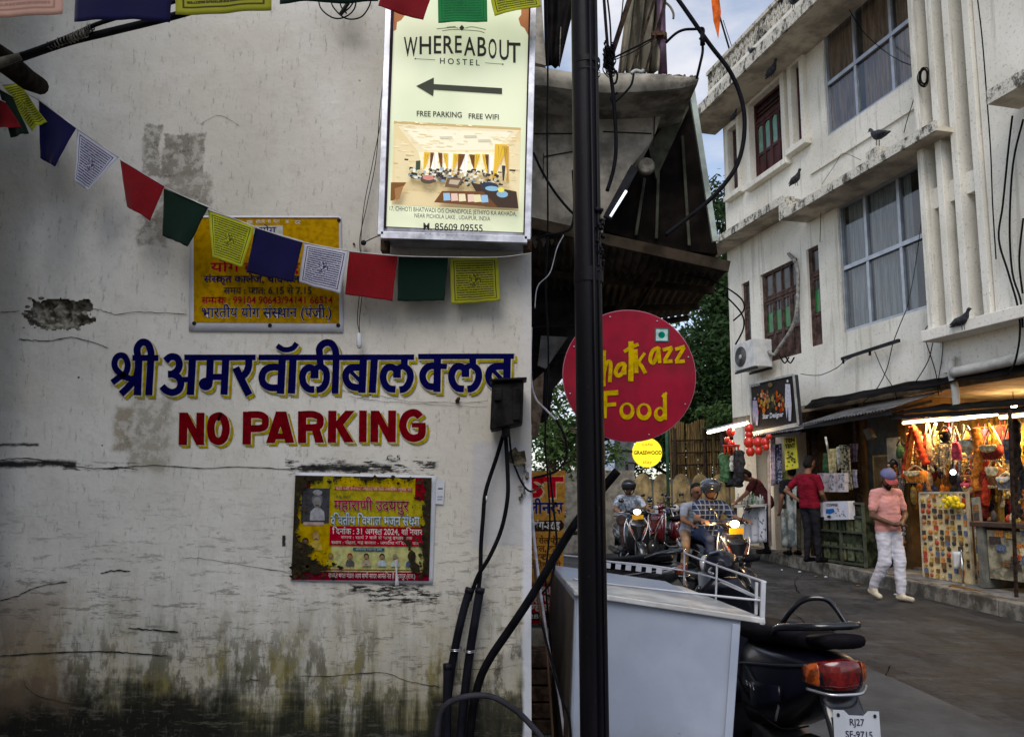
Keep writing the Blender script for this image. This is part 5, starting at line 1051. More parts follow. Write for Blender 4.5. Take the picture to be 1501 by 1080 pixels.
c = s.mix(s.step(n1, .3, .7), (.60, .57, .49), (.74, .71, .635)); c = s.mix(s.math('MULTIPLY', s.step(st, .54, .64), .4), c, (.27, .245, .19)); c = s.mix(s.math('MULTIPLY', s.step(sp, .57, .63), .4), c, (.18, .165, .13))
s.bump(s.math('ADD', sp, s.noise(5, 5)), .3, .01); CREAMW = s.fin(c, .85)
s = NT('ledge_grime'); v1 = s.noise(5.5, 7, .75, stretch=(1, 1, .6)); v2 = s.noise(30, 5, .7)
c = s.mix(s.step(v1, .49, .60), (.56, .53, .46), (.07, .065, .055)); c = s.mix(s.math('MULTIPLY', s.step(v2, .5, .62), .6), c, (.10, .09, .07)); s.bump(v2, .6, .012); LEDGE = s.fin(c, .9)
WFR = mat('aluminium_window', (.38, .40, .43), .35, .7, var=.12)
def gls(name, col): 
    s = NT(name); n = s.noise(.8, 4, .6); c = s.mix(s.step(n, .4, .62), tuple(k * .55 for k in col), col); s.fin(c, .06); s.b.inputs['Specular IOR Level'].default_value = .9; s.b.inputs['Coat Weight'].default_value = .6; return s.m
GL1 = gls('window_pane_cool', (.06, .075, .085)); GL2 = gls('window_pane_dark', (.03, .034, .042))
MARO = mat('maroon_shutter_wood', (.06, .018, .018), .6, var=.35, ns=8, stretch=(1, 1, .2), bump=.2, dirt=.3); DWOOD = mat('weathered_window_wood', (.075, .045, .038), .75, var=.45, ns=9, bump=.4, dirt=.4)
GRG = mat('green_window_glass', (.012, .13, .03), .12, var=.25, ns=3); LGR = mat('pale_green_glass', (.12, .25, .19), .15, var=.2, ns=3); DKG = mat('dark_pane', (.05, .05, .045), .2, var=.4, ns=4)
CURT = mat('white_curtain_cloth', (.36, .37, .38), .9, var=.3, ns=9, stretch=(4, 4, .2)); CURB = mat('brown_beige_curtain_cloth', (.40, .25, .18), .9, var=.4, ns=9, stretch=(4, 4, .2))
bld = thing('cream_building', 'cream plastered building with aluminium and maroon wooden windows over the shops', 'building', tuple(FW(4, 3)))
def fbox(m, u0, u1, z0, z1, w0, w1, mi=0):
    vs = [FW(u, z, w) for z in (z0, z1) for w in (w0, w1) for u in (u0, u1)]; return m.hexa(vs, mi)
def fu(px, py, w=0): return FU(px, py, w)
zA = fu(1078, 612)[1]; zRoof = fu(1068, 181)[1]; zL1 = fu(1076, 362)[1]
def rect_from(bl, br, tl): 
    a, b, c_ = fu(*bl), fu(*br), fu(*tl); return (a[0], b[0], (a[1] + b[1]) / 2, c_[1])
WIN = {'up_narrow_left': rect_from((1074, 285), (1087, 279), (1074, 190)), 'up_medium': rect_from((1106, 266), (1153, 240), (1106, 152)), 'up_narrow': rect_from((1169, 216), (1181, 207), (1169, 96)), 'up_large': rect_from((1212, 203), (1366, 93), (1210, 16)),
       'low_narrow_left': rect_from((1091, 539), (1103, 537), (1088, 416)), 'low_medium': rect_from((1119, 531), (1175, 520), (1116, 403)), 'low_narrow': rect_from((1188, 509), (1206, 504), (1183, 366)), 'low_large': rect_from((1236, 487), (1381, 446), (1227, 303))}
U1 = 12.0
def holes_wall(name, u0, u1, z0, z1, holes, m_, depth=.16):
    us = sorted(set([u0, u1] + [h[0] for h in holes] + [h[1] for h in holes])); zs = sorted(set([z0, z1] + [h[2] for h in holes] + [h[3] for h in holes])); m = M()
    for i in range(len(us) - 1):
        for j in range(len(zs) - 1):
            a, b, c_, d = us[i], us[i + 1], zs[j], zs[j + 1]
            if any(h[0] <= a + 1e-6 and h[1] >= b - 1e-6 and h[2] <= c_ + 1e-6 and h[3] >= d - 1e-6 for h in holes): continue
            m.add([FW(a, c_), FW(b, c_), FW(b, d), FW(a, d)], [(0, 1, 2, 3)])
    for a, b, c_, d in holes:
        for p, q in (((a, c_), (b, c_)), ((b, c_), (b, d)), ((b, d), (a, d)), ((a, d), (a, c_))):
            m.add([FW(*p), FW(*q), FW(q[0], q[1], -depth), FW(p[0], p[1], -depth)], [(0, 1, 2, 3)])
    return m.build(name, m_, bld)
ucorner = 0.0
holes_wall('upper_wall', ucorner, U1, zA, zRoof + 1.2, list(WIN.values()), CREAMW)
m = M(); fbox(m, ucorner, U1, zA, zRoof + 1.2, -4.0, -.35); m.build('inner_mass', mat('dark_interior', (.05, .05, .055), .9), bld)
m = M(); m.add([FW(0, zA, 0), FW(0, zA, -4), FW(0, zRoof + 1.2, -4), FW(0, zRoof + 1.2, 0)], [(0, 1, 2, 3)]); m.build('gable_wall', CREAMW, bld)
def alu_window(key, cols, rows, curtain, seed=0):
    u0, u1, z0, z1 = WIN[key]; fr = M(); t_ = .05
    for z in (z0 + .02, z1 - .02): fbox(fr, u0, u1, z - .03, z + .03, -.10, -.03)
    for u in (u0 + .02, u1 - .02): fbox(fr, u - .03, u + .03, z0 + .052, z1 - .052, -.10, -.03)
    f = fr.build('window', WFR, bld); off = ORG[bld.name]
    def sub(mm, nm, mt): o = mm.build(nm, mt, f, fix=True); return o
    for i in range(1, cols):
        u = u0 + (u1 - u0) * cols_f[key][i - 1]; mm = M(); fbox(mm, u - .03, u + .03, z0 + .052, z1 - .052, -.098, -.045); sub(mm, 'mullion', WFR)
    for r in rows:
        z = z0 + (z1 - z0) * r; mm = M(); fbox(mm, u0 + .052, u1 - .052, z - .035, z + .035, -.096, -.035); sub(mm, 'transom', WFR)
    cu = [0] + cols_f[key] + [1]; rz_ = [0] + list(rows) + [1]
    k = 0
    for i in range(len(cu) - 1):
        for j in range(len(rz_) - 1):
            a, b = u0 + (u1 - u0) * cu[i] + .032, u0 + (u1 - u0) * cu[i + 1] - .032; c_, d = z0 + (z1 - z0) * rz_[j] + .036, z0 + (z1 - z0) * rz_[j + 1] - .036
            mm = M(); fbox(mm, a, b, c_, d, -.086, -.080); sub(mm, 'pane', PG if (k + seed) % 3 else PG); k += 1
    # curtain with folds behind the glass
    cm = M(); gaps = curtain[1]
    for a, b in gaps:
        ua, ub = u0 + (u1 - u0) * a, u0 + (u1 - u0) * b
        cm.grid(lambda x, y: FW(ua + (ub - ua) * x, z0 + .03 + (z1 - z0 - .06) * y, -.135 + .022 * math.sin(x * (ub - ua) * 38) + .01 * mnoise.noise(Vector((x * 9, y * 3, ua)))), 60, 4)
    cm.build('curtain', curtain[0], f, fix=False)
# clear panes: mostly transparent with a mirror-like sheen
s = NT('clear_window_glass'); s.b.inputs['Base Color'].default_value = (.35, .40, .42, 1); s.b.inputs['Roughness'].default_value = .04
s.b.inputs['Specular IOR Level'].default_value = 1.0
gl = s.n('ShaderNodeBsdfGlossy'); gl.inputs['Roughness'].default_value = .05; gl.inputs['Color'].default_value = (.75, .78, .82, 1)
tr = s.n('ShaderNodeBsdfTransparent'); tr.inputs['Color'].default_value = (.74, .77, .77, 1)
mx_ = s.n('ShaderNodeMixShader'); lw = s.n('ShaderNodeLayerWeight'); lw.inputs[0].default_value = .25; s.t.links.new(s.math('ADD', .05, s.math('MULTIPLY', lw.outputs['Facing'], .22)), mx_.inputs[0]); s.t.links.new(tr.outputs[0], mx_.inputs[1]); s.t.links.new(gl.outputs[0], mx_.inputs[2])
s.t.links.new(mx_.outputs[0], s.t.nodes['Material Output'].inputs[0]); PG = s.m
cols_f = {'up_large': [.31, .66], 'low_large': [.29, .64]}
alu_window('up_large', 3, [.42], (CURB, [(.0, .27), (.36, .64), (.68, .86)])); alu_window('low_large', 3, [.50], (CURT, [(.06, .27), (.31, .58), (.66, .72)]))
# raised frames round the upper wooden windows, sills
for key, pad in (('up_medium', .13), ('up_narrow', .12), ('up_narrow_left', .10)):
    u0, u1, z0, z1 = WIN[key]
    for a, b, c_, d in ((u0 - pad, u0 - .004, z0, z1 + .13), (u1 + .004, u1 + pad, z0, z1 + .13), (u0 - .004, u1 + .004, z1 + .004, z1 + .13)):
        m = M(); fbox(m, a, b, c_, d, .0, .085); m.build('window_surround', CREAMW, bld)
    m = M(); fbox(m, u0 - pad - .06, u1 + pad + .06, z0 - .12, z0 - .003, .0, .15); m.build('window_sill', CREAMW, bld, bevel=.01)
def wood_window(key, leaves, wood, lit, trans=.3, cols=None, arch=False):
    u0, u1, z0, z1 = WIN[key]; f = M(); d0, d1 = -.13, -.05
    for a, b, c_, d in ((u0, u0 + .05, z0, z1), (u1 - .05, u1, z0, z1), (u0 + .05, u1 - .05, z0, z0 + .05), (u0 + .05, u1 - .05, z1 - .05, z1)): fbox(f, a, b, c_, d, d0, d1)
    zt = z1 - (z1 - z0) * trans; fbox(f, u0 + .05, u1 - .05, zt - .03, zt + .03, d0, d1)
    root = f.build('window', wood, bld)
    for i in range(leaves):
        a = u0 + .055 + (u1 - u0 - .11) * i / leaves + .006; b = u0 + .055 + (u1 - u0 - .11) * (i + 1) / leaves - .006
        mm = M(); st_ = .035
        fbox(mm, a, a + st_, z0 + .055, zt - .035, -.11, -.06); fbox(mm, b - st_, b, z0 + .055, zt - .035, -.11, -.06)
        zm = z0 + (zt - z0) * .45
        for zc in (z0 + .085, zm, zt - .065): fbox(mm, a + st_, b - st_, zc - .03, zc + .03, -.11, -.062)
        mm.build('shutter_leaf', wood, root)
        mm = M(); fbox(mm, a + st_, b - st_, z0 + .115, zm - .03, -.105, -.085); mm.build('shutter_panel', wood, root, bevel=.008)
        mm = M()
        if arch:
            pts = [FW(a + st_, zm + .03, -.09), FW(b - st_, zm + .03, -.09)] + [FW((a + b) / 2 + (b - a - 2 * st_) / 2 * math.cos(k * PI / 8), zt - .20 + .10 * math.sin(k * PI / 8), -.09) for k in range(9)]
            mm.prism(pts, FN * .012)
        else: fbox(mm, a + st_, b - st_, zm + .03, zt - .095 - (zt - zm) * .25, -.10, -.085)
        mm.build('glass_pane', lit[i % len(lit)], root)
        if not arch:
            mm = M(); fbox(mm, a + st_, b - st_, zt - .09 - (zt - zm) * .25, zt - .095, -.10, -.085); fbox(mm, (a + b) / 2 - .012, (a + b) / 2 + .012, zt - .09 - (zt - zm) * .25, zt - .095, -.085, -.07); mm.build('glass_pane', DKG, root)
        mm = M(); 
        if arch:
            for k in range(3): fbox(mm, a, b, zt + .05 + k * .09, zt + .09 + k * .09, -.11, -.075)
            mm.build('louvre', wood, root)
        else:
            fbox(mm, a, b, zt + .035, z1 - .055, -.10, -.085); mm.build('top_pane', DKG, root)
            mm = M(); fbox(mm, a, b, zt + .035, zt + .07, -.085, -.05); fbox(mm, a, a + .03, zt + .071, z1 - .055, -.085, -.05); mm.build('top_sash', wood, root)
wood_window('up_medium', 4, MARO, [LGR, LGR, LGR, DKG], .25, arch=True); wood_window('up_narrow', 1, MARO, [DKG], .25, arch=True); wood_window('up_narrow_left', 1, DWOOD, [DKG], .25, arch=True)
wood_window('low_medium', 4, DWOOD, [GRG, GRG, GRG, DKG], .30); wood_window('low_narrow', 1, DWOOD, [GRG], .28); wood_window('low_narrow_left', 1, DWOOD, [DKG], .28)
# roof slab, fascia and pierced parapet
OW = .80
m = M(); fbox(m, -.35, U1, zRoof, zRoof + .10, .002, OW); m.build('roof_soffit', mat('soffit_limewash', (.46, .41, .33), .9, var=.3, ns=2, dirt=.3), bld)
m = M(); fbox(m, -.38, U1, zRoof - .02, zRoof + .22, OW + .002, OW + .05); m.build('roof_fascia', LEDGE, bld)
m = M(); fbox(m, .1, U1, zRoof + .101, zRoof + .75, .30, .42); m.build('parapet_kerb', CREAMW, bld)
m = M(); zb_, zt_ = zRoof + .75, zRoof + 1.15
for i in range(0, 62):
    u = .1 + i * .2
    for (a, b) in (((u, zb_), (u + .2, zt_)), ((u, zt_), (u + .2, zb_))): m.bar(FW(a[0], a[1], OW - .44), FW(b[0], b[1], OW - .44), .045, .05, up=tuple(FN))
    m.bar(FW(u, zb_, OW - .44), FW(u, zt_, OW - .44), .03, .06, up=tuple(FN))
m.build('pierced_balustrade', LEDGE, bld, kind='stuff')
m = M(); fbox(m, .08, U1, zt_, zt_ + .08, .29, .43); m.build('parapet_coping', LEDGE, bld)
# ledge between the storeys
uS = fu(1185, 290)[0]
m = M(); fbox(m, -.4, uS, zL1 - .02, zL1 + .07, .001, .50); m.build('lower_ledge', mat('soffit_limewash', (.46, .41, .33)), bld)
m = M(); fbox(m, -.42, uS, zL1 - .03, zL1 + .12, .502, .54); m.build('ledge_fascia', LEDGE, bld)
zL2 = fu(1203, 293, .5)[1]; u2 = fu(1203, 293, .5)[0]; u3 = fu(1371, 190, .5)[0]
m = M(); fbox(m, uS - .05, u3 + .1, zL2, zL2 + .07, .001, .56); m.build('window_canopy', MATS['soffit_limewash'], bld)
m = M(); fbox(m, uS - .06, u3 + .11, zL2 - .01, zL2 + .14, .562, .60); m.build('canopy_fascia', LEDGE, bld)
m = M(); fbox(m, uS - .06, uS + .22, zL2 + .141, zL2 + .28, .30, .60); fbox(m, uS + .02, uS + .10, zL2 + .281, zL2 + .42, .36, .5); m.build('ledge_upstand', LEDGE, bld)
ub = fu(1280, 222, .5)[0]; m = M(); fbox(m, ub - .05, ub + .22, zL2 + .141, zL2 + .27, .40, .60); m.build('ledge_upstand', LEDGE, bld)
a, b = fu(1190, 258), fu(1365, 140); m = M(); fbox(m, a[0], b[0], (a[1] + b[1]) / 2 - .02, (a[1] + b[1]) / 2 + .02, .0, .04); m.build('string_course', CREAMW, bld)
# fins, tall recesses and the jutting side ledge
zFb = fu(1400, 500)[1]; zFm = fu(1400, 288)[1]
fx_px = [1377, 1401, 1426, 1457]
us_ = [fu(x, 300)[0] for x in fx_px]
for i, u in enumerate(us_):
    m = M(); fbox(m, u, u + .11, zFb + .16, zRoof - .02, .001, .30 if i else .34); m.build('fin', CREAMW, bld, bevel=.006)
for i in range(len(us_) - 1):
    a, b = us_[i] + .111, us_[i + 1] - .001
    m = M(); fbox(m, a, b, zFm - .14, zFm + .16, .001, .20); m.build('spandrel', CREAMW, bld)
    m = M(); fbox(m, a, b, zFb + .17, zFm - .141, .001, .02); fbox(m, a, b, zFm + .161, zRoof - .03, .001, .02); m.build('recess_panel', mat('beige_recess', ((.22, .20, .145)), .9, var=.3, ns=3, dirt=.5), bld)
    if i != 1:
        m = M()
        for k in range(46):
            zz_ = zFm + .2 + k * .075
            if zz_ < zRoof - .2: fbox(m, b - .09 + rnd.uniform(-.01, .01), b - .01, zz_, zz_ + .04, .02, .10)
        m.build('crumbling_strip', LEDGE, bld, kind='stuff')
m = M(); fbox(m, us_[3] + .131, U1, zFb + .16, zRoof - .02, .001, .24); m.build('side_panel_wall', CREAMW, bld)
m = M(); fbox(m, us_[0] - .06, U1, zFb, zFb + .16, .001, .42); m.build('fin_base_ledge', CREAMW, bld, bevel=.01)
m = M(); fbox(m, us_[0] - .05, U1, zA + .1, zFb - .001, .001, .10); m.build('band_wall', CREAMW, bld)
a = fu(1452, 152, .75); m = M(); fbox(m, a[0], U1, a[1] - .02, a[1] + .16, .32, .80); m.build('side_balcony_slab', LEDGE, bld)
m = M(); m.add([FW(a[0], a[1] - .021, .31), FW(U1, a[1] - .021, .31), FW(U1, a[1] - .021, .79), FW(a[0], a[1] - .021, .79)], [(0, 1, 2, 3)]); m.build('slab_soffit', MATS['soffit_limewash'], bld)
# pipes
pw = mat('white_pipe', (.42, .41, .38), .5, var=.15, dirt=.3)
def wallpipe(pts, r, w, label, mm=pw, cat='pipe', name='drain_pipe'):
    m = M(); m.tube(cr([F(x, y, w) for x, y in pts], 4), r, 10); m.build(name, mm, None, label=label, cat=cat)
wallpipe([(1397, 546), (1440, 538), (1475, 530), (1501, 525), (1540, 516)], .075, .2, 'thick white drain pipe running level above the lit souvenir shop')
wallpipe([(1396, 522), (1394, 545), (1400, 570), (1402, 600)], .05, .18, 'short white downpipe at the left end of the level pipe')
BW = mat('black_wire', (.006, .006, .006), .6)
for i, (pts, r, lb) in enumerate((
    ([(1433, 0), (1440, 60), (1447, 150), (1452, 220), (1455, 300), (1460, 380)], .008, 'thin wire clipped down the second fin of the cream building'),
    ([(1484, 170), (1478, 220), (1470, 300), (1464, 350), (1478, 400), (1492, 450), (1495, 490), (1488, 530), (1478, 548)], .012, 'black cable falling beside the right edge from the jutting slab'),
    ([(1500, 175), (1485, 240), (1480, 330), (1484, 400), (1496, 440), (1499, 480)], .012, 'second black cable bowing down at the right edge of the picture'),
    ([(1500, 320), (1494, 380), (1499, 430)], .012, 'short black cable bulging in at the right edge'),
    ([(1397, 280), (1402, 350), (1412, 400), (1426, 440), (1428, 470)], .006, 'thin wire hanging between the first two fins'),
    ([(1174, 548), (1200, 550), (1225, 540), (1240, 528), (1262, 518)], .007, 'thin wire running from the air conditioner to the black rail'),
    ([(1328, 455), (1310, 500), (1300, 540), (1285, 570), (1265, 590)], .007, 'thin wire dropping from the big lower window past the black rail'),
    ([(1282, 515), (1295, 545), (1310, 570), (1316, 590)], .006, 'thin wire crossing under the black rail towards the awning'),
    ([(1342, 560), (1360, 530), (1368, 500), (1374, 478), (1368, 474), (1358, 480), (1355, 492), (1362, 515), (1370, 540), (1374, 560), (1376, 580)], .007, 'looped thin wires hung on a hook under the fins'),
    ([(1376, 478), (1382, 500), (1380, 530), (1376, 556), (1380, 575)], .006, 'single wire right of the looped wires above the awning'),
    ([(1232, -10), (1260, 40), (1290, 70), (1320, 90), (1345, 98)], .007, 'thin wire crossing the large upper window'),
    ([(1205, 288), (1203, 320), (1202, 355)], .006, 'thin wire hanging from the ledge above the narrow lower window'),
    ([(1345, 122), (1338, 150), (1330, 175), (1325, 195)], .006, 'thin wire hanging from the coil on the upper ledge'),
    ([(1205, 270), (1225, 240), (1236, 225), (1262, 235)], .004, 'thin slack wire on the wall under the large upper window'),
    ([(1352, 300), (1350, 330), (1340, 400), (1330, 450)], .005, 'thin wire crossing the right panes of the large lower window'))):
    w = .36 if pts[0][0] > 1430 else .12
    m = M(); m.tube(cr([F(x, y, w) for x, y in pts], 5), r, 6); m.build('wall_wire', BW, None, label=lb, cat='wire')
t = thing('wire_coil', 'black wire coil hung on the ledge right of the large upper window', 'wire coil', tuple(F(1356, 128, .4)))
for k in range(7):
    m = M(); c0 = F(1354 + rnd.uniform(-2, 2), 114 + rnd.uniform(-2, 2), .38); a_, b_ = rnd.uniform(.06, .10), rnd.uniform(.10, .15); tl = rnd.uniform(-.4, .4)
    m.tube([c0 + FE * (a_ * math.cos(x)) + Vector((0, 0, b_ * math.sin(x) + a_ * tl * math.cos(x))) for x in [2 * PI * i / 18 for i in range(18)]], .008, 5, closed=True); m.build('wire_loop', BW, t)
t = thing('cable_rail', 'black angle rail fixed below the large lower window', 'rail', tuple(F(1275, 520, .1)))
m = M(); m.bar(F(1234, 526, .12), F(1318, 499, .12), .045, .05); m.build('rail', BLKM, t)
for x, y in ((1236, 527), (1275, 515)):
    m = M(); m.bar(F(x, y - 3, .10), F(x, y + 6, .10), .03, .03); m.build('rail_bracket', BLKM, t)
# pigeons
PIG = mat('pigeon_grey', (.035, .037, .045), .6, var=.4, ns=30); PIGB = mat('pigeon_beak', (.05, .04, .04), .5)
def pigeon(px, py, w, label, size=1.0, face=-1):
    p = F(px, py, w); t = thing('pigeon', label, 'pigeon', tuple(p), 'pigeons on the cream building'); S = size
    fx_ = FE * face * -1
    def L(a, z, b=0): return p + fx_ * (a * S) + Vector((0, 0, z * S)) + FN * (b * S)
    secs = [(L(-.19, .075), .012, .006), (L(-.13, .085), .03, .012), (L(-.08, .10), .045, .035), (L(-.02, .115), .055, .055), (L(.04, .135), .052, .058), (L(.075, .165), .038, .045), (L(.09, .195), .026, .030), (L(.10, .22), .024, .024), (L(.115, .235), .026, .024), (L(.135, .235), .016, .015), (L(.145, .232), .005, .005)]
    m = M(); m.loft([(c, FN * (a * S), Vector((0, 0, b * S)), 2) for c, a, b in secs], 12); m.build('body', PIG, t)
    for sgn in (-1, 1):
        m = M(); m.loft([(L(-.16, .095, .03 * sgn), FN * (.006 * S), Vector((0, 0, .008 * S)), 2), (L(-.06, .12, .05 * sgn), FN * (.010 * S), Vector((0, 0, .035 * S)), 2), (L(.04, .14, .048 * sgn), FN * (.008 * S), Vector((0, 0, .025 * S)), 2)], 8); m.build('wing', PIG, t)
        m = M(); m.tube([L(.01, .07, .02 * sgn), L(.015, .0, .02 * sgn)], .005 * S, 5); m.build('leg', PIGB, t)
    m = M(); m.tube([L(.145, .232), L(.17, .225)], [.006 * S, .001], 6); m.build('beak', PIGB, t)
pigeon(1288, 213, .5, 'dark pigeon standing on the ledge upstand between the two large windows', 1.35, 1)
pigeon(1167, 273, .45, 'pigeon on the ledge step below the maroon upper window', 1.1, -1); pigeon(1132, 114, .5, 'pigeon perched above the maroon upper window', 1.2, -1)
pigeon(1103, 84, .82, 'pigeon on the roof fascia, middle one', 1.0, 1); pigeon(1164, 12, .82, 'pigeon on the roof fascia near the top edge', 1.1, 1); pigeon(1076, 178, .3, 'pigeon tucked over the narrow window at the building corner', .9, -1); pigeon(1411, 484, .44, 'pigeon on the fin base ledge right of the large lower window', 1.1, -1)
# air conditioner
t = thing('air_conditioner', 'white outdoor air conditioner unit on the wall above the fashion sign', 'air conditioner', tuple(F(1128, 550, .3)))
ACW = mat('ac_white', (.50, .50, .49), .5, var=.1, dirt=.25)
a = fu(1108, 548, .0); b = fu(1143, 540, .0); za_ = a[1] + .02
uc0, uc1 = a[0] + .05, b[0] - .05; hz = .55
m = M(); fbox(m, uc0, uc1, za_, za_ + hz, .12, .52); m.build('casing', ACW, t, bevel=.015)
ce = FW(uc0 - .0, za_ + hz * .5, .32)
fc = FW((uc0 * .65 + uc1 * .35), za_ + hz * .48, .522)
for k, r in enumerate((.20, .165, .13, .095, .06)):
    m = M(); m.tube([fc + FE * (r * math.cos(x)) + Vector((0, 0, r * math.sin(x))) + FN * .01 for x in [2 * PI * i / 28 for i in range(28)]], .006, 5, closed=True); m.build('grille_ring', mat('ac_grille', (.12, .12, .12), .5), t)
m = M(); m.lathe(fc - FN * .003, FN, [(0, .205), (.004, .205)], 28); m.build('fan_opening', mat('fan_dark', (.05, .05, .05), .6), t)
m = M(); m.lathe(fc, FN, [(0, .05), (.016, .04)], 16); m.build('fan_hub', ACW, t)
m = M(); m.lathe(FW(uc0 - .002, za_ + hz * .5, .32), -FE, [(0, .16), (.004, .16)], 24); m.build('side_grille', mat('ac_grille', (.12, .12, .12), .5), t)
for w in (.16, .48):
    m = M(); m.bar(FW(uc0 - .02, za_ - .03, w), FW(uc1 + .02, za_ - .03, w), .04, .04); m.build('support_arm', BLKM, t)
m = M(); m.tube(cr([FW(uc1, za_ + .3, .2), FW(uc1 + .12, za_ + .22, .18), FW(uc1 + .22, za_ + .3, .14), F(1165, 470, .12), F(1170, 410, .10), F(1166, 385, .08), F(1156, 372, .06)], 6), .035, 9); m.build('insulated_pipe', mat('pipe_wrap', (.24, .23, .21), .8, var=.4, ns=14, bump=.6), t)
for x in (1142, 1150): 
    m = M(); m.tube(cr([F(x, 520, .3), F(x + 8, 532, .25), F(x + 14, 524, .1)], 5), .014, 7); m.build('hose', BW, t)
# fashion sign hanging out from the wall
t = thing('fashion_sign', 'dark framed fashion shop sign with robed figures hanging at the corner under the air conditioner', 'sign', tuple(F(1137, 636, .7)))
Wf = .62; fq = [(1100, 563), (1164, 549), (1171, 622), (1103, 636)]
qs = [F(x, y, Wf) for x, y in fq]; nrm = (qs[1] - qs[0]).cross(qs[3] - qs[0]).normalized(); nrm = nrm if nrm.dot(EYE - qs[0]) > 0 else -nrm
m = M(); m.prism([qs[3], qs[2], qs[1], qs[0]], -nrm * .08); m.build('sign_box', mat('sign_box_dark', (.03, .03, .035), .5), t)
def fsp(px, py): return F(px, py, Wf)
pr = Print(fsp, nrm, .003, .0003); SG = lambda a, b: (1095 + a / 10.8, 540 + b / 10.8)
pr.poly([SG(62, 250), SG(750, 95), SG(820, 850), SG(140, 940)], (.028, .024, .022))
for k in range(110):
    x, y = rnd.gauss(390, 150), rnd.gauss(520, 90)
    if 130 < x < 640 and 360 < y < 690:
        q = SG(x, y); r = rnd.uniform(1, 3.6); cc = rnd.choice([(.42, .10, .04), (.5, .16, .06), (.30, .05, .03), (.38, .22, .05), (.16, .10, .06), (.5, .30, .18)]) if abs(x - 420) > 60 else rnd.choice([(.05, .045, .03), (.25, .2, .08), (.03, .03, .02)])
        pr.poly([(q[0] + r * .7 * math.cos(i), q[1] + r * 1.4 * math.sin(i)) for i in (0, 1.2, 2.4, 3.6, 4.8)], cc)
for x, y0, y1, w, cc in ((665, 160, 830, 1.0, (.50, .50, .56)), (145, 450, 900, .9, (.30, .28, .38))):
    h = y1 - y0; pr.disc(*SG(x, y0 + h * .06), 1.6 * w, 2.2 * w, cc, 10)
    pr.poly([SG(x - 35 * w, y0 + h * .13), SG(x + 40 * w, y0 + h * .13), SG(x + 65 * w, y0 + h * .6), SG(x + 55 * w, y1), SG(x + 20 * w, y1), SG(x + 5, y0 + h * .65), SG(x - 10, y1 - 30), SG(x - 40 * w, y0 + h * .6)], cc)
pr.disc(*SG(390, 260), 3.4, 3.4, (.14, .10, .05), 12); q0, q1 = SG(272, 790), SG(600, 700)
pr.text('Star Designer', q0[0], q0[1] + .5, q1[0], q1[1] + 1.5, (.55, .56, .60), .03, yb1=q0[1] - 3); q0 = SG(75, 300); pr.text('FASHION', q0[0], q0[1], q0[0] + 14, q0[1] - 4, (.45, .45, .45), .01, yb1=q0[1] - 3)
pr.build('sign_print', t)
for i in range(4):
    a, b = qs[i], qs[(i + 1) % 4]; m = M(); m.bar(a + nrm * .012, b + nrm * .012, .07 if i == 2 else .035, .025, up=tuple(nrm)); m.build('sign_frame', mat('grey_sign_frame', (.34, .34, .32), .5, .4, var=.2), t)
# awnings over the shops
GALV = mat('galvanised_sheet', (.12, .12, .125), .4, .6, var=.4, ns=6, dirt=.4); DKAW = mat('dark_awning_cloth', (.008, .008, .008), .85, var=.4)
def awning(label, pa, pb, w0, w1, rise, corr=True, mm=GALV, band=True):
    """pa, pb: pixel ends of the outer lip"""
    a = fu(*pa, w1); b = fu(*pb, w1); zo = (a[1] + b[1]) / 2; n = int((b[0] - a[0]) / .035)
    t = thing('shop_awning', label, 'awning', tuple(FW((a[0] + b[0]) / 2, zo, (w0 + w1) / 2)))
    m = M(); m.grid(lambda x, y: FW(a[0] + (b[0] - a[0]) * x, a[1] + (b[1] - a[1]) * x + rise * (1 - y) + (.012 * math.sin(x * n * PI) if corr else .02 * mnoise.noise(Vector((x * 12, y * 3, 0)))), w0 + (w1 - w0) * y), n * 3 if corr else 40, 4); m.build('awning_sheet', mm, t, fix=False, solid=.003)
    m = M(); m.bar(FW(a[0], a[1] - .05, w1 - .06), FW(b[0], b[1] - .05, w1 - .06), .05, .05); m.build('awning_beam', BLKM, t)
    k = 4
    for i in range(k):
        u = a[0] + (b[0] - a[0]) * (i + .5) / k; z = a[1] + (b[1] - a[1]) * (i + .5) / k; m = M(); m.bar(FW(u, z - .04, w1 - .06), FW(u, z + rise - .12, w0 + .02), .04, .04); m.build('awning_strut', BLKM, t)
    return t
awning('corrugated metal awning with a bright wavy lip in the middle of the shop row', (1175, 622), (1300, 600), .0, 1.0, .30)
awning('small corrugated awning under the fashion sign', (1092, 640), (1168, 630), .0, .75, .2)
awning('long dark awning over the lit souvenir shop', (1300, 607), (1560, 590), .0, .9, .16, False, DKAW)
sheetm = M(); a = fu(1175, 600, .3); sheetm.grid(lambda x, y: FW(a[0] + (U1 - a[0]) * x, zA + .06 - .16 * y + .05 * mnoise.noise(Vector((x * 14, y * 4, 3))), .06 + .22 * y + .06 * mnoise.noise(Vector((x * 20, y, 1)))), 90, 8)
sheetm.build('black_sheeting', TARP, None, fix=False, solid=.004, label='sagging black plastic sheeting along the foot of the cream wall above the awnings', cat='sheeting')
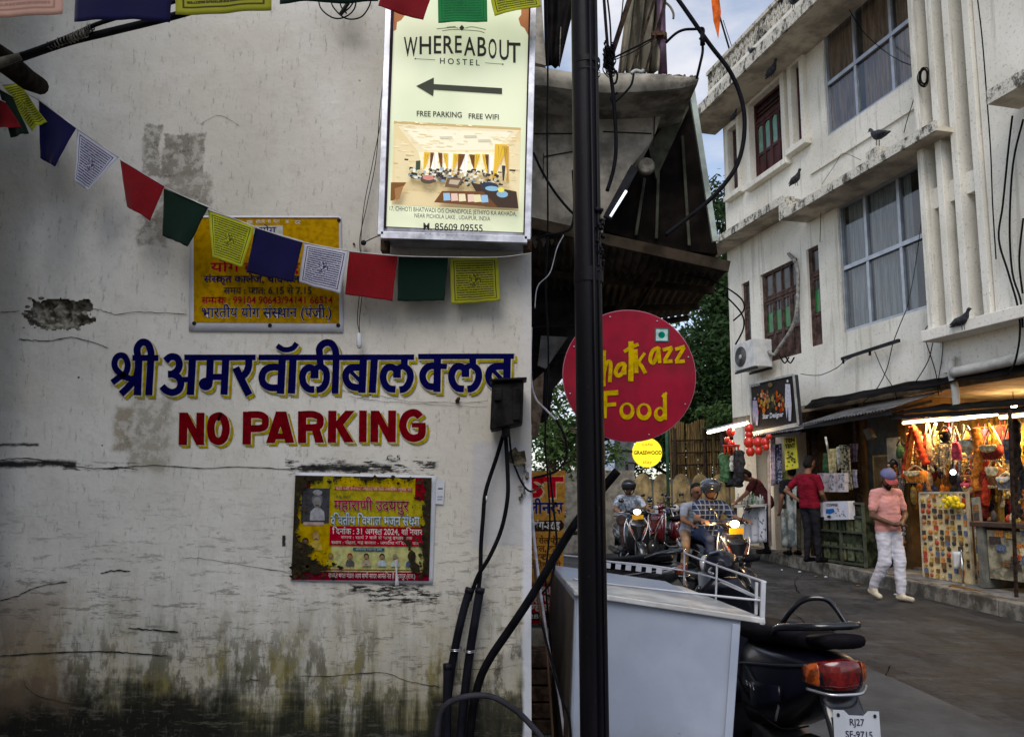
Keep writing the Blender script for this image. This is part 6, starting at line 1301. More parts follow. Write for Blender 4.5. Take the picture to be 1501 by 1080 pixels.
# unseen left block, added to shade the near wall; the second stands opposite
m = M(); m.hexa([(-9, -9, 0), (-2.05, -9, 0), (-9, 2.9, 0), (-2.05, 2.9, 0), (-9, -9, 5), (-2.05, -9, 5), (-9, 2.9, 5), (-2.05, 2.9, 5)]); m.build('unseen_building', CREAMW, None, label='plain cream unseen block added behind the viewpoint on the left to shade the wall', cat='building')
m = M(); m.hexa([(-3.0, -19, 0), (6, -19, 0), (-3.0, -14, 0), (6, -14, 0), (-3.0, -19, 6), (6, -19, 6), (-3.0, -14, 6), (6, -14, 6)]); m.build('unseen_building', CREAMW, None, label='plain cream building facing the painted wall across the lane', cat='building')
UL0, ULEND = 0.0, 12.0
def up(px, w=0): return fu(px, 740, w)[0]
SH = thing('shop_row', 'row of small open shop bays on the ground floor of the cream building', 'shops', tuple(FW(5, 0)))
OCHRE = mat('ochre_wall', (.09, .052, .02), .85, var=.3, ns=4, dirt=.3); GREYP = mat('grey_green_panel', (.045, .05, .045), .6, var=.3, dirt=.3); FLOORM = mat('shop_floor', (.14, .12, .10), .7, var=.3)
m = M(); fbox(m, -.02, U1, .1, zA + .3, -3.2, -3.0); m.build('back_wall', OCHRE, SH)
m = M(); fbox(m, -.02, U1, .12, gz(14) + PAVE_H + .015, -3.0, -.01); m.build('floor_slab', FLOORM, SH)
m = M(); fbox(m, -.02, U1, zA - .12, zA - .002, -3.0, -.01); m.build('ceiling_slab', mat('shop_ceiling', (.25, .2, .14), .9), SH)
divs = [0.0, up(1128), up(1186), up(1262), up(1322), 9.8]
for u in divs:
    m = M(); fbox(m, u, u + .16, .1, zA - .125, -2.99, .0); m.build('dividing_wall', CREAMW if u in (0.0, divs[1]) else OCHRE, SH)
# cream end wall piece at the far corner
m = M(); fbox(m, .165, up(1092), .2, zA - .125, -.3, -.02); m.build('front_wall', CREAMW, SH)
m = M(); fbox(m, divs[3] + .165, divs[4] - .005, .2, zA - .125, -.25, -.05); m.build('side_door_wall', GREYP, SH)
m = M(); fbox(m, divs[3] + .35, divs[3] + .95, 1.05, 2.0, -.045, -.02); m.build('notice_panel', mat('gold_framed_notice', (.12, .07, .025), .5, var=.4, ns=5), SH)
m = M(); 
for a_, b_, c_, d_ in ((divs[3] + .32, divs[3] + .98, 1.02, 1.05), (divs[3] + .32, divs[3] + .98, 2.0, 2.03), (divs[3] + .32, divs[3] + .35, 1.051, 1.999), (divs[3] + .95, divs[3] + .98, 1.051, 1.999)): fbox(m, a_, b_, c_, d_, -.045, -.01)
m.build('notice_frame', mat('dull_gold', (.22, .15, .05), .5), SH)
# timber frame of the doorway bay
for x in (1190, 1197, 1260):
    m = M(); u = up(x); fbox(m, u, u + .09, .3, 2.9, -.02, .06); m.build('door_post', mat('dark_wood', (.03, .02, .015)), SH)
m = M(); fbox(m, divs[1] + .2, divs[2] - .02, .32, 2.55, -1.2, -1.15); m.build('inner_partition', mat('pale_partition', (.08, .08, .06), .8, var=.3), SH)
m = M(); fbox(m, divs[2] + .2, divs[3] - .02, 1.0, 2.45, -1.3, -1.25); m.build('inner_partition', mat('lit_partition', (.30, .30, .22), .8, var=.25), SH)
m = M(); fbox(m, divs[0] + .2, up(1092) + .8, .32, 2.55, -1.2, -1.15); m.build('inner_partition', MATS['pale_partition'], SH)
# tube lights
def tube_lamp(pa, pb, w, st, label, col=(1, .80, .50), r=.022):
    t = thing('tube_light', label, 'lamp', tuple(F(pa[0], pa[1], w))); a, b = F(*pa, w), F(*pb, w)
    m = M(); m.tube([a, b], r, 10); m.build('glowing_tube', emit('tube_%d_%d' % (int(st * 10), int(col[2] * 100)), col, st), t)
    m = M(); m.bar(a + Vector((0, 0, .045)), b + Vector((0, 0, .045)), .06, .035); m.build('batten', ACW, t); return a, b
def area(name, a, b, e, col, wd=.15, down=True):
    L = bpy.data.lights.new(name, 'AREA'); L.shape = 'RECTANGLE'; L.size = (b - a).length; L.size_y = wd; L.energy = e; L.color = col
    o = bpy.data.objects.new(name, L); COL.objects.link(o); o.location = (a + b) / 2 - Vector((0, 0, .04))
    x = (b - a).normalized(); z = Vector((0, 0, 1)); z = (z - x * z.dot(x)).normalized(); y = z.cross(x); o.rotation_euler = Matrix((x, y, z)).transposed().to_euler(); return o
WARM = (1, .66, .30)
a, b = tube_lamp((1324, 620), (1384, 614), .25, 5, 'warm tube light at the left end of the souvenir shop awning', (1, .72, .36)); area('tube_lamp_light', a, b, 15, WARM)
a, b = tube_lamp((1386, 616), (1462, 607), .15, 6, 'bright tube light in the middle of the souvenir shop', (1, .86, .62)); area('tube_lamp_light', a, b, 15, (1, .78, .45))
a, b = tube_lamp((1466, 612), (1520, 606), .25, 5, 'warm tube light at the right edge of the picture', (1, .72, .36)); area('tube_lamp_light', a, b, 17, WARM)
a, b = tube_lamp((1038, 634), (1096, 620), .9, 7, 'slanting tube light at the far corner of the shops over red lanterns', (1, .85, .55), .028); area('tube_lamp_light', a, b, 15, (1, .75, .45))
# shop inner light bulbs further in
for (u, w, e) in ((divs[4] + 1.0, -1.2, 22), (divs[4] + 2.6, -1.2, 22)):
    t = thing('bulb', 'bare warm bulb %s inside the souvenir shop' % ('on the left' if u < divs[4] + 2 else 'on the right'), 'bulb', tuple(FW(u, 2.75, w)))
    m = M(); m.ball(FW(u, 2.70, w), .04, 12, 8); m.build('glass_globe', emit('bulb_warm', (1, .7, .35), 30), t); m = M(); m.tube([FW(u, 2.74, w), FW(u, zA - .12, w)], .006, 6); m.build('flex', BLKM, t)
    L = bpy.data.lights.new('bulb_light', 'POINT'); L.energy = e; L.color = WARM; L.shadow_soft_size = .05; o = bpy.data.objects.new('bulb_light', L); COL.objects.link(o); o.location = FW(u, 2.6, w)
t = thing('white_bulb', 'cold white bulb shining above the keyring board', 'bulb', tuple(F(1397, 692, .25))); m = M(); m.ball(F(1397, 692, .25), .038, 14, 10); m.build('glass_globe', emit('bulb_cold', (.85, .92, 1), 3), t)
m = M(); m.tube([F(1397, 688, .25), F(1396, 650, .25), F(1396, 618, .22)], .008, 6); m.build('flex', BLKM, t)
def cmat(nm, col, **k): return mat(nm, col, k.pop('r', .8), var=k.pop('v', .45), ns=k.pop('n', 14), bump=k.pop('b', .4), **k)
CM = {'red': cmat('cloth_red', (.50, .05, .02)), 'orange': cmat('cloth_orange', (.60, .20, .03)), 'cream': cmat('cloth_cream', (.62, .52, .30)), 'yellow': cmat('cloth_yellow', (.65, .42, .05)), 'pink': cmat('cloth_pink', (.60, .08, .12)),
      'maroon': cmat('cloth_maroon', (.20, .03, .02)), 'black': cmat('cloth_black', (.03, .028, .03)), 'brown': cmat('cloth_brown', (.25, .11, .04)), 'navy': cmat('cloth_navy', (.05, .06, .12)), 'green': cmat('cloth_green', (.06, .13, .06)), 'white': cmat('cloth_white', (.6, .58, .5)), 'grey': cmat('cloth_grey', (.2, .2, .21)), 'gold': cmat('metal_gold', (.45, .30, .08), r=.35)}
def hang_bag(px, py, wpx, hpx, w, colr, label, strap=30, trim='cream', shape='satchel', sc_=None):
    """(px,py) = top centre of the body"""
    c = F(px, py, w); u0, z0 = (c - FO).dot(FE), c.z; k = abs(fu(px + 1, py, w)[0] - u0); kz = abs(fu(px, py + 1, w)[1] - z0); W, H = wpx * k, hpx * kz
    t = thing('hanging_bag', label, 'bag', tuple(FW(u0, z0 - H, w)), 'bags hanging in the souvenir shop')
    if shape == 'round': prof = [(0, .70), (.15, .9), (.45, 1), (.75, .85), (.93, .5), (1, .25)]
    elif shape == 'heart': prof = [(0, 1.0), (.12, 1.05), (.45, .95), (.7, .65), (.9, .3), (1, .05)]
    elif shape == 'sack': prof = [(0, .35), (.1, .5), (.4, .8), (.8, 1), (1, .9)]
    else: prof = [(0, .92), (.05, 1), (.5, 1.0), (.93, .96), (1, .85)]
    m = M(); m.loft([(FW(u0, z0 - H * a, w), FE * (W / 2 * b), FN * (min(.07, W * .22) * (.5 + .5 * math.sin(PI * min(a + .12, 1)))), 2.6) for a, b in prof], 16); m.build('bag_body', CM[colr], t)
    m = M(); top_ = FW(u0, z0 + strap * kz, w)
    for sg_ in (-1, 1): m.tube(cr([FW(u0 + sg_ * W * .42, z0 - .01, w), FW(u0 + sg_ * W * .2, z0 + strap * kz * .6, w), top_], 4), .012, 6)
    m.build('strap', CM[trim], t)
    if shape in ('satchel', 'round', 'heart'):
        m = M(); m.loft([(FW(u0, z0 - H * a, w + min(.07, W * .2) + .004), FE * (W / 2 * b), FN * .012, 2.6) for a, b in ((0, .8), (.2, .86), (.42, .6), (.5, .2))], 12); m.build('flap', CM[trim], t)
        m = M(); m.ball(FW(u0, z0 - H * .45, w + min(.07, W * .2) + .02), .02, 8, 6); m.build('clasp', CM['gold'], t)
        m = M()
        for i in range(9): m.tube([FW(u0 - W * .4 + W * .1 * i, z0 - H * .96, w + .02), FW(u0 - W * .4 + W * .1 * i, z0 - H * 1.12, w + .02)], .007, 5)
        m.build('fringe', CM[trim], t, kind='stuff')
    return t
BAGS = [(1342, 690, 30, 16, .35, 'orange', 'bright orange embroidered clutch bag above the walking man', 8, 'cream', 'satchel'),
        (1361, 636, 9, 44, .2, 'cream', 'long narrow cream cloth bag near the left tube light', 20, 'cream', 'sack'), (1401, 648, 15, 26, .3, 'pink', 'pink drawstring pouch hanging on two cords', 24, 'cream', 'sack'),
        (1419, 644, 20, 24, .3, 'cream', 'cream scalloped purse hanging in the middle of the souvenir shop', 20, 'white', 'heart'), (1454, 652, 32, 22, .3, 'maroon', 'wide maroon bag with a cream rim', 28, 'cream', 'round'),
        (1458, 684, 24, 28, .3, 'brown', 'round brown leather purse with a cream edge', 10, 'cream', 'round'), (1480, 643, 18, 32, .35, 'navy', 'dark navy backpack near the right pole', 20, 'grey', 'satchel'),
        (1474, 699, 24, 17, .35, 'grey', 'flat grey blue pouch beside the round brown purse', 6, 'white', 'satchel'), (1320, 652, 14, 20, .15, 'green', 'dark green pouch on the grey board left of the goods', 8, 'black', 'sack'),
        (1385, 632, 16, 16, .25, 'black', 'fluffy black bag high between the straps', 8, 'black', 'round'), (1420, 696, 20, 14, .25, 'brown', 'small brown bag behind the white bulb', 10, 'brown', 'satchel'),
        (1419, 708, 18, 14, .3, 'cream', 'cream rosette purse above the keyring board', 6, 'pink', 'round'), (1309, 677, 12, 22, .12, 'black', 'tall black pouch on the far left of the goods', 4, 'black', 'satchel'),
        (1495, 690, 14, 24, .4, 'black', 'black bag at the right edge of the shop', 20, 'black', 'satchel'), (1498, 730, 14, 14, .4, 'orange', 'small orange bag low at the right edge', 6, 'brown', 'round')]
for b_ in BAGS: hang_bag(*b_)
def drape(pts, w, r, colr, label, name='hanging_scarf', cat='scarf', group='scarves hanging in the souvenir shop'):
    m = M(); c = cr([F(x, y, w) for x, y in pts], 6); m.tube(c, [r * (.7 + .5 * abs(math.sin(i * 1.3))) for i in range(len(c))], 9)
    return m.build(name, CM[colr], None, label=label, cat=cat, group=group)
for pts, w, r, cl, lb in (([(1326, 700), (1330, 670), (1336, 635), (1338, 628), (1343, 636), (1350, 660), (1358, 680)], .3, .05, 'red', 'red scarf looped in an arch over the necklaces'), ([(1340, 626), (1334, 660), (1330, 690)], .32, .03, 'orange', 'orange tassel cord inside the red scarf arch'),
    ([(1428, 628), (1434, 650), (1436, 680), (1430, 700), (1434, 720)], .3, .06, 'orange', 'thick orange rope of beads hanging by the cream purse'), ([(1432, 630), (1440, 660), (1446, 700), (1444, 740)], .25, .05, 'red', 'long red scarf behind the orange beads'),
    ([(1446, 690), (1440, 720), (1438, 760)], .22, .09, 'maroon', 'broad maroon scarf left of the round brown purse'), ([(1490, 616), (1490, 660), (1492, 720), (1492, 760)], .42, .05, 'black', 'black drape along the right pole'),
    ([(1412, 622), (1410, 640), (1412, 655)], .3, .02, 'cream', 'cream tassel beside the pink pouch'), ([(1357, 702), (1362, 718), (1361, 730)], .3, .03, 'brown', 'brown tassel under the orange clutch'), ([(1448, 620), (1455, 640), (1452, 655)], .3, .02, 'yellow', 'yellow cord above the maroon bag'), ([(1372, 620), (1367, 640), (1370, 655)], .28, .02, 'cream', 'cream cord right of the narrow cloth bag')):
    drape(pts, w, r, cl, lb)
# strings of beads, in curtains
ORD = ('first', 'second', 'third', 'fourth', 'fifth', 'sixth', 'seventh', 'eighth', 'ninth', 'tenth', 'eleventh', 'twelfth', 'thirteenth', 'fourteenth', 'fifteenth', 'sixteenth', 'seventeenth', 'eighteenth', 'nineteenth', 'twentieth', 'twenty-first', 'twenty-second', 'twenty-third', 'twenty-fourth', 'twenty-fifth', 'twenty-sixth')
strs = []
WHERE = ('inside the red scarf arch', 'between narrow bag and pink pouch', 'under the cream purse', 'under the wide maroon bag', 'in the shaded left corner', 'by the dark backpack')
for g_, (x0, x1, y0, y1, n, cols) in enumerate(((1330, 1352, 640, 690, 12, ('gold', 'cream', 'brown')), (1362, 1400, 640, 690, 26, ('gold', 'cream', 'white', 'grey')), (1404, 1430, 668, 700, 12, ('gold', 'cream', 'grey')), (1440, 1480, 670, 740, 20, ('gold', 'yellow', 'cream', 'brown')), (1302, 1325, 690, 750, 10, ('green', 'brown', 'grey')), (1478, 1500, 640, 700, 8, ('yellow', 'cream', 'brown')))):
    for i in range(n):
        x = x0 + (x1 - x0) * (i + rnd.random() * .6) / n; ya = y0 + rnd.uniform(-8, 4); yb = y1 + rnd.uniform(-14, 8); w = rnd.uniform(.05, .22)
        strs.append((x, ya, yb, w, rnd.choice(cols), '%s bead string from the left ' % ORD[i] + WHERE[g_]))
for x, ya, yb, w, cl, lb in strs:
    m = M(); k = int((yb - ya) / 3.0)
    for j in range(k):
        q = F(x + .8 * math.sin(j * .4), ya + (yb - ya) * j / k, w); m.ball(q, (.016, .016, .018) if j % 5 else (.026, .022, .03), 6, 4)
    m.build('bead_string', CM[cl], None, label=cl + ' coloured, ' + lb, cat='necklace', group='bead strings in the souvenir shop')
for k in range(120):
    r_, c_ = k // 20, k % 20; q = F(1330 + c_ * 8.6 + rnd.uniform(-3, 3) + r_ * 2, 630 + r_ * 20 + rnd.uniform(-6, 6), -.05 + rnd.uniform(-.1, .12)); cl = rnd.choice(('red', 'maroon', 'black', 'cream', 'brown', 'gold', 'orange', 'navy', 'pink', 'black')); h = rnd.uniform(.12, .3); w_ = rnd.uniform(.04, .10); m = M()
    m.loft([(q - Vector((0, 0, h * a_)), FE * (w_ * b_), FN * (w_ * .5 * b_), rnd.choice((2, 3))) for a_, b_ in ((-.6, .08), (-.05, .1), (0, .6), (.4, 1), (.8, rnd.uniform(.5, 1.1)), (1, .3))], 9)
    m.build('hanging_charm', CM[cl], None, label='%s charm, %s from the left in the %s row behind the bags' % (cl, ORD[c_], ('top', 'second', 'third', 'fourth', 'fifth', 'lowest')[r_]), cat='charm', group='charms hanging behind the bags')
# trinket panel behind (bright, lit)
t = thing('trinket_panel', 'yellow wooden slat panel behind the bags at the right end of the souvenir shop', 'panel', tuple(F(1470, 860, -.4)))
for i in range(14):
    a_ = fu(1425 + i * 8, 620, -.4); m = M(); fbox(m, a_[0], a_[0] + .13, .7, a_[1] + .1, -.42, -.39); m.build('slat', mat('yellow_slat', (.36, .20, .035), .7, var=.3), t)
t = thing('yellow_valance', 'warm yellow board under the awning above the bags', 'board', tuple(F(1470, 640, -.2))); a_, b_ = fu(1434, 624, -.2), fu(1540, 640, -.2); m = M(); fbox(m, a_[0], U1, a_[1] - .30, a_[1] - .02, -.22, -.18); m.build('board', mat('valance_yellow', (.42, .22, .03), .6), t)
# keyring and postcard board on a stand
t = thing('keyring_board', 'tall cream display board covered with rows of keyrings, magnets and small pictures', 'display board', tuple(F(1390, 862, .55)))
WQ = .50; kb = [(1349, 722), (1418, 722), (1427, 858), (1356, 854)]; kq = [F(x, y, WQ) for x, y in kb]; kn = -((kq[1] - kq[0]).cross(kq[3] - kq[0])).normalized(); kn = kn if kn.dot(EYE - kq[0]) > 0 else -kn
m = M(); m.prism([kq[3], kq[2], kq[1], kq[0]], -kn * .03); m.build('board', mat('display_cream', (.62, .50, .27), .7, var=.12), t)
fr_ = mat('board_frame', (.42, .36, .24), .6)
for i in range(4): m = M(); m.bar(kq[i], kq[(i + 1) % 4], .03, .04, up=tuple(kn)); m.build('board_frame', fr_, t)
items = [mat('trinket_%s' % n_, c_, .5, var=.5, ns=60) for n_, c_ in (('brown', (.16, .08, .03)), ('dark', (.05, .04, .035)), ('red', (.40, .06, .03)), ('cream', (.60, .50, .30)), ('gold', (.45, .28, .06)), ('blue', (.10, .13, .20)), ('yellow', (.65, .50, .05)), ('orange', (.50, .18, .04)))]
ROWS, COLS_ = 17, 8; base = {}
for r in range(ROWS):
    for c_ in range(COLS_):
        if rnd.random() < .12: continue
        u = (c_ + .5 + rnd.uniform(-.12, .12)) / COLS_; v = (r + .5 + rnd.uniform(-.12, .12)) / ROWS; p = bil(kq, u, v); ex = (kq[1] - kq[0]).normalized(); ez = (kq[0] - kq[3]).normalized()
        W_ = rnd.uniform(.020, .037); H_ = rnd.uniform(.022, .040); ii = rnd.choice([0, 0, 1, 1, 2, 3, 4, 5, 7] if not (r < 3 and c_ in (3, 4, 5)) else [6, 6, 3]); key = (ii, round(W_, 2), rnd.random() < .4)
        if key not in base:
            m = M()
            if key[2]: m.lathe((0, 0, 0), kn, [(0, W_), (.012, W_), (.018, W_ * .7)], 10)
            else: m.prism([ex * sx_ * W_ + ez * sz_ * H_ for sx_, sz_ in ((-1, -1), (1, -1), (1, 1), (-1, 1))], kn * .014)
            base[key] = m.mesh('keyring', items[ii])
        o = bpy.data.objects.new('keyring', base[key]); COL.objects.link(o); o.parent = t; o.location = p + kn * .005 - ORG[t.name]
m = M(); b0 = F(1352, 858, .6); 
for a_, b_ in (((1357, 855), (1375, 870)), ((1357, 855), (1338, 868)), ((1412, 856), (1412, 872)), ((1338, 868), (1376, 871))): m.bar(F(*a_, .75), F(*b_, .75 if b_[0] != 1412 else .75), .025, .025)
m.build('stand', mat('pale_stand_wood', (.40, .33, .22), .7), t)
m = M(); m.tube([F(1409, 804, .62), F(1412, 858, .68)], .012, 8); m.lathe(F(1412, 858, .68), (0, 0, -1), [(0, .12), (.01, .12)], 16); m.build('metal_stand', CH, t)
m = M(); m.loft([(F(1403, 808 + k_ * 5, .62), FE * (.075 * (1 - k_ * .14)), FN * .05, 2) for k_ in range(6)], 12); m.build('white_vase', cmat('porcelain', (.6, .6, .6), r=.3, v=.1), t)
# yellow blossoms at the top of the board
m = M()
for k in range(26): q = F(1395 + rnd.gauss(0, 7), 737 + rnd.gauss(0, 3.5), .60); m.ball(q, rnd.uniform(.03, .05), 7, 5)
m.build('marigold_garland', mat('marigold', (.75, .55, .02), .8, var=.3, ns=30, bump=.5), None, label='clump of yellow marigolds over the keyring board', cat='flowers')
# side board edge-on with white trinkets, counter, lower display
t = thing('picture_stand', 'narrow pale picture stand edge on beside the keyring board', 'display stand', tuple(F(1438, 858, .5)))
m = M(); m.prism([F(x, y, .5) for x, y in ((1424, 730), (1432, 728), (1446, 856), (1434, 858))], -FN * .05); m.build('panel', mat('pale_green_grey', (.26, .26, .20), .7, dirt=.4), t)
for k in range(9):
    m = M(); c0 = F(1430.5 + k * .9, 745 + k * 12, .52); m.box(c0, (.06, .02, .10), rz=-.25); m.build('picture', items[k % 8], t)
t = thing('glass_counter', 'low display counter with a dark top and posters on its front at the right edge', 'counter', tuple(F(1470, 870, .5)))
c0 = fu(1428, 764, .7); c1z = c0[1]; zf = gz(11) + PAVE_H
m = M(); fbox(m, c0[0] - .04, U1, c1z - .06, c1z, .0, .74); m.build('counter_top', mat('counter_top_dark', (.06, .04, .03), .4), t, bevel=.008)
m = M(); fbox(m, c0[0] + .02, c0[0] + .12, zf, c1z - .062, .05, .7); m.build('counter_leg', mat('counter_grey', (.14, .14, .12), .7, dirt=.4), t)
m = M(); fbox(m, c0[0] + .14, c0[0] + .85, zf + .12, c1z - .10, .60, .66); m.build('front_panel', mat('poster_panel_cream', (.24, .22, .15), .7, var=.5, ns=8), t)
for k in range(16):
    a_ = c0[0] + .18 + rnd.random() * .5; z_ = zf + .18 + rnd.random() * .55; m = M(); fbox(m, a_, a_ + rnd.uniform(.08, .16), z_, z_ + rnd.uniform(.05, .12), .661, .668 + k * .0007); m.build('poster_scrap', rnd.choice(items), t)
m = M(); fbox(m, c0[0] + .9, U1, zf, c1z - .062, .1, .6); m.build('cabinet', mat('cabinet_maroon', (.06, .025, .02), .6, var=.3), t)
for k in range(5):
    m = M(); fbox(m, c0[0] + .92, U1, zf + .2 + k * .14, zf + .21 + k * .14, .601, .625); m.build('shelf_edge', mat('dark_wood', (.03, .02, .015)), t)
for k in range(26):   # goods on the counter
    u = c0[0] + .05 + k * .11; h = rnd.uniform(.05, .14); m = M(); m.loft([(FW(u, c1z + h * a_, .5 + rnd.uniform(-.08, .12) * 0 + .06 * math.sin(k * 2.1)), FE * (.035 * b_), FN * (.035 * b_), 2) for a_, b_ in ((0, 1), (.5, 1.1), (.85, .6), (1, .3))], 9)
    m.build('figurine', items[k % 8], None, label='%s souvenir figure, %s from the left end of the shop counter' % (('brown', 'dark', 'red', 'cream', 'golden', 'blue', 'yellow', 'orange')[k % 8], ORD[k]), cat='figurine', group='figurines along the counter')
for k in range(30):   # framed cards in rows over the counter
    u = fu(1427 + (k % 10) * 5.5, 740, .1)[0]; z = c1z + .22 + (k // 10) * .22; m = M(); fbox(m, u, u + .10, z, z + .15, .1, .12); o = m.build('framed_card', items[(k * 5 + k // 3) % 8], None, label='%s framed card from the left in the %s row above the shop counter' % (ORD[k % 10], ('bottom', 'middle', 'top')[k // 10]), cat='card', group='framed cards above the counter')
# the wooden plank at the kerb
m = M(); m.prism([F(x, y, 1.0) for x, y in ((1374, 866), (1396, 856), (1456, 870), (1440, 874))], Vector((0, 0, -.04))); m.build('plank', mat('orange_plank', (.36, .20, .07), .7, var=.35, stretch=(1, 1, 8)), None, label='orange brown wooden plank on the pavement before the keyring board', cat='plank')
m = M(); m.bar(F(1480, 600, .95), F(1490, 880, .95), .03, .03, up=tuple(FE)); m.bar(F(1488, 614, .6), F(1489, 760, .6), .04, .04); m.build('awning_pole', mat('dark_wood', (.03, .02, .015)), None, label='dark pole propping the awning at the right edge of the shop', cat='pole')
for x, lb in ((1466, 'yellow timber upright between the brown purse and the right pole'), (1430, 'thin yellow upright behind the orange beads')):
    m = M(); m.bar(F(x, 700 if x > 1450 else 640, .15), F(x + 2, 765, .15), .06, .04); m.build('timber_upright', mat('yellow_slat', (.50, .30, .05)), None, label=lb, cat='post')
t = thing('display_cage', 'green grey wire display cage topped with white packets in the middle shop', 'display cage', tuple(F(1225, 812, .5)))
u0, u1 = up(1197, .6), up(1262, .6); zf = gz(13) + PAVE_H
CAGE = mat('cage_green_grey', (.07, .08, .055), .5, .3, var=.3)
for u in (u0, (u0 + u1) / 2, u1):
    m = M(); fbox(m, u, u + .035, zf, 1.28, .56, .60); m.build('cage_post', CAGE, t)
for z in (zf + .02, .55, .8, 1.04, 1.25):
    m = M(); fbox(m, u0 + .036, u1 - .001, z, z + .03, .562, .59); m.build('cage_rail', CAGE, t)
m = M(); fbox(m, u0, u1, zf, 1.2, .1, .55); m.build('cage_inside', mat('cage_inside', (.025, .03, .018), .3, var=.7, ns=6), t)
for k in range(10):
    u = u0 + .08 + (k % 5) * (u1 - u0 - .1) / 5; z = zf + .08 + (k // 5) * .42; m = M(); fbox(m, u, u + .15, z, z + .26, .551, .556 + k * .0004); m.build('packet', mat('packet_%d' % (k % 3), ((.09, .10, .05), (.05, .06, .03), (.12, .11, .05))[k % 3], .6, var=.5, ns=12), t)
PK = mat('printed_white_packets', (.40, .38, .42), .5, var=.1)
for i in range(3):
    for j in range(2):
        a_ = F(1203 + i * 15, 700 + j * 14, .62); t2 = thing('printed_packet', 'white printed packet, %s in the %s row over the display cage' % (('left', 'middle', 'right')[i], ('upper', 'lower')[j]), 'packet', tuple(a_), 'packets on the display cage')
        m = M(); uu, z = (a_ - FO).dot(FE), a_.z; fbox(m, uu - .085, uu + .085, z - .075, z + .075, .55, .62); m.build('box', PK, t2)
        pr = Print(lambda a, b: FW(a, b, .621), FN, .002, .0003)
        for k in range(18): x_ = uu + rnd.uniform(-.07, .06); y_ = z + rnd.uniform(-.06, .05); pr.poly([(x_, y_), (x_ + rnd.uniform(.01, .04), y_), (x_ + rnd.uniform(.01, .03), y_ + rnd.uniform(.006, .02)), (x_, y_ + .012)], rnd.choice([(.08, .07, .08), (.2, .15, .18), (.05, .05, .06), (.3, .2, .2)]))
        pr.build('packet_print', t2)
t2 = thing('coffee_box', 'white box lettered COFFEE with a blue picture in front of the display cage', 'box', tuple(F(1222, 762, .66)))
cq = [(1207, 735), (1243, 734), (1244, 761), (1208, 762)]; q = [F(x, y, .68) for x, y in cq]; m = M(); m.prism([q[3], q[2], q[1], q[0]], -FN * .12); m.build('box', mat('cold_white_card', (.5, .5, .55), .5, var=.08), t2)
pr = Print(lambda a, b: F(a, b, .681), FN, .003, .0005); pr.text('COFFEE', 1212, 741.5, 1228, 738, (.05, .05, .06), .03); pr.poly([(1211, 746), (1222, 745), (1224, 750), (1217, 753), (1211, 752)], (.05, .15, .38))
for k in range(14): x_, y_ = rnd.uniform(1224, 1240), rnd.uniform(745, 757); pr.poly([(x_, y_), (x_ + 2.4, y_ - .6), (x_ + 2, y_ + 1.2)], rnd.choice([(.1, .1, .12), (.3, .12, .12), (.15, .2, .3)]))
pr.disc(1216, 757, 3, 2, (.05, .05, .06), 12); pr.build('box_print', t2)
m = M(); m.prism([F(x, y, .70) for x, y in ((1198, 758), (1207, 757), (1206, 736), (1197, 738))], -FN * .08); m.build('clear_packet', PK, None, label='crumpled clear packet at the left of the coffee box', cat='packet')
# dresses and cloths hanging in the middle bay
def garment(q, w, cm, label, cat='garment', fold=.02, grp=None):
    qs_ = [F(x, y, w) for x, y in q]; m = M(); m.grid(lambda u, v: bil(qs_, u, 1 - v) + FN * (fold * math.sin(u * 14 + v * 2) + fold * .5), 20, 10)
    return m.build('hanging_cloth', cm, None, fix=False, solid=.01, label=label, cat=cat, group=grp)
def patt(nm, a, b, scl=30, thr=(.46, .52)):
    s = NT(nm); c = s.mix(s.step(s.noise(scl, 3, .6), *thr), a, b); return s.fin(c, .85)
garment([(1232, 652), (1246, 652), (1252, 718), (1238, 718)], .2, patt('net_cream_black', (.05, .045, .04), (.50, .43, .26), 22), 'black and cream patterned dress hanging in the middle shop')
garment([(1228, 655), (1236, 653), (1238, 672), (1230, 690)], .12, CM['white'], 'white cloth left of the patterned dress'); garment([(1247, 688), (1257, 688), (1259, 714), (1249, 716)], .15, cmat('lilac', (.42, .40, .48)), 'pale lilac cloth right of the patterned dress')
garment([(1248, 650), (1259, 650), (1258, 676), (1249, 678)], .12, cmat('mauve', (.14, .10, .14)), 'dark mauve scarf beside the patterned dress'); garment([(1215, 658), (1228, 657), (1228, 693), (1217, 694)], .0, cmat('straw', (.50, .42, .22)), 'straw yellow cloth in the middle shop window')
m = M(); m.tube([F(1210, 640, .1), F(1214, 662, .1)], .02, 6); m.build('short_cord', CM['white'], None, label='short white cord hanging in the dark middle bay', cat='cord')
m = M(); m.loft([(F(1211, 664 + k_ * 6, -.1), FE * (.08 * a_), FN * .06, 2) for k_, a_ in enumerate((.3, .5, 1, 1.1, 1.1, 1.1))], 12); m.build('dark_figure_form', CM['green'], None, label='dark green dress form standing in the lit window of the middle shop', cat='dress form')
m = M(); m.prism([F(x, y, .3) for x, y in ((1264, 630), (1272, 627), (1279, 641), (1271, 645))], -FN * .08); m.build('loudspeaker', mat('speaker_grey', (.12, .11, .09), .6), None, label='small grey loudspeaker tilted under the middle awning', cat='loudspeaker')
m = M(); a_, b_ = fu(1300, 642, .02), fu(1324, 740, .02); fbox(m, a_[0], b_[0], b_[1], a_[1], -.02, .03); m.build('grey_board', mat('pale_grey_board', (.30, .30, .27), .8, dirt=.3), None, label='pale grey board at the left end of the souvenir shop', cat='board')
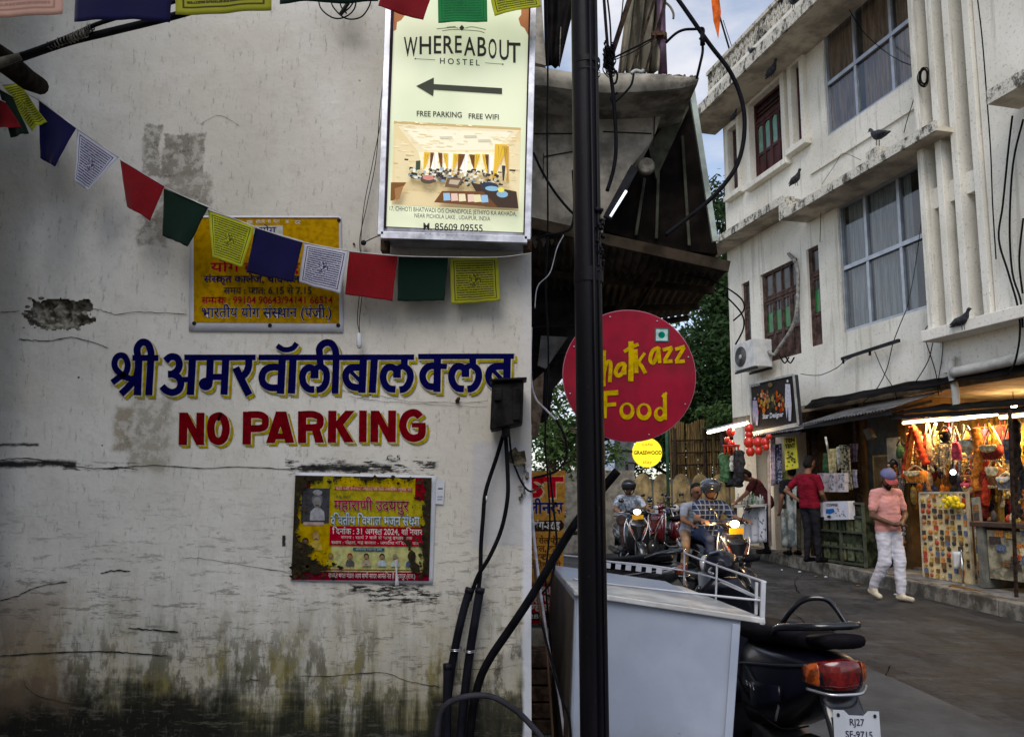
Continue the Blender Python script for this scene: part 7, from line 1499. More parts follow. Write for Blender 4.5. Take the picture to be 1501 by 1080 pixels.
for k in range(44):
    q = F(1303 + (k % 4) * 6.5 + rnd.random() * 3, 742 + (k // 4) * 6.6, .12); m = M(); m.ball(q, (rnd.uniform(.02, .05), .03, rnd.uniform(.02, .05)), 7, 5); m.build('dangling_trinket', rnd.choice([CM['green'], CM['black'], CM['grey'], items[1], items[3], items[0]]), None, label='trinket in the shaded corner beside the walking man, row %s down, %s' % (ORD[k // 4], ('leftmost', 'second', 'third', 'rightmost')[k % 4]), cat='trinket', group='trinkets in the shaded corner of the souvenir shop')
t = thing('yellow_sign', 'narrow yellow lettered sign hanging at the left end of the shops', 'sign', tuple(F(1158, 688, .55)))
yq = [(1149, 643), (1166, 640), (1169, 686), (1151, 689)]; q = [F(x, y, .5) for x, y in yq]; m = M(); m.prism([q[3], q[2], q[1], q[0]], -FN * .02); m.build('panel', mat('sign_yellow_green', (.52, .52, .03), .5, var=.1), t)
pr = Print(lambda a, b: F(a, b, .5), FN, .004, .0005); pr.text('TEN', 1151, 649, 1165, 643, (.03, .03, .02), .05, yb1=647); pr.text('TENT', 1151, 657, 1166, 651, (.03, .03, .02), .05, yb1=655)
for k in range(26): x_, y_ = rnd.uniform(1153, 1165), rnd.uniform(661, 682); pr.poly([(x_, y_), (x_ + 2.2, y_), (x_ + 1.6, y_ + 2), (x_ - .4, y_ + 1.4)], (.05, .05, .03))
pr.build('sign_print', t)
for q, w, cm, lb in (([(1133, 652), (1146, 650), (1149, 708), (1136, 710)], .4, patt('blue_beads', (.30, .32, .40), (.03, .04, .09), 26), 'strip of blue and white beaded cloth left of the yellow sign'), ([(1131, 640), (1137, 640), (1138, 710), (1132, 712)], .45, cmat('lavender', (.35, .30, .40)), 'narrow lavender cloth by the striped pole'),
    ([(1150, 690), (1159, 690), (1158, 735), (1148, 735)], .3, cmat('lime_dark', (.20, .24, .06)), 'dull green yellow cloth under the yellow sign'), ([(1146, 712), (1168, 712), (1170, 800), (1147, 802)], .5, patt('white_grey_trousers', (.10, .12, .12), (.34, .36, .34), 5, (.4, .6)), 'pale patterned wrap standing behind the leaning man')):
    garment(q, w, cm, lb)
t = thing('goods_table', 'goods table with a black marked white cloth at the far corner shop', 'table', tuple(F(1100, 794, .9)))
q = [(1090, 744), (1124, 741), (1125, 794), (1091, 798)]; qs_ = [F(x, y, .85) for x, y in q]; m = M(); m.grid(lambda u, v: bil(qs_, u, 1 - v) + FN * (.02 * math.sin(u * 20)), 24, 8); m.build('table_cloth', patt('white_cloth_black_marks', (.05, .05, .07), (.50, .50, .54), 11, (.36, .42)), t, fix=False, solid=.006)
m = M(); m.hexa([F(1076, 744, 1.3), F(1124, 742, .85), F(1078, 742, .5), F(1128, 740, .3)] + [p + Vector((0, 0, .04)) for p in (F(1076, 744, 1.3), F(1124, 742, .85), F(1078, 742, .5), F(1128, 740, .3))]); m.build('table_top', mat('table_top_cloth', (.25, .24, .22), .7), t)
for x, y, w in ((1078, 790, 1.2), (1127, 790, .6)): m = M(); m.bar(F(x, 744, w), F(x, y + 4, w), .05, .05); m.build('leg', DWOOD, t)
for k in range(26):
    x = 1078 + k * 1.6; q = F(x, 738, .8); h = rnd.uniform(.08, .26); m = M(); m.lathe(q - Vector((0, 0, .05)), (0, 0, 1), [(0, .03), (h * .6, .035), (h * .7, .014), (h, .014)], 9); m.build('bottle', rnd.choice([CM['white'], CM['grey'], CM['green'], mat('glassware', (.25, .28, .27), .15)]), None, label='%s glass or brass ware from the left on the far goods table' % ORD[k], cat='ware', group='wares on the far goods table')
t = thing('striped_pole', 'pale pole standing between the red lanterns and the blue beaded cloth', 'pole', tuple(F(1127, 800, .9))); m = M(); m.tube([F(1126, 652, .9), F(1129, 800, .9)], .028, 8); m.build('pole', mat('pale_pink_pole', (.34, .26, .22), .6, var=.3), t)
RL = NT('lantern_red_paper'); RL.put(RL.b.inputs['Emission Color'], (1, .10, .03, 1)); RL.b.inputs['Emission Strength'].default_value = .06; RL.b.inputs['Specular IOR Level'].default_value = .5; RL.fin(RL.mix(RL.step(RL.noise(9, 3), .45, .6), (.42, .012, .01), (.16, .006, .006)), .25)
for i, (x, y, r) in enumerate(((1071, 633, 9), (1098, 628, 9), (1098, 648, 11), (1111, 648, 10), (1122, 648, 9), (1100, 662, 9), (1112, 661, 8), (1123, 655, 7), (1072, 650, 7), (1098, 637, 8), (1066, 645, 6), (1127, 640, 6))):
    q = F(x, y, 1.0); k = .72 * r / FPX * q.y; m = M(); m.lathe(q + Vector((0, 0, k)), (0, 0, -1), [(j * k / 5, k * (.45 + .55 * math.sin(PI * (j + .6) / 11) + .04 * (j % 2))) for j in range(11)], 14)
    m.build('paper_lantern', RL.m, None, label='red lantern in the bunch at the far shop, ' + ('top of the left cluster', 'top of the middle column', 'upper middle of the column', 'right of the column', 'far right beside the pole', 'bottom of the column', 'bottom right one', 'small lower right one', 'low in the left cluster', 'second down the column', 'small left one', 'small top right one')[i], cat='lantern', group='red lanterns at the far corner shop')
t = thing('red_chandelier', 'red tasselled hanging ornament left of the red lanterns', 'ornament', tuple(F(1072, 668, 1.3)))
q = F(1072, 652, 1.3); m = M(); m.lathe(q, (0, 0, -1), [(0, .16), (.02, .16), (.04, .12)], 16); m.build('ring', RL.m, t)
for k in range(8): m = M(); a_ = k * PI / 4; m.tube([q + Vector((.13 * math.cos(a_), .13 * math.sin(a_), 0)), q + Vector((.13 * math.cos(a_), .13 * math.sin(a_), -.18))], .014, 5); m.build('tassel', CM['red'], t)
m = M(); m.tube([q, q + Vector((0, 0, .35))], .008, 5); m.build('cord', BLKM, t)
for pts, w, cl, lb in (([(1060, 665), (1064, 690), (1062, 705)], 1.3, 'green', 'dark hanging cloth left of the red ornament'), ([(1082, 660), (1084, 690), (1080, 712)], 1.2, 'black', 'dark hanging cloth right of the red ornament'), ([(1074, 668), (1073, 690)], 1.25, 'white', 'small white cloth under the red ornament'), ([(1068, 668), (1070, 700), (1072, 712)], 1.2, 'black', 'black cloth bunch under the red ornament')):
    drape(pts, w, .10 if cl != 'white' else .05, cl, lb, group='cloths hanging at the far corner shop')
TYRE = mat('tyre_rubber', (.02, .02, .02)); RIM = mat('alloy_rim', (.10, .10, .11), .4, .7); GLOSSB = mat('gloss_black_paint', (.006, .006, .008), .22, var=.2, coat=.5); SEATM = mat('seat_vinyl', (.007, .006, .008), .55, var=.3, bump=.3, bs=80)
ENG = mat('engine_grey', (.07, .07, .07), .5, .5, var=.4, dirt=.3); LENSR = mat('red_lens', (.10, .003, .003), .14, var=.5, ns=22, coat=.5); LENSO = mat('amber_lens', (.24, .045, .006), .15, var=.6, ns=30, coat=.5); CLEAR = mat('lamp_glass', (.45, .45, .45), .08, .3)
SILV = mat('silver_trim', (.40, .40, .42), .28, .8); PLY = mat('yellow_plate', (.60, .30, .01), .5, var=.1); PLW = mat('white_plate', (.36, .38, .42), .45, var=.06)
def wheel(t, y, r, w=.10, rim=None):
    m = M(); m.tube([(0, y + (r - w / 2) * math.cos(a), r + (r - w / 2) * math.sin(a)) for a in [2 * PI * i / 28 for i in range(28)]], w / 2, 10, closed=True); wh = m.build('wheel', TYRE, t, local=True)
    m = M(); m.lathe((-w * .35, y, r), (1, 0, 0), [(0, r * .62), (w * .1, r * .66), (w * .6, r * .66), (w * .7, r * .62)], 24); m.build('rim', rim or RIM, wh, local=True)
    m = M(); m.lathe((-w * .6, y, r), (1, 0, 0), [(0, .03), (w * 1.2, .03)], 12); m.build('hub', SILV, wh, local=True)
    return wh
def scooter(label, body, group=None, lamp=0, plate='front', platem=None, platetxt=None, accents=None, seatm=None, floorcol=None, near=False, name='scooter', lens=True):
    t = thing(name, label, 'scooter', (0, 0, 0), group); acc = accents or SILV; B = lambda m, n, mt, **k: m.build(n, mt, t, local=True, **k)
    X1 = Vector((1, 0, 0)); Z1 = Vector((0, 0, 1)); Y1 = Vector((0, 1, 0))
    wheel(t, .62, .215, .10); wheel(t, -.60, .215, .10)
    # front mudguard
    m = M(); secs = []
    for i in range(13):
        a = math.radians(-15 + 165 * i / 12); c = Vector((0, .62 + .245 * math.cos(a), .225 + .245 * math.sin(a))); rd = Vector((0, math.cos(a), math.sin(a))); w = .075 * math.sin(PI * (i + 1.4) / 14.5) ** .5
        secs.append((c, X1 * w, rd * .022, 2.4))
    m.loft(secs, 14); B(m, 'front_mudguard', body)
    for sx in (-1, 1):
        m = M(); m.tube([(.075 * sx, .62, .215), (.07 * sx, .60, .36), (.045 * sx, .50, .55)], .016, 8); B(m, 'fork', ENG)
    # front shield
    m = M(); secs = [(Vector((0, .42, .28)), .16, .05), (Vector((0, .45, .40)), .19, .075), (Vector((0, .47, .52)), .215, .085), (Vector((0, .46, .64)), .215, .085), (Vector((0, .43, .76)), .195, .075), (Vector((0, .39, .86)), .14, .06), (Vector((0, .36, .92)), .08, .045)]
    m.loft([(c, X1 * a, Y1 * b, 2.7) for c, a, b in secs], 20); B(m, 'front_shield', body)
    m = M(); m.loft([(Vector((0, .535 - .0 * k, .50 + .06 * k)), X1 * (.05 + .020 * k), Y1 * .025, 2) for k in range(6)], 14); B(m, 'nose_panel', body)
    for sx in (-1, 1):
        m = M(); m.tube(cr([(.055 * sx, .565, .50), (.12 * sx, .555, .62), (.175 * sx, .52, .76), (.195 * sx, .47, .84)], 4), .010, 6); B(m, 'chrome_strip', acc)
        m = M(); m.loft([(Vector((.09 * sx, .548, .62)), X1 * .012, Z1 * .02, 2), (Vector((.13 * sx, .535, .68)), X1 * .022, Z1 * .03, 2), (Vector((.16 * sx, .50, .73)), X1 * .012, Z1 * .02, 2)], 10); B(m, 'indicator', LENSO)
        m = M(); m.tube(cr([(.205 * sx, .44, .45), (.225 * sx, .44, .60), (.205 * sx, .41, .76), (.15 * sx, .36, .88)], 4), .012, 6); B(m, 'shield_edge', acc if near is False else GLOSSB)
    # floor, underbody
    m = M(); m.loft([(Vector((0, .40, .27)), X1 * .15, Z1 * .035, 3), (Vector((0, .15, .255)), X1 * .17, Z1 * .03, 3.5), (Vector((0, -.15, .26)), X1 * .17, Z1 * .04, 3)], 16); B(m, 'floorboard', floorcol or SEATM)
    m = M(); m.loft([(Vector((0, -.15, .30)), X1 * .10, Z1 * .10, 3), (Vector((0, -.4, .28)), X1 * .12, Z1 * .10, 3), (Vector((0, -.66, .26)), X1 * .09, Z1 * .08, 3)], 14); B(m, 'engine', ENG)
    # rear body
    m = M(); secs = [(-.03, .50, .10, .19), (-.14, .53, .145, .20), (-.28, .555, .175, .185), (-.44, .585, .185, .165), (-.60, .625, .175, .135), (-.72, .665, .15, .10), (-.81, .695, .115, .065), (-.845, .70, .085, .045)]
    m.loft([(Vector((0, y, z)), X1 * a, Z1 * b, 2.6) for y, z, a, b in secs], 24); B(m, 'rear_body', body)
    for sx in (-1, 1):
        m = M(); m.loft([(Vector((.15 * sx, -.22, .50)), X1 * .02, Z1 * .05, 2), (Vector((.185 * sx, -.42, .54)), X1 * .014, Z1 * .06, 2), (Vector((.17 * sx, -.64, .60)), X1 * .012, Z1 * .03, 2)], 10); B(m, 'side_panel', body)
        m = M(); m.tube(cr([(.16 * sx, -.1, .60), (.192 * sx, -.36, .655), (.178 * sx, -.62, .70), (.12 * sx, -.80, .735)], 4), .006, 6); B(m, 'side_trim', acc)
    # seat
    m = M(); secs = [(.0, .735, .07, .03), (-.06, .745, .12, .045), (-.22, .755, .14, .042), (-.36, .77, .145, .044), (-.50, .79, .135, .040), (-.64, .797, .11, .032), (-.72, .80, .09, .03), (-.735, .795, .05, .02)]
    m.loft([(Vector((0, y, z)), X1 * a, Z1 * b, 2.8) for y, z, a, b in secs], 20); B(m, 'seat', seatm or SEATM)
    # grab rail
    m = M(); m.tube(cr([(-.125, -.50, .80), (-.15, -.62, .84), (-.13, -.76, .865), (-.07, -.83, .875), (.07, -.83, .875), (.13, -.76, .865), (.15, -.62, .84), (.125, -.50, .80)], 5), .014, 8); B(m, 'grab_rail', GLOSSB)
    # tail lamp
    def tl(x0, x1, n=10): return [Vector((x, -.842 + .055 * (x / .13) ** 2 * 1.1, .0)) for x in [x0 + (x1 - x0) * i / n for i in range(n + 1)]]
    for nm, x0, x1, mt in (('tail_lamp', -.088, .095, LENSR), ('rear_indicator', -.130, -.089, LENSO), ('rear_indicator', .096, .126, LENSO)):
        m = M(); m.loft([(p + Vector((0, -.004, .705 + .004 * (1 - abs(p.x) / .13))), Y1 * .022, Z1 * (.056 - .026 * (abs(p.x) / .13) ** 2), 2.6) for p in tl(x0, x1)], 14); B(m, nm, mt)
    m = M(); m.tube(cr([(-.128, -.80, .655), (-.07, -.865, .648), (0, -.875, .647), (.07, -.865, .648), (.128, -.80, .655)], 5), .006, 6); B(m, 'lamp_trim', SILV)
    # rear mudguard and plate
    m = M(); m.loft([(Vector((0, -.80, .64)), X1 * .08, Y1 * .03, 3), (Vector((0, -.86, .55)), X1 * .085, Y1 * .014, 3), (Vector((0, -.90, .44)), X1 * .08, Y1 * .010, 3), (Vector((0, -.93, .32)), X1 * .075, Y1 * .008, 3)], 14); B(m, 'rear_mudguard', GLOSSB)
    if platetxt:
        o_ = Vector((.015, -.905, .548)); ax = Vector((.997, -.0, -.07)).normalized(); az = Vector((.07, .10, 1)).normalized(); pn = ax.cross(az).normalized(); pn = pn if pn.y < 0 else -pn
        m = M(); m.prism([o_ + ax * a + az * b for a, b in ((-.095, -.052), (.095, -.052), (.095, .052), (.05, .052), (.03, .036), (-.03, .036), (-.05, .052), (-.095, .052))], -pn * .003); plo = B(m, 'number_plate', PLW, bevel=.001)
        pr = Print(lambda a, b: o_ + ax * a + az * b, pn, .002, .0001); pr.text(platetxt[0], -.03, .004, .03, .026, (.02, .02, .05), .01); pr.text(platetxt[1], -.05, -.036, .06, -.014, (.02, .02, .05), .01)
        for x_ in (-.075, .075): pr.disc(x_, .036, .007, .007, (.02, .02, .02), 10)
        off = ORG.get(t.name); o = pr.build('plate_lettering', plo)
    # exhaust, stand, carrier pipes
    m = M(); m.tube([(.14, -.28, .24), (.17, -.45, .25), (.18, -.80, .30)], [.03, .05, .045], 12); B(m, 'exhaust', mat('exhaust_black', (.03, .03, .03), .4, .5))
    m = M(); m.tube([(-.12, -.12, .22), (-.22, -.02, .03)], .012, 6); B(m, 'side_stand', SILV)
    m = M(); m.tube(cr([(-.16, -.05, .26), (-.20, .05, .20), (-.20, .32, .20), (-.15, .42, .28)], 4), .012, 6); m.tube(cr([(.16, -.05, .26), (.20, .05, .20), (.20, .32, .20), (.15, .42, .28)], 4), .012, 6); B(m, 'crash_guard', SILV)
    # handlebar with cowl, lamp, mirrors
    m = M(); m.loft([(Vector((0, .47, .98)), X1 * .06, Z1 * .045, 2), (Vector((0, .44, .985)), X1 * .10, Z1 * .065, 2.2), (Vector((0, .38, .99)), X1 * .115, Z1 * .07, 2.2), (Vector((0, .31, .985)), X1 * .10, Z1 * .05, 2.2)], 18); B(m, 'handlebar_cowl', body)
    for sx in (-1, 1):
        m = M(); m.tube([(.08 * sx, .36, .99), (.20 * sx, .34, .995), (.34 * sx, .28, .995)], [.028, .018, .016], 8); B(m, 'handlebar', GLOSSB)
        m = M(); m.tube([(.24 * sx, .32, .995), (.36 * sx, .27, .995)], .021, 10); B(m, 'grip', SEATM)
        m = M(); m.tube(cr([(.20 * sx, .38, .985), (.28 * sx, .37, .975), (.36 * sx, .32, .975)], 3), .007, 6); B(m, 'brake_lever', SILV)
        if near: continue
        m = M(); m.tube(cr([(.16 * sx, .36, 1.0), (.19 * sx, .38, 1.10), (.24 * sx, .37, 1.16)], 3), .007, 6); B(m, 'mirror_stem', GLOSSB)
        m = M(); m.loft([(Vector((.25 * sx, .395, 1.18)), X1 * .03, Z1 * .02, 2.4), (Vector((.25 * sx, .375, 1.18)), X1 * .055, Z1 * .036, 2.4), (Vector((.25 * sx, .365, 1.18)), X1 * .055, Z1 * .036, 2.4)], 12); B(m, 'mirror', GLOSSB)
    m = M(); m.ball((0, .478, .985), (.066, .03, .046), 16, 10)
    if lamp:
        B(m, 'headlight', emit('lit_headlight_%d' % lamp, (1, .72, .36) if lamp == 7 else (.95, .96, 1), lamp))
    else: B(m, 'headlight', CLEAR)
    m = M(); m.bar((-.10, .515, .90), (.10, .515, .90), .004, .075, up=(0, 0, 1)); m.build('number_plate', platem or PLW, t, local=True)
    if near:
        Rz = Matrix.Translation((0, .38, 0)) @ Matrix.Rotation(math.radians(52), 4, 'Z') @ Matrix.Translation((0, -.38, 0))
        for ch in t.children:
            if ch.name.split('.')[0] in ('handlebar', 'grip', 'brake_lever', 'handlebar_cowl', 'headlight'): ch.matrix_local = Rz
    return t
# near black scooter
sc1 = scooter('black parked scooter seen from behind beside the white cart', mat('deep_black_paint', (.003, .003, .008), .3, var=.2, coat=.3, spec=.25), platetxt=('RJ27', 'SF-9715'), near=True, accents=mat('faint_trim', (.05, .05, .06), .3, .6))
sc1.location = (1.205, 3.97, 0.01); sc1.scale = (.93, 1.06, 1.06); sc1.rotation_euler = (0, math.radians(-1.5), math.radians(4))
for pts, r, mt in ((((-.17, -.12, .28), (-.175, -.35, .30), (-.17, -.52, .33)), .007, SILV), (((-.19, -.20, .60), (-.188, -.40, .50), (-.168, -.62, .47), (-.12, -.78, .52)), .004, SEATM), (((-.182, -.30, .64), (-.19, -.42, .60), (-.18, -.56, .58)), .005, ENG), (((-.15, -.62, .60), (-.16, -.56, .48)), .006, SILV)):
    m = M(); m.tube(cr(pts, 5), r, 6); m.build('side_fitting', mt, sc1, local=True)
m = M(); m.tube(cr([(-.196, -.34 - .012 * k, .575 + .012 * math.sin(k * 2.2)) for k in range(9)], 3), .0022, 5); m.build('script_badge', SILV, sc1, local=True)
# tall bent grab handle on the near scooter, with lock bracket
m = M(); m.tube(cr([(-.10, -.50, .80), (-.085, -.60, .89), (-.045, -.66, .945), (.02, -.69, .955), (.065, -.70, .93), (.105, -.74, .85)], 6), .011, 8); m.build('grab_handle', GLOSSB, sc1, local=True)
m = M(); m.loft([(Vector((.0, -.66, .80)), Vector((.09, 0, 0)), Vector((0, 0, .022)), 3), (Vector((.02, -.80, .82)), Vector((.09, 0, 0)), Vector((0, 0, .024)), 3), (Vector((.02, -.86, .825)), Vector((.085, 0, 0)), Vector((0, 0, .026)), 3)], 14); m.build('rack_block', SEATM, sc1, local=True)
# oncoming riders' machines
def put(o, px, py, Y, rz, lift=0.0):
    p = P(px, py, Y); o.location = (p.x, Y, gz(Y) + lift); o.rotation_euler = (0, 0, rz)
scA = scooter('black scooter with a warm lit headlight, ridden by a man in a checked shirt', GLOSSB, lamp=7, platem=PLY); put(scA, 1050, 860, 10.2, PI + math.radians(16))
scB = scooter('black scooter with a white headlight, ridden by the man in a pale shirt', GLOSSB, lamp=5, platem=PLY); put(scB, 925, 822, 14.2, PI + math.radians(6))
L = bpy.data.lights.new('headlamp_glow', 'POINT'); L.energy = 14; L.color = (1, .6, .25); L.shadow_soft_size = .06; o = bpy.data.objects.new('headlamp_glow', L); COL.objects.link(o)
p = scA.location; o.location = (p.x - .11 + .02, p.y - .62, p.z + .99)
red = scooter('dark red scooter parked in the row behind the rider', mat('dark_red_paint', (.07, .003, .006), .2, var=.2, coat=.9)); put(red, 985, 800, 16.6, PI + math.radians(-52))
def motorcycle(label, body):
    t = thing('motorcycle', label, 'motorcycle', (0, 0, 0), 'motorcycles parked along the far side'); B = lambda m, n, mt: m.build(n, mt, t, local=True); X1, Y1, Z1 = Vector((1, 0, 0)), Vector((0, 1, 0)), Vector((0, 0, 1))
    wheel(t, .65, .29, .08); wheel(t, -.63, .29, .09)
    m = M(); m.loft([(Vector((0, .28, .80)), X1 * .06, Z1 * .06, 2.4), (Vector((0, .15, .84)), X1 * .14, Z1 * .11, 2.4), (Vector((0, -.05, .82)), X1 * .13, Z1 * .10, 2.4), (Vector((0, -.2, .78)), X1 * .07, Z1 * .05, 2.4)], 16); B(m, 'fuel_tank', body)
    m = M(); m.loft([(Vector((0, -.12, .80)), X1 * .08, Z1 * .03, 3), (Vector((0, -.35, .80)), X1 * .13, Z1 * .045, 3), (Vector((0, -.75, .86)), X1 * .11, Z1 * .04, 3), (Vector((0, -.86, .87)), X1 * .06, Z1 * .02, 3)], 14); B(m, 'seat', SEATM)
    m = M(); m.box((0, .02, .42), (.22, .34, .34)); B(m, 'engine', ENG)
    m = M(); m.loft([(Vector((0, -.3, .66)), X1 * .10, Z1 * .09, 2.4), (Vector((0, -.8, .80)), X1 * .07, Z1 * .05, 2.4), (Vector((0, -.95, .84)), X1 * .03, Z1 * .02, 2.4)], 12); B(m, 'tail_cowl', body)
    for sx in (-1, 1):
        m = M(); m.tube([(.07 * sx, .65, .29), (.07 * sx, .42, .92)], .02, 8); B(m, 'fork', SILV); m = M(); m.tube([(.03 * sx, .40, 1.0), (.2 * sx, .36, 1.05), (.36 * sx, .26, 1.03)], .014, 7); B(m, 'handlebar', GLOSSB)
        m = M(); m.tube([(.2 * sx, .36, 1.05), (.28 * sx, .38, 1.2)], .007, 6); m.ball((.29 * sx, .38, 1.22), (.06, .015, .035), 10, 6); B(m, 'mirror', GLOSSB)
    m = M(); m.ball((0, .50, .90), (.10, .07, .09), 14, 9); B(m, 'headlight', CLEAR)
    m = M(); m.loft([(Vector((0, .65 + .31 * math.cos(a), .29 + .31 * math.sin(a))), X1 * .06, Vector((0, math.cos(a), math.sin(a))) * .01, 2.4) for a in [math.radians(20 + 130 * i / 9) for i in range(10)]], 10); B(m, 'front_mudguard', body)
    m = M(); m.tube([(.12, .1, .3), (.15, -.3, .28), (.16, -.75, .38)], [.025, .035, .045], 10); B(m, 'exhaust', SILV)
    return t
for i, (px, Y, rz, bd, lb) in enumerate(((948, 17.6, 200, GLOSSB, 'black motorcycle behind the pale shirt rider'), (968, 18.6, 215, mat('dark_blue_paint', (.01, .015, .04), .2, coat=.8), 'dark blue motorcycle in the middle of the parked row'), (992, 19.0, 225, GLOSSB, 'black motorcycle parked behind the red scooter'), (1016, 19.6, 230, GLOSSB, 'black motorcycle near the pillion passenger'))):
    o = motorcycle(lb, bd); put(o, px, 780, Y, math.radians(rz))
# machine partly seen over the cart, at the pole
o = scooter('dark scooter parked beyond the white cart showing only its seat and chrome', GLOSSB); put(o, 872, 820, 7.6, math.radians(70))
SK1 = mat('skin_brown', (.17, .085, .05), .55, var=.12); HAIRM = mat('black_hair', (.012, .010, .009), .6, var=.4, ns=80, bump=.4)
EYEW = mat('eye_dark', (.02, .015, .012), .2)
def cloth_m(nm, col, **k): return mat(nm, col, .85, var=k.get('v', .18), ns=k.get('n', 7), bump=.6, bs=18)
def person(label, J, mats_, group=None, scale=1.0, beard=False, voxel=.0115, fem=False):
    """J: joints in local metres. mats_: dict tag->material. Body grown as one surface from tapered limbs."""
    t = thing('person', label, 'person', (0, 0, 0), group); V = lambda k: Vector(J[k]) * scale
    S = []   # (a, b, ra, rb, tag)
    def cap(a, b, ra, rb, tg): S.append((Vector(a), Vector(b), ra * scale, rb * scale, tg))
    head = V('head'); neck = V('neck'); chest = V('chest'); pel = V('pelvis'); fwd = Vector(J.get('face', (0, 1, 0))).normalized(); upv = (head - neck).normalized(); side = fwd.cross(upv).normalized()
    cap(head + upv * .03 * scale, head - upv * .035 * scale + fwd * .012 * scale, .088, .068, 'skin'); cap(head + fwd * .055 * scale - upv * .06 * scale, head + fwd * .05 * scale - upv * .085 * scale, .038, .032, 'beard' if beard else 'skin')
    cap(head + fwd * .092 * scale + upv * .0 * scale, head + fwd * .108 * scale - upv * .028 * scale, .011, .016, 'skin')
    for s_ in (-1, 1):
        cap(head + side * .078 * s_ * scale - upv * .0, head + side * .082 * s_ * scale - upv * .03 * scale, .016, .012, 'skin'); cap(head + fwd * .083 * scale + side * .032 * s_ * scale + upv * .012 * scale, head + fwd * .085 * scale + side * .032 * s_ * scale + upv * .010 * scale, .010, .010, 'eye')
    cap(head + fwd * .084 * scale - upv * .052 * scale + side * .018 * scale, head + fwd * .084 * scale - upv * .052 * scale - side * .018 * scale, .008, .008, 'lips')
    if beard:
        for s_ in (-1, 1): cap(head + side * .062 * s_ * scale - upv * .03 * scale, head + fwd * .055 * scale - upv * .088 * scale, .022, .034, 'beard')
    if 'hair' in mats_: cap(head + upv * .05 * scale - fwd * .018 * scale, head - upv * .01 * scale - fwd * .035 * scale, .088, .080, 'hair')
    cap(neck - upv * .05 * scale, head - upv * .07 * scale, .058, .052, 'skin')
    ls, rs = V('ls'), V('rs'); lh, rh = V('lh'), V('rh'); cw = .118 if not fem else .10
    cap(ls, rs, .068, .068, 'shirt'); cap(neck - upv * .05 * scale, neck - upv * .07 * scale, .085, .09, 'shirt')
    for f in (-1, -.5, 0, .5, 1):
        o_ = (rs - ls) * .17 * f; cap(chest + o_ + Vector((0, 0, .02)), pel + (rh - lh) * .28 * f - Vector((0, 0, .01)), cw * 1.04, .116, 'shirt'); cap(chest + o_ * 1.7 + Vector((0, 0, .04)), chest + o_ - Vector((0, 0, .12)), .088, .10, 'shirt')
    cap(ls.lerp(rs, .12), ls.lerp(rs, .88), .074, .074, 'shirt')
    cap(lh, rh, .105, .105, 'pants'); cap(pel, pel + Vector((0, 0, .03)), .118, .122, 'pants')
    for e in 'lr':
        sh, el_, wr = V(e + 's'), V(e + 'e'), V(e + 'w'); mid = sh.lerp(el_, J.get('sleeve', .62))
        if J.get('long'): cap(sh, el_, .062, .050, 'shirt'); cap(el_, wr.lerp(el_, .08), .048, .040, 'shirt')
        else: cap(sh, mid, .066, .062, 'shirt'); cap(mid, el_, .046, .040, 'skin'); cap(el_, wr, .040, .028, 'skin')
        hd = Vector(J.get(e + 'hand', tuple((V(e + 'w') - V(e + 'e'))))).normalized(); pn = Vector(J.get(e + 'palm', (0, 1, 0))); pn = (pn - hd * pn.dot(hd)).normalized(); sd_ = hd.cross(pn)
        c0 = wr + hd * .045 * scale; cap(wr, wr + hd * .02 * scale, .027, .026, 'skin')
        for f in (-1, 0, 1): cap(wr + hd * .02 * scale + sd_ * .016 * f * scale, wr + hd * .08 * scale + sd_ * .024 * f * scale, .018, .016, 'skin')
        for k, ln in enumerate((.058, .068, .064, .05)):
            b0 = wr + (hd * .088 + sd_ * (-.030 + .020 * k)) * scale; b1 = b0 + (hd * ln * .5 + pn * .008) * scale; b2 = b1 + (hd * ln * .35 + pn * .026) * scale
            cap(b0, b1, .0095, .009, 'skin'); cap(b1, b2, .009, .0075, 'skin')
        sg_ = -1 if e == 'l' else 1; b0 = wr + (hd * .025 - sd_ * .026 * sg_) * scale; cap(b0, b0 + (hd * .035 - sd_ * .026 * sg_ + pn * .012) * scale, .013, .011, 'skin'); cap(b0 + (hd * .035 - sd_ * .026 * sg_ + pn * .012) * scale, b0 + (hd * .062 - sd_ * .026 * sg_ + pn * .026) * scale, .0105, .009, 'skin')
        hp, kn, an, toe = V(e + 'h'), V(e + 'k'), V(e + 'a'), V(e + 't'); fl = J.get('flare', 0)
        cap(hp, kn, .098, .068 + fl, 'pants'); cap(kn, kn.lerp(an, .45), .066 + fl, .060 + fl, 'pants'); cap(kn.lerp(an, .45), an.lerp(kn, .10), .060 + fl, .048 + fl * 1.2, 'pants')
        cap(an.lerp(kn, .06), an, .036, .036, 'skin'); d_ = (toe - an); d_.z = 0; d_.normalize()
        heel = an + Vector((0, 0, -.045)) * scale - d_ * .035 * scale; tp = toe; cap(heel, tp, .040, .034, 'shoe'); cap(an + Vector((0, 0, -.012)) * scale, an + Vector((0, 0, -.04)) * scale + d_ * .05 * scale, .042, .040, 'shoe')
    m = M()
    for a, b, ra, rb, tg in S:
        d = b - a; L_ = d.length
        if L_ < 1e-5: m.ball(a, ra, 14, 10); continue
        dn = d / L_; prof = []
        for i in range(6): th = PI / 2 * i / 5; prof.append((-ra * math.cos(th), ra * math.sin(th)))
        for i in range(6): th = PI / 2 * i / 5; prof.append((L_ + rb * math.sin(th), rb * math.cos(th)))
        m.lathe(a, dn, prof, 16)
    o = m.build('body', SK1, t, local=True)
    md = o.modifiers.new('r', 'REMESH'); md.mode = 'VOXEL'; md.voxel_size = voxel; md.use_smooth_shade = True
    ms = o.modifiers.new('s', 'SMOOTH'); ms.factor = .5; ms.iterations = 3
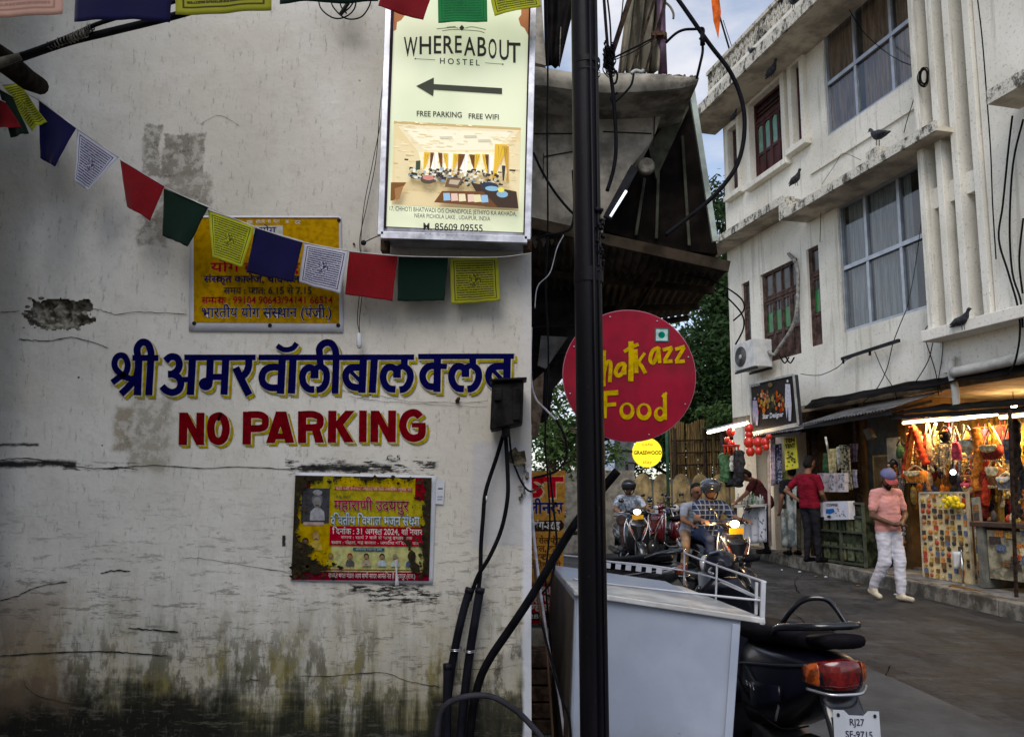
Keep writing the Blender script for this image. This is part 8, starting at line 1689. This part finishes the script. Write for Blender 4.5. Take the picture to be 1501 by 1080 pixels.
    dg = bpy.context.evaluated_depsgraph_get(); me = bpy.data.meshes.new_from_object(o.evaluated_get(dg)); o.modifiers.clear(); o.data = me
    tags = []; me.materials.clear()
    for tg in ('skin', 'shirt', 'pants', 'shoe', 'hair', 'beard', 'eye', 'lips'):
        tags.append(tg); me.materials.append(mats_.get(tg, {'skin': SK1, 'hair': HAIRM, 'beard': HAIRM, 'eye': EYEW, 'shoe': SEATM, 'lips': mat('lip_brown', (.12, .05, .04), .5)}.get(tg, SK1)))
    import numpy as np
    nv = len(me.polygons); ce = np.empty(nv * 3); me.polygons.foreach_get('center', ce); ce = ce.reshape(-1, 3); best = np.full(nv, 9.0); mi = np.zeros(nv, dtype=np.int32)
    for a, b, ra, rb, tg in S:
        a_ = np.array(a); d = np.array(b - a); L2 = max(float(d @ d), 1e-12); tt = np.clip(((ce - a_) @ d) / L2, 0, 1); q = a_ + tt[:, None] * d; ds = np.linalg.norm(ce - q, axis=1) - (ra + (rb - ra) * tt)
        if tg == 'eye': ds = ds - .004
        if tg == 'lips': ds = ds - .002
        k = ds < best; best[k] = ds[k]; mi[k] = tags.index(tg)
    pz = pel.z; c3 = ce[:, 2]; sh_ = tags.index('shirt'); pa_ = tags.index('pants'); hemr = np.hypot(ce[:, 0] - pel.x, ce[:, 1] - pel.y) < .2
    mi[(mi == sh_) & (c3 < pz - .05) & hemr] = pa_; mi[(mi == pa_) & (c3 > pz - .05) & hemr & (c3 < pz + .3)] = sh_
    me.polygons.foreach_set('material_index', mi); me.polygons.foreach_set('use_smooth', np.ones(nv, dtype=bool)); me.update()
    bm = bmesh.new(); bm.from_mesh(me); vs_ = [v for v in bm.verts if all(f.material_index in (sh_, pa_) for f in v.link_faces)]
    for _ in range(9): bmesh.ops.smooth_vert(bm, verts=vs_, factor=.5, use_axis_x=True, use_axis_y=True, use_axis_z=True)
    for v in vs_: v.co += v.normal * (.010 * mnoise.noise(v.co * 9) + .007 * mnoise.noise(Vector((v.co.x * 14, v.co.y * 14, v.co.z * 30))))
    bm.to_mesh(me); bm.free()
    return t
def cap_hat(t, head, fwd, s=1.0):
    hd = Vector(head) * s; f = Vector(fwd).normalized(); sd_ = f.cross(Vector((0, 0, 1))).normalized(); u_ = sd_.cross(f).normalized()
    m = M(); m.loft([(hd + u_ * (.035 + z_) * s - f * .012 * s, sd_ * r * s, f * r * 1.12 * s, 2) for z_, r in ((.0, .098), (.03, .097), (.06, .084), (.085, .055), (.094, .012))], 20); c = m.build('cap', cloth_m('cap_blue_grey', (.10, .10, .19)), t, local=True)
    m = M(); m.loft([(hd + f * (.075) * s + u_ * .045 * s, sd_ * .085 * s, u_ * .008 * s, 2.4), (hd + f * (.13) * s + u_ * .035 * s, sd_ * .08 * s, u_ * .007 * s, 2.4), (hd + f * (.165) * s + u_ * .018 * s, sd_ * .045 * s, u_ * .005 * s, 2.4)], 16); m.build('cap_peak', cloth_m('cap_peak_red', (.28, .06, .06)), c, local=True)
def helmet(t, head, fwd, mt, s=1.0):
    hd = Vector(head) * s; f = Vector(fwd).normalized(); sd_ = f.cross(Vector((0, 0, 1))).normalized(); u_ = sd_.cross(f).normalized()
    m = M(); m.loft([(hd + u_ * z_ * s - f * (.012 + (.03 if z_ < -.02 else 0)) * s, sd_ * r * s, f * (r * 1.12 - (.03 if z_ < -.02 else 0)) * s, 2) for z_, r in ((-.06, .105), (-.02, .125), (.03, .132), (.07, .122), (.10, .095), (.125, .055), (.133, .01))], 24); h = m.build('helmet', mt, t, local=True)
    m = M(); m.tube(cr([hd + sd_ * .11 * s - u_ * .03 * s, hd + sd_ * .06 * s - u_ * .12 * s + f * .03 * s, hd - u_ * .13 * s + f * .05 * s, hd - sd_ * .06 * s - u_ * .12 * s + f * .03 * s, hd - sd_ * .11 * s - u_ * .03 * s], 4), .009 * s, 6); m.build('chin_strap', SEATM, h, local=True)
    m = M(); m.grid(lambda u, v: hd + (sd_ * math.sin((u - .5) * 2.6) * .134 + f * (math.cos((u - .5) * 2.6) * .15 - .008) + u_ * (.085 - .05 * v)) * s, 14, 3); m.build('raised_visor', mat('visor_grey', (.06, .07, .09), .08, .4), h, local=True, fix=False, solid=.004)
STAND = dict(head=(0, 0, 1.60), neck=(0, -.02, 1.43), chest=(0, -.01, 1.24), pelvis=(0, 0, .94), ls=(-.185, -.01, 1.38), rs=(.185, -.01, 1.38), le=(-.235, -.03, 1.11), re=(.235, -.03, 1.11), lw=(-.23, .06, .87), rw=(.23, .06, .87),
             lh=(-.09, 0, .92), rh=(.09, 0, .92), lk=(-.10, .02, .50), rk=(.10, .02, .50), la=(-.10, 0, .09), ra=(.10, 0, .09), lt=(-.11, .17, .04), rt=(.11, .17, .04))
J = dict(STAND); J.update(head=(.015, .055, 1.575), face=(.25, .8, -.62), neck=(0, 0, 1.42), lw=(-.04, .20, 1.00), rw=(.07, .20, .98), le=(-.27, .02, 1.10), re=(.26, .02, 1.09), lhand=(.9, .35, .1), rhand=(-.9, .35, .1), lpalm=(0, 0, -1), rpalm=(0, 0, -1),
    lh=(-.08, 0, .92), rh=(.08, 0, .92), lk=(-.07, .09, .51), la=(-.05, .10, .095), lt=(-.06, .27, .045), rk=(.10, .02, .50), ra=(.13, -.20, .15), rt=(.14, -.06, .05), flare=.012)
wm_ = person('bearded man in a blue cap, pink T-shirt and white trousers walking past the shop', J, {'shirt': cloth_m('tee_pink', (.48, .225, .205), v=.12), 'pants': cloth_m('trousers_white', (.46, .46, .52), v=.10), 'shoe': cloth_m('trainers_beige', (.40, .36, .28)), 'skin': mat('skin_dark', (.10, .05, .03), .55)}, scale=.98, beard=True, voxel=.010)
cap_hat(wm_, J['head'], J['face'], .98)
g = G(1302, 880); YW = g.y; wm_.location = (P(1308, 880, YW).x, YW, gz(YW)); wm_.rotation_euler = (0, 0, PI + .30)
J = dict(STAND); J.update(head=(.01, .03, 1.62), face=(.1, 1, -.05), le=(-.36, -.14, 1.17), lw=(-.19, -.02, 1.00), lhand=(.6, .7, -.3), lpalm=(0, 0, -1), re=(.25, .02, 1.12), rw=(.18, .20, .95), rhand=(-.3, .9, -.2), lk=(-.07, .02, .5), rk=(.09, .05, .5), ra=(.10, .05, .09), rt=(.11, .22, .04))
o = person('man in a dark red polo shirt standing on the pavement, hand on hip', J, {'shirt': cloth_m('polo_red', (.15, .006, .016)), 'pants': cloth_m('trousers_black', (.015, .015, .018)), 'hair': HAIRM}, scale=1.0)
Yk = 13.1; o.location = (P(1190, 818, Yk).x, Yk, gz(Yk) + PAVE_H); o.rotation_euler = (0, 0, math.radians(-62))
J = dict(STAND); J.update(face=(0, 1, -.1)); o = person('person in black clothes with a black backpack standing behind the man in red', J, {'shirt': cloth_m('black_top', (.014, .014, .016)), 'pants': cloth_m('pale_trousers', (.16, .16, .13)), 'hair': HAIRM}, scale=.94)
Yk = 14.4; o.location = (P(1164, 800, Yk).x, Yk, gz(Yk) + PAVE_H); o.rotation_euler = (0, 0, math.radians(10))
m = M(); m.loft([(Vector((0, -.20, .98)), Vector((.13, 0, 0)), Vector((0, .07, 0)), 3), (Vector((0, -.23, 1.1)), Vector((.17, 0, 0)), Vector((0, .11, 0)), 3), (Vector((0, -.22, 1.3)), Vector((.16, 0, 0)), Vector((0, .10, 0)), 3), (Vector((0, -.18, 1.42)), Vector((.10, 0, 0)), Vector((0, .05, 0)), 3)], 16)
bp = m.build('backpack', CM['black'], None, local=True, label='black backpack worn by the person behind the man in red', cat='backpack'); bp.location = o.location; bp.rotation_euler = o.rotation_euler; bp.scale = (.94,) * 3
J = dict(STAND); J.update(head=(0, .34, 1.46), face=(0, .8, -.6), neck=(0, .22, 1.36), chest=(0, .14, 1.22), ls=(-.18, .20, 1.33), rs=(.18, .20, 1.33), le=(-.20, .34, 1.12), re=(.20, .34, 1.12), lw=(-.14, .50, .98), rw=(.14, .50, .98), pelvis=(0, -.04, .95))
o = person('man in a dark maroon shirt leaning over the far goods table', J, {'shirt': cloth_m('maroon_shirt', (.045, .012, .014)), 'pants': cloth_m('trousers_black', (.015, .015, .018)), 'hair': HAIRM}, scale=1.0)
Yk = 14.9; o.location = (P(1124, 790, Yk).x, Yk, gz(Yk) + PAVE_H * .9); o.rotation_euler = (0, 0, math.radians(75))
def rider(label, sco, shirt, pants, hel, s=1.0, long=False, z0=0.0, back=0.0, look=(0, 1, -.08), group=None, skin=None, arms=True, hair=False):
    J = dict(head=(0, -.06 - back, 1.42 + z0), face=look, neck=(0, -.12 - back, 1.26 + z0), chest=(0, -.16 - back, 1.09 + z0), pelvis=(0, -.24 - back, .86 + z0), ls=(-.18, -.11 - back, 1.20 + z0), rs=(.18, -.11 - back, 1.20 + z0),
             le=(-.29, .06 - back, 1.02 + z0), re=(.29, .06 - back, 1.02 + z0), lw=(-.30, .23 - back, 1.02 + z0), rw=(.30, .23 - back, 1.02 + z0), lhand=(0, 1, -.1), rhand=(0, 1, -.1), lpalm=(0, 0, -1), rpalm=(0, 0, -1),
             lh=(-.10, -.22 - back, .85 + z0), rh=(.10, -.22 - back, .85 + z0), lk=(-.20, .20 - back, .78), rk=(.20, .20 - back, .78), la=(-.16, .20 - back, .37), ra=(.16, .20 - back, .37), lt=(-.17, .36 - back, .32), rt=(.17, .36 - back, .32))
    if long: J['long'] = True
    if not arms: J.update(lw=(-.16, .12 - back, .95 + z0), rw=(.16, .12 - back, .95 + z0), lk=(-.28, .10 - back, .74), rk=(.28, .10 - back, .74), la=(-.27, -.02 - back, .36), ra=(.27, -.02 - back, .36), lt=(-.28, .12 - back, .31), rt=(.28, .12 - back, .31))
    mm = {'shirt': shirt, 'pants': pants}
    if skin: mm['skin'] = skin
    if hair: mm['hair'] = HAIRM
    o = person(label, J, mm, group, s); o.location = sco.location; o.rotation_euler = sco.rotation_euler
    if hel: helmet(o, J['head'], look, hel, s)
    return o
s = NT('checked_shirt'); X, Y_, Z = s.xyz(); k1 = s.step(s.math('ABSOLUTE', s.math('SINE', s.math('MULTIPLY', X, 48))), .93, .98); k2 = s.step(s.math('ABSOLUTE', s.math('SINE', s.math('MULTIPLY', Z, 48))), .93, .98)
CHK = s.fin(s.mix(s.math('MAXIMUM', k1, k2), (.012, .02, .05), (.15, .18, .23)), .85)
s = NT('mottled_pale_shirt'); PALE = s.fin(s.mix(s.step(s.noise(9, 5, .7), .42, .6), (.10, .13, .17), (.36, .39, .46)), .85)
HELM1 = mat('helmet_dark_gloss', (.02, .025, .035), .12, var=.3, coat=.9); DEN = cloth_m('denim_dark', (.02, .03, .07))
rider('helmeted man in a blue checked shirt riding the nearer scooter', scA, CHK, DEN, HELM1, long=False)
rider('helmeted man in a mottled pale shirt riding the scooter beside the pole', scB, PALE, cloth_m('trousers_dark_brown', (.06, .035, .03)), mat('helmet_black_matt', (.02, .018, .018), .4), long=False)
o = rider('dark haired passenger in a pale T-shirt sitting behind the rider in checks', scA, cloth_m('tee_pale_grey', (.24, .26, .31)), cloth_m('beige_trousers', (.22, .15, .10)), None, s=.93, z0=.06, back=.34, arms=False, hair=True)
o.location = (scA.location.x - .02, scA.location.y + .05, scA.location.z)
def GY(px, Y): q = P(px, 700, Y); return Vector((q.x, Y, gz(Y)))
arch_m = mat('weathered_yellow_board', (.26, .19, .09), .85, var=.35, ns=5, stretch=(1, 1, .4), dirt=.55)
t = thing('barricade_row', 'row of pale arch topped wooden boards closing off the ground behind the parked motorcycles', 'barricade', tuple(GY(1000, 21)))
x = 900; k = 0
while x < 1118:
    Yb = 19.8 - (x - 900) * .004; c0 = P(x + 14, 700, Yb); w = 25 / FPX * Yb / 2; ztop = P(x, 693 + (x - 900) * .012, Yb).z; zb0 = gz(Yb) + .1
    pts = [Vector((c0.x - w, Yb, zb0)), Vector((c0.x + w, Yb, zb0)), Vector((c0.x + w, Yb, ztop - w * 1.5))] + [Vector((c0.x + w * math.cos(a), Yb, ztop - w * 1.5 + w * 1.5 * math.sin(a))) for a in [PI * i / 10 for i in range(1, 10)]] + [Vector((c0.x - w, Yb, ztop - w * 1.5))]
    m = M(); m.prism(pts, (0, .05, 0)); m.build('arched_board', arch_m, t); x += 28.2; k += 1
m = M(); p0, p1 = P(888, 700, 21.9), P(1130, 700, 20.6); m.hexa([Vector((p0.x, 21.7, gz(21) - .1)), Vector((p1.x, 19.9, gz(20) - .1)), Vector((p0.x, 21.9, gz(21) - .1)), Vector((p1.x, 20.1, gz(20) - .1)), Vector((p0.x, 21.7, P(888, 702, 21.7).z)), Vector((p1.x, 19.9, P(1130, 702, 19.9).z)), Vector((p0.x, 21.9, P(888, 702, 21.7).z)), Vector((p1.x, 20.1, P(1130, 702, 19.9).z))])
m.build('low_wall', mat('far_grey_wall', (.08, .078, .072), .9, var=.3, dirt=.5), None, label='grey wall behind the arch topped boards', cat='wall')
# bamboo screen
BAMB = mat('dry_bamboo', (.10, .065, .025), .8, var=.5, ns=9, stretch=(6, 1, .3)); t = thing('bamboo_screen', 'tall dry bamboo screen with cross rails behind the far shop', 'screen', tuple(GY(1040, 20.6)))
k = 0; x = 984.0
while x < 1112 and k < 290:
    Yb = 22.4 + rnd.uniform(-.06, .06) - (x - 984) * .006; a = P(x, 700, Yb); zt_ = P(x, 628 + 6 * mnoise.noise(Vector((x * .05, 0, 0))) - (4 if x > 1050 else 0) - (10 if x < 1040 else 0), Yb).z
    m = M(); m.tube([(a.x, Yb, gz(Yb) + .2), (a.x + rnd.uniform(-.05, .05), Yb, zt_)], .026, 5); m.build('bamboo_cane', BAMB, t); x += rnd.uniform(1.2, 2.0); k += 1
for y in (646, 664, 682):
    m = M(); m.tube([P(984, y, 22.2), P(1045, y - 2, 22.0), P(1112, y - 5, 21.5)], .025, 6); m.build('cross_rail', mat('dark_wood', (.03, .02, .015)), t)
for x in (990, 1034, 1077):
    m = M(); q = P(x, 700, 22.0); m.tube([(q.x, 22.0, gz(20)), (q.x, 22.0, P(x, 628, 22).z)], .05, 7); m.build('post', mat('dark_wood', (.03, .02, .015)), t)
# yellow round sign
Ysn = 15.5; c0 = P(949, 663, Ysn); r0 = 21.5 / FPX * Ysn
t = thing('lit_round_sign', 'small round glowing yellow sign lettered GRASSWOOD below the red one', 'sign', tuple(c0 - Vector((0, 0, r0))))
m = M(); m.lathe(c0 + Vector((0, 0, 0)), (0, 1, 0), [(0, r0), (.10, r0)], 40, smooth=False); m.build('shell', emit('lit_yellow', (1, .80, .03), .5, (.7, .5, .02)), t)
pr = Print(lambda a, b: Vector((P(a, b, Ysn).x, Ysn, P(a, b, Ysn).z)), (0, -1, 0), .004, .0004); pr.text('GRASSWOOD', 929, 666, 970, 660.5, (.03, .022, .0), .03, arch=-.3); pr.text('cafe', 941, 653, 957, 649, (.45, .33, .02), .01); pr.text('stay', 942, 679, 956, 675, (.45, .33, .02), .01); pr.build('sign_lettering', t, print_mat('lit_print', .15, .5))
m = M(); m.bar(c0 + Vector((-.1, .06, 0)), c0 + Vector((-1.2, .06, .1)), .05, .05); m.build('arm', BLKM, t)
t = thing('green_pole', 'thin dark green pole rising behind the glowing yellow sign', 'pole', tuple(GY(979, 19))); q = GY(979, 19); m = M(); m.tube([q, q + Vector((0, 0, 4.5))], .04, 8); m.build('pole', mat('green_paint', (.02, .06, .035), .5), t)
t = thing('blue_pillar', 'pale blue square pillar beyond the barricade, left of the glowing sign', 'pillar', tuple(GY(893, 23))); a, b = P(886, 640, 23), P(901, 692, 23); m = M(); m.box(((a.x + b.x) / 2, 23.2, 2.0), (b.x - a.x, .4, 4.0)); m.build('shaft', mat('pale_blue_plaster', (.34, .40, .50), .8), t)
m = M(); a, b = P(903, 640, 24), P(930, 692, 24); m.hexa([(a.x, 24, 0), (b.x, 24, 0), (a.x, 26, 0), (b.x, 26, 0), (a.x, 24, 3.4), (b.x, 24, 3.4), (a.x, 26, 3.4), (b.x, 26, 3.4)]); m.build('far_building', mat('slate_grey_plaster', (.11, .115, .125), .8, var=.3), None, label='small grey building beyond the barricade beside the pale blue pillar', cat='building')
t = thing('lamp_bracket', 'dark bracket post with an arm left of the glowing yellow sign', 'post', tuple(GY(918, 18))); q = GY(919, 18); m = M(); m.tube([q, Vector((q.x, 18, P(919, 680, 18).z))], .035, 7); m.build('post', BLKM, t); m = M(); m.bar(P(916, 678, 18), P(935, 679, 18), .04, .04); m.build('arm', BLKM, t)
def foliage_mat(nm, a, b):
    s = NT(nm); oi = s.n('ShaderNodeNewGeometry'); n = s.noise(1.3, 4, .6); c = s.mix(s.math('ADD', s.math('MULTIPLY', n, .6), s.math('MULTIPLY', oi.outputs['Random Per Island'], .5)), a, b); m_ = s.fin(c, .55)
    tr = s.n('ShaderNodeBsdfTranslucent'); s.put(tr.inputs[0], c); mx_ = s.n('ShaderNodeMixShader'); mx_.inputs[0].default_value = .3; s.t.links.new(s.b.outputs[0], mx_.inputs[1]); s.t.links.new(tr.outputs[0], mx_.inputs[2]); s.t.links.new(mx_.outputs[0], s.t.nodes['Material Output'].inputs[0]); return m_
FO1 = foliage_mat('leaf_dark_green', (.012, .030, .012), (.05, .095, .03)); FO2 = foliage_mat('leaf_mid_green', (.03, .07, .02), (.12, .19, .06)); BARK = mat('bark_brown', (.06, .045, .035), .9, var=.4, ns=10, bump=.8)
def tree(label, base, h, crown, leaf, n, fm, trunk_r=.16, seed=1):
    """crown: list of (centre offset, radii)"""
    R_ = random.Random(seed); t = thing('tree', label, 'tree', tuple(base)); b = Vector(base); m = M(); c0 = b + Vector(crown[0][0])
    m.tube(cr([b, b + Vector((.1, .05, h * .35)), b.lerp(c0, .75)], 4), [trunk_r * (1 - .06 * i) for i in range(9)], 10)
    m.build('trunk', BARK, t)
    m = M()
    for o_, r_ in crown:
        s0 = b.lerp(c0, .6); e0 = b + Vector(o_); m.tube(cr([s0, s0.lerp(e0, .5) + Vector((0, 0, .2)), e0], 4), [.07 - .006 * i for i in range(9)], 6)
        for k in range(5): e1 = e0 + Vector((R_.uniform(-1, 1) * r_[0], R_.uniform(-1, 1) * r_[1], R_.uniform(-1, 1) * r_[2])) * .8; m.tube([e0.lerp(s0, .3), e0.lerp(e1, .5) + Vector((0, 0, .1)), e1], [.03, .02, .008], 5)
    m.build('limbs', BARK, t)
    vs = []; fs = []; tot = sum(r_[0] * r_[1] * r_[2] for _, r_ in crown)
    for o_, r_ in crown:
        cnt = int(n * r_[0] * r_[1] * r_[2] / tot); clumps = []
        for k in range(max(6, cnt // 60)):
            d = Vector((R_.gauss(0, 1), R_.gauss(0, 1), R_.gauss(0, 1))).normalized() * R_.random() ** .35; clumps.append(b + Vector(o_) + Vector((d.x * r_[0], d.y * r_[1], d.z * r_[2])))
        for k in range(cnt):
            c = R_.choice(clumps) + Vector((R_.gauss(0, .15), R_.gauss(0, .15), R_.gauss(0, .13))) * (r_[0] + r_[2]) * .55; a = Vector((R_.gauss(0, 1), R_.gauss(0, 1), R_.gauss(0, .6))).normalized(); n_ = a.orthogonal().normalized(); n_ = Matrix.Rotation(R_.random() * 6, 3, a) @ n_; l = leaf * R_.uniform(.6, 1.3); w = l * .42
            i = len(vs); vs += [c - a * l / 2, c + n_ * w / 2, c + a * l / 2 + Vector((0, 0, -l * .12)), c - n_ * w / 2]; fs.append((i, i + 1, i + 2, i + 3))
    me = bpy.data.meshes.new('crown'); me.from_pydata([v - b for v in vs], [], fs); me.materials.append(fm); o = bpy.data.objects.new('crown', me); COL.objects.link(o); o.parent = t
    return t
q = GY(1030, 24.6)
tree('big dark leafy tree filling the gap between the red round sign and the cream building', q, 5, [((.2, 0, 4.6), (2.2, 1.8, 2.0)), ((1.2, .2, 6.4), (1.3, 1.4, 1.7)), ((-1.2, 0, 4.6), (1.5, 1.4, 1.5)), ((1.5, -1, 3.6), (1.4, 1.2, 1.3)), ((.2, 0, 3.0), (2.2, 1.2, .9)), ((1.0, 0, 8.4), (1.1, .9, 1.3)), ((.8, .2, 10.2), (.9, .9, 1.3)), ((1.3, 0, 7.0), (1.0, .9, 1.2))], .20, 42000, FO1, seed=3)
q = GY(1060, 21.6); tree('lit foliage patch low on the dark tree by the cream wall, made as brighter leaves', q, 3, [((0, 0, 3.25), (.75, .5, .35))], .13, 1500, FO2, .05, seed=5)  # lit bit of the dark tree, its light put into brighter leaf colour
q = GY(812, 14.5); tree('mid green tree seen low through the gap between the wall corner and the pole', q, 3, [((0, 0, 2.35), (.9, .7, .75)), ((.8, .3, 2.2), (.6, .5, .6)), ((-.4, 0, 3.4), (.8, .6, .7))], .12, 7000, FO2, .07, seed=9)
q = GY(985, 26); tree('grey green tree behind the bamboo screen and the glowing sign', q, 3, [((0, 0, 2.8), (2.4, 1.0, 1.3)), ((-2.4, 0, 2.6), (1.6, 1, 1.2))], .18, 7000, FO1, .1, seed=11)
m = M(); a = P(780, 700, 17); m.hexa([(a.x, 17, 0), (a.x + 2.2, 17, 0), (a.x, 17.2, 0), (a.x + 2.2, 17.2, 0), (a.x, 17, 1.9), (a.x + 2.2, 17, 1.9), (a.x, 17.2, 1.9), (a.x + 2.2, 17.2, 1.9)]); m.build('low_wall', mat('pale_far_wall', (.18, .17, .15), .9, var=.3), None, label='pale garden wall under the green tree left of the pole', cat='wall')
# orange flag on the roof
t = thing('orange_flag', 'torn orange pennant on a thin leaning rod above the roof corner', 'flag', tuple(F(1072, 80, .2))); m = M(); m.tube([P(1040, -60, 15), P(1055, 25, 15.5), P(1072, 82, 16)], .02, 6); m.build('rod', BLKM, t)
m = M(); qs = [P(1041, -20, 15), P(1052, -20, 15), P(1057, 18, 15.2), P(1053, 56, 15.3), P(1046, 30, 15.2)]; m.prism(qs, (0, .02, 0)); m.build('pennant', mat('saffron_cloth', (.62, .12, .02), .85), t)
m = M(); m.tube([P(1060, 30, 15.6), P(1078, 85, 16)], .008, 5); m.build('stay', BLKM, t)
# litter on the road edge
for k in range(16):
    x = 1130 + k * 22 + rnd.uniform(-8, 8); q = G(x, 822 + (x - 1130) * .20 + rnd.uniform(0, 14)); m = M(); m.ball(q + Vector((0, 0, .012)), (rnd.uniform(.01, .035), .02, .012), 6, 4); m.build('litter_scrap', WPAPER if k % 3 else items[0], None, label='%s litter scrap from the left along the kerb' % ORD[k], cat='litter', group='litter along the kerb')
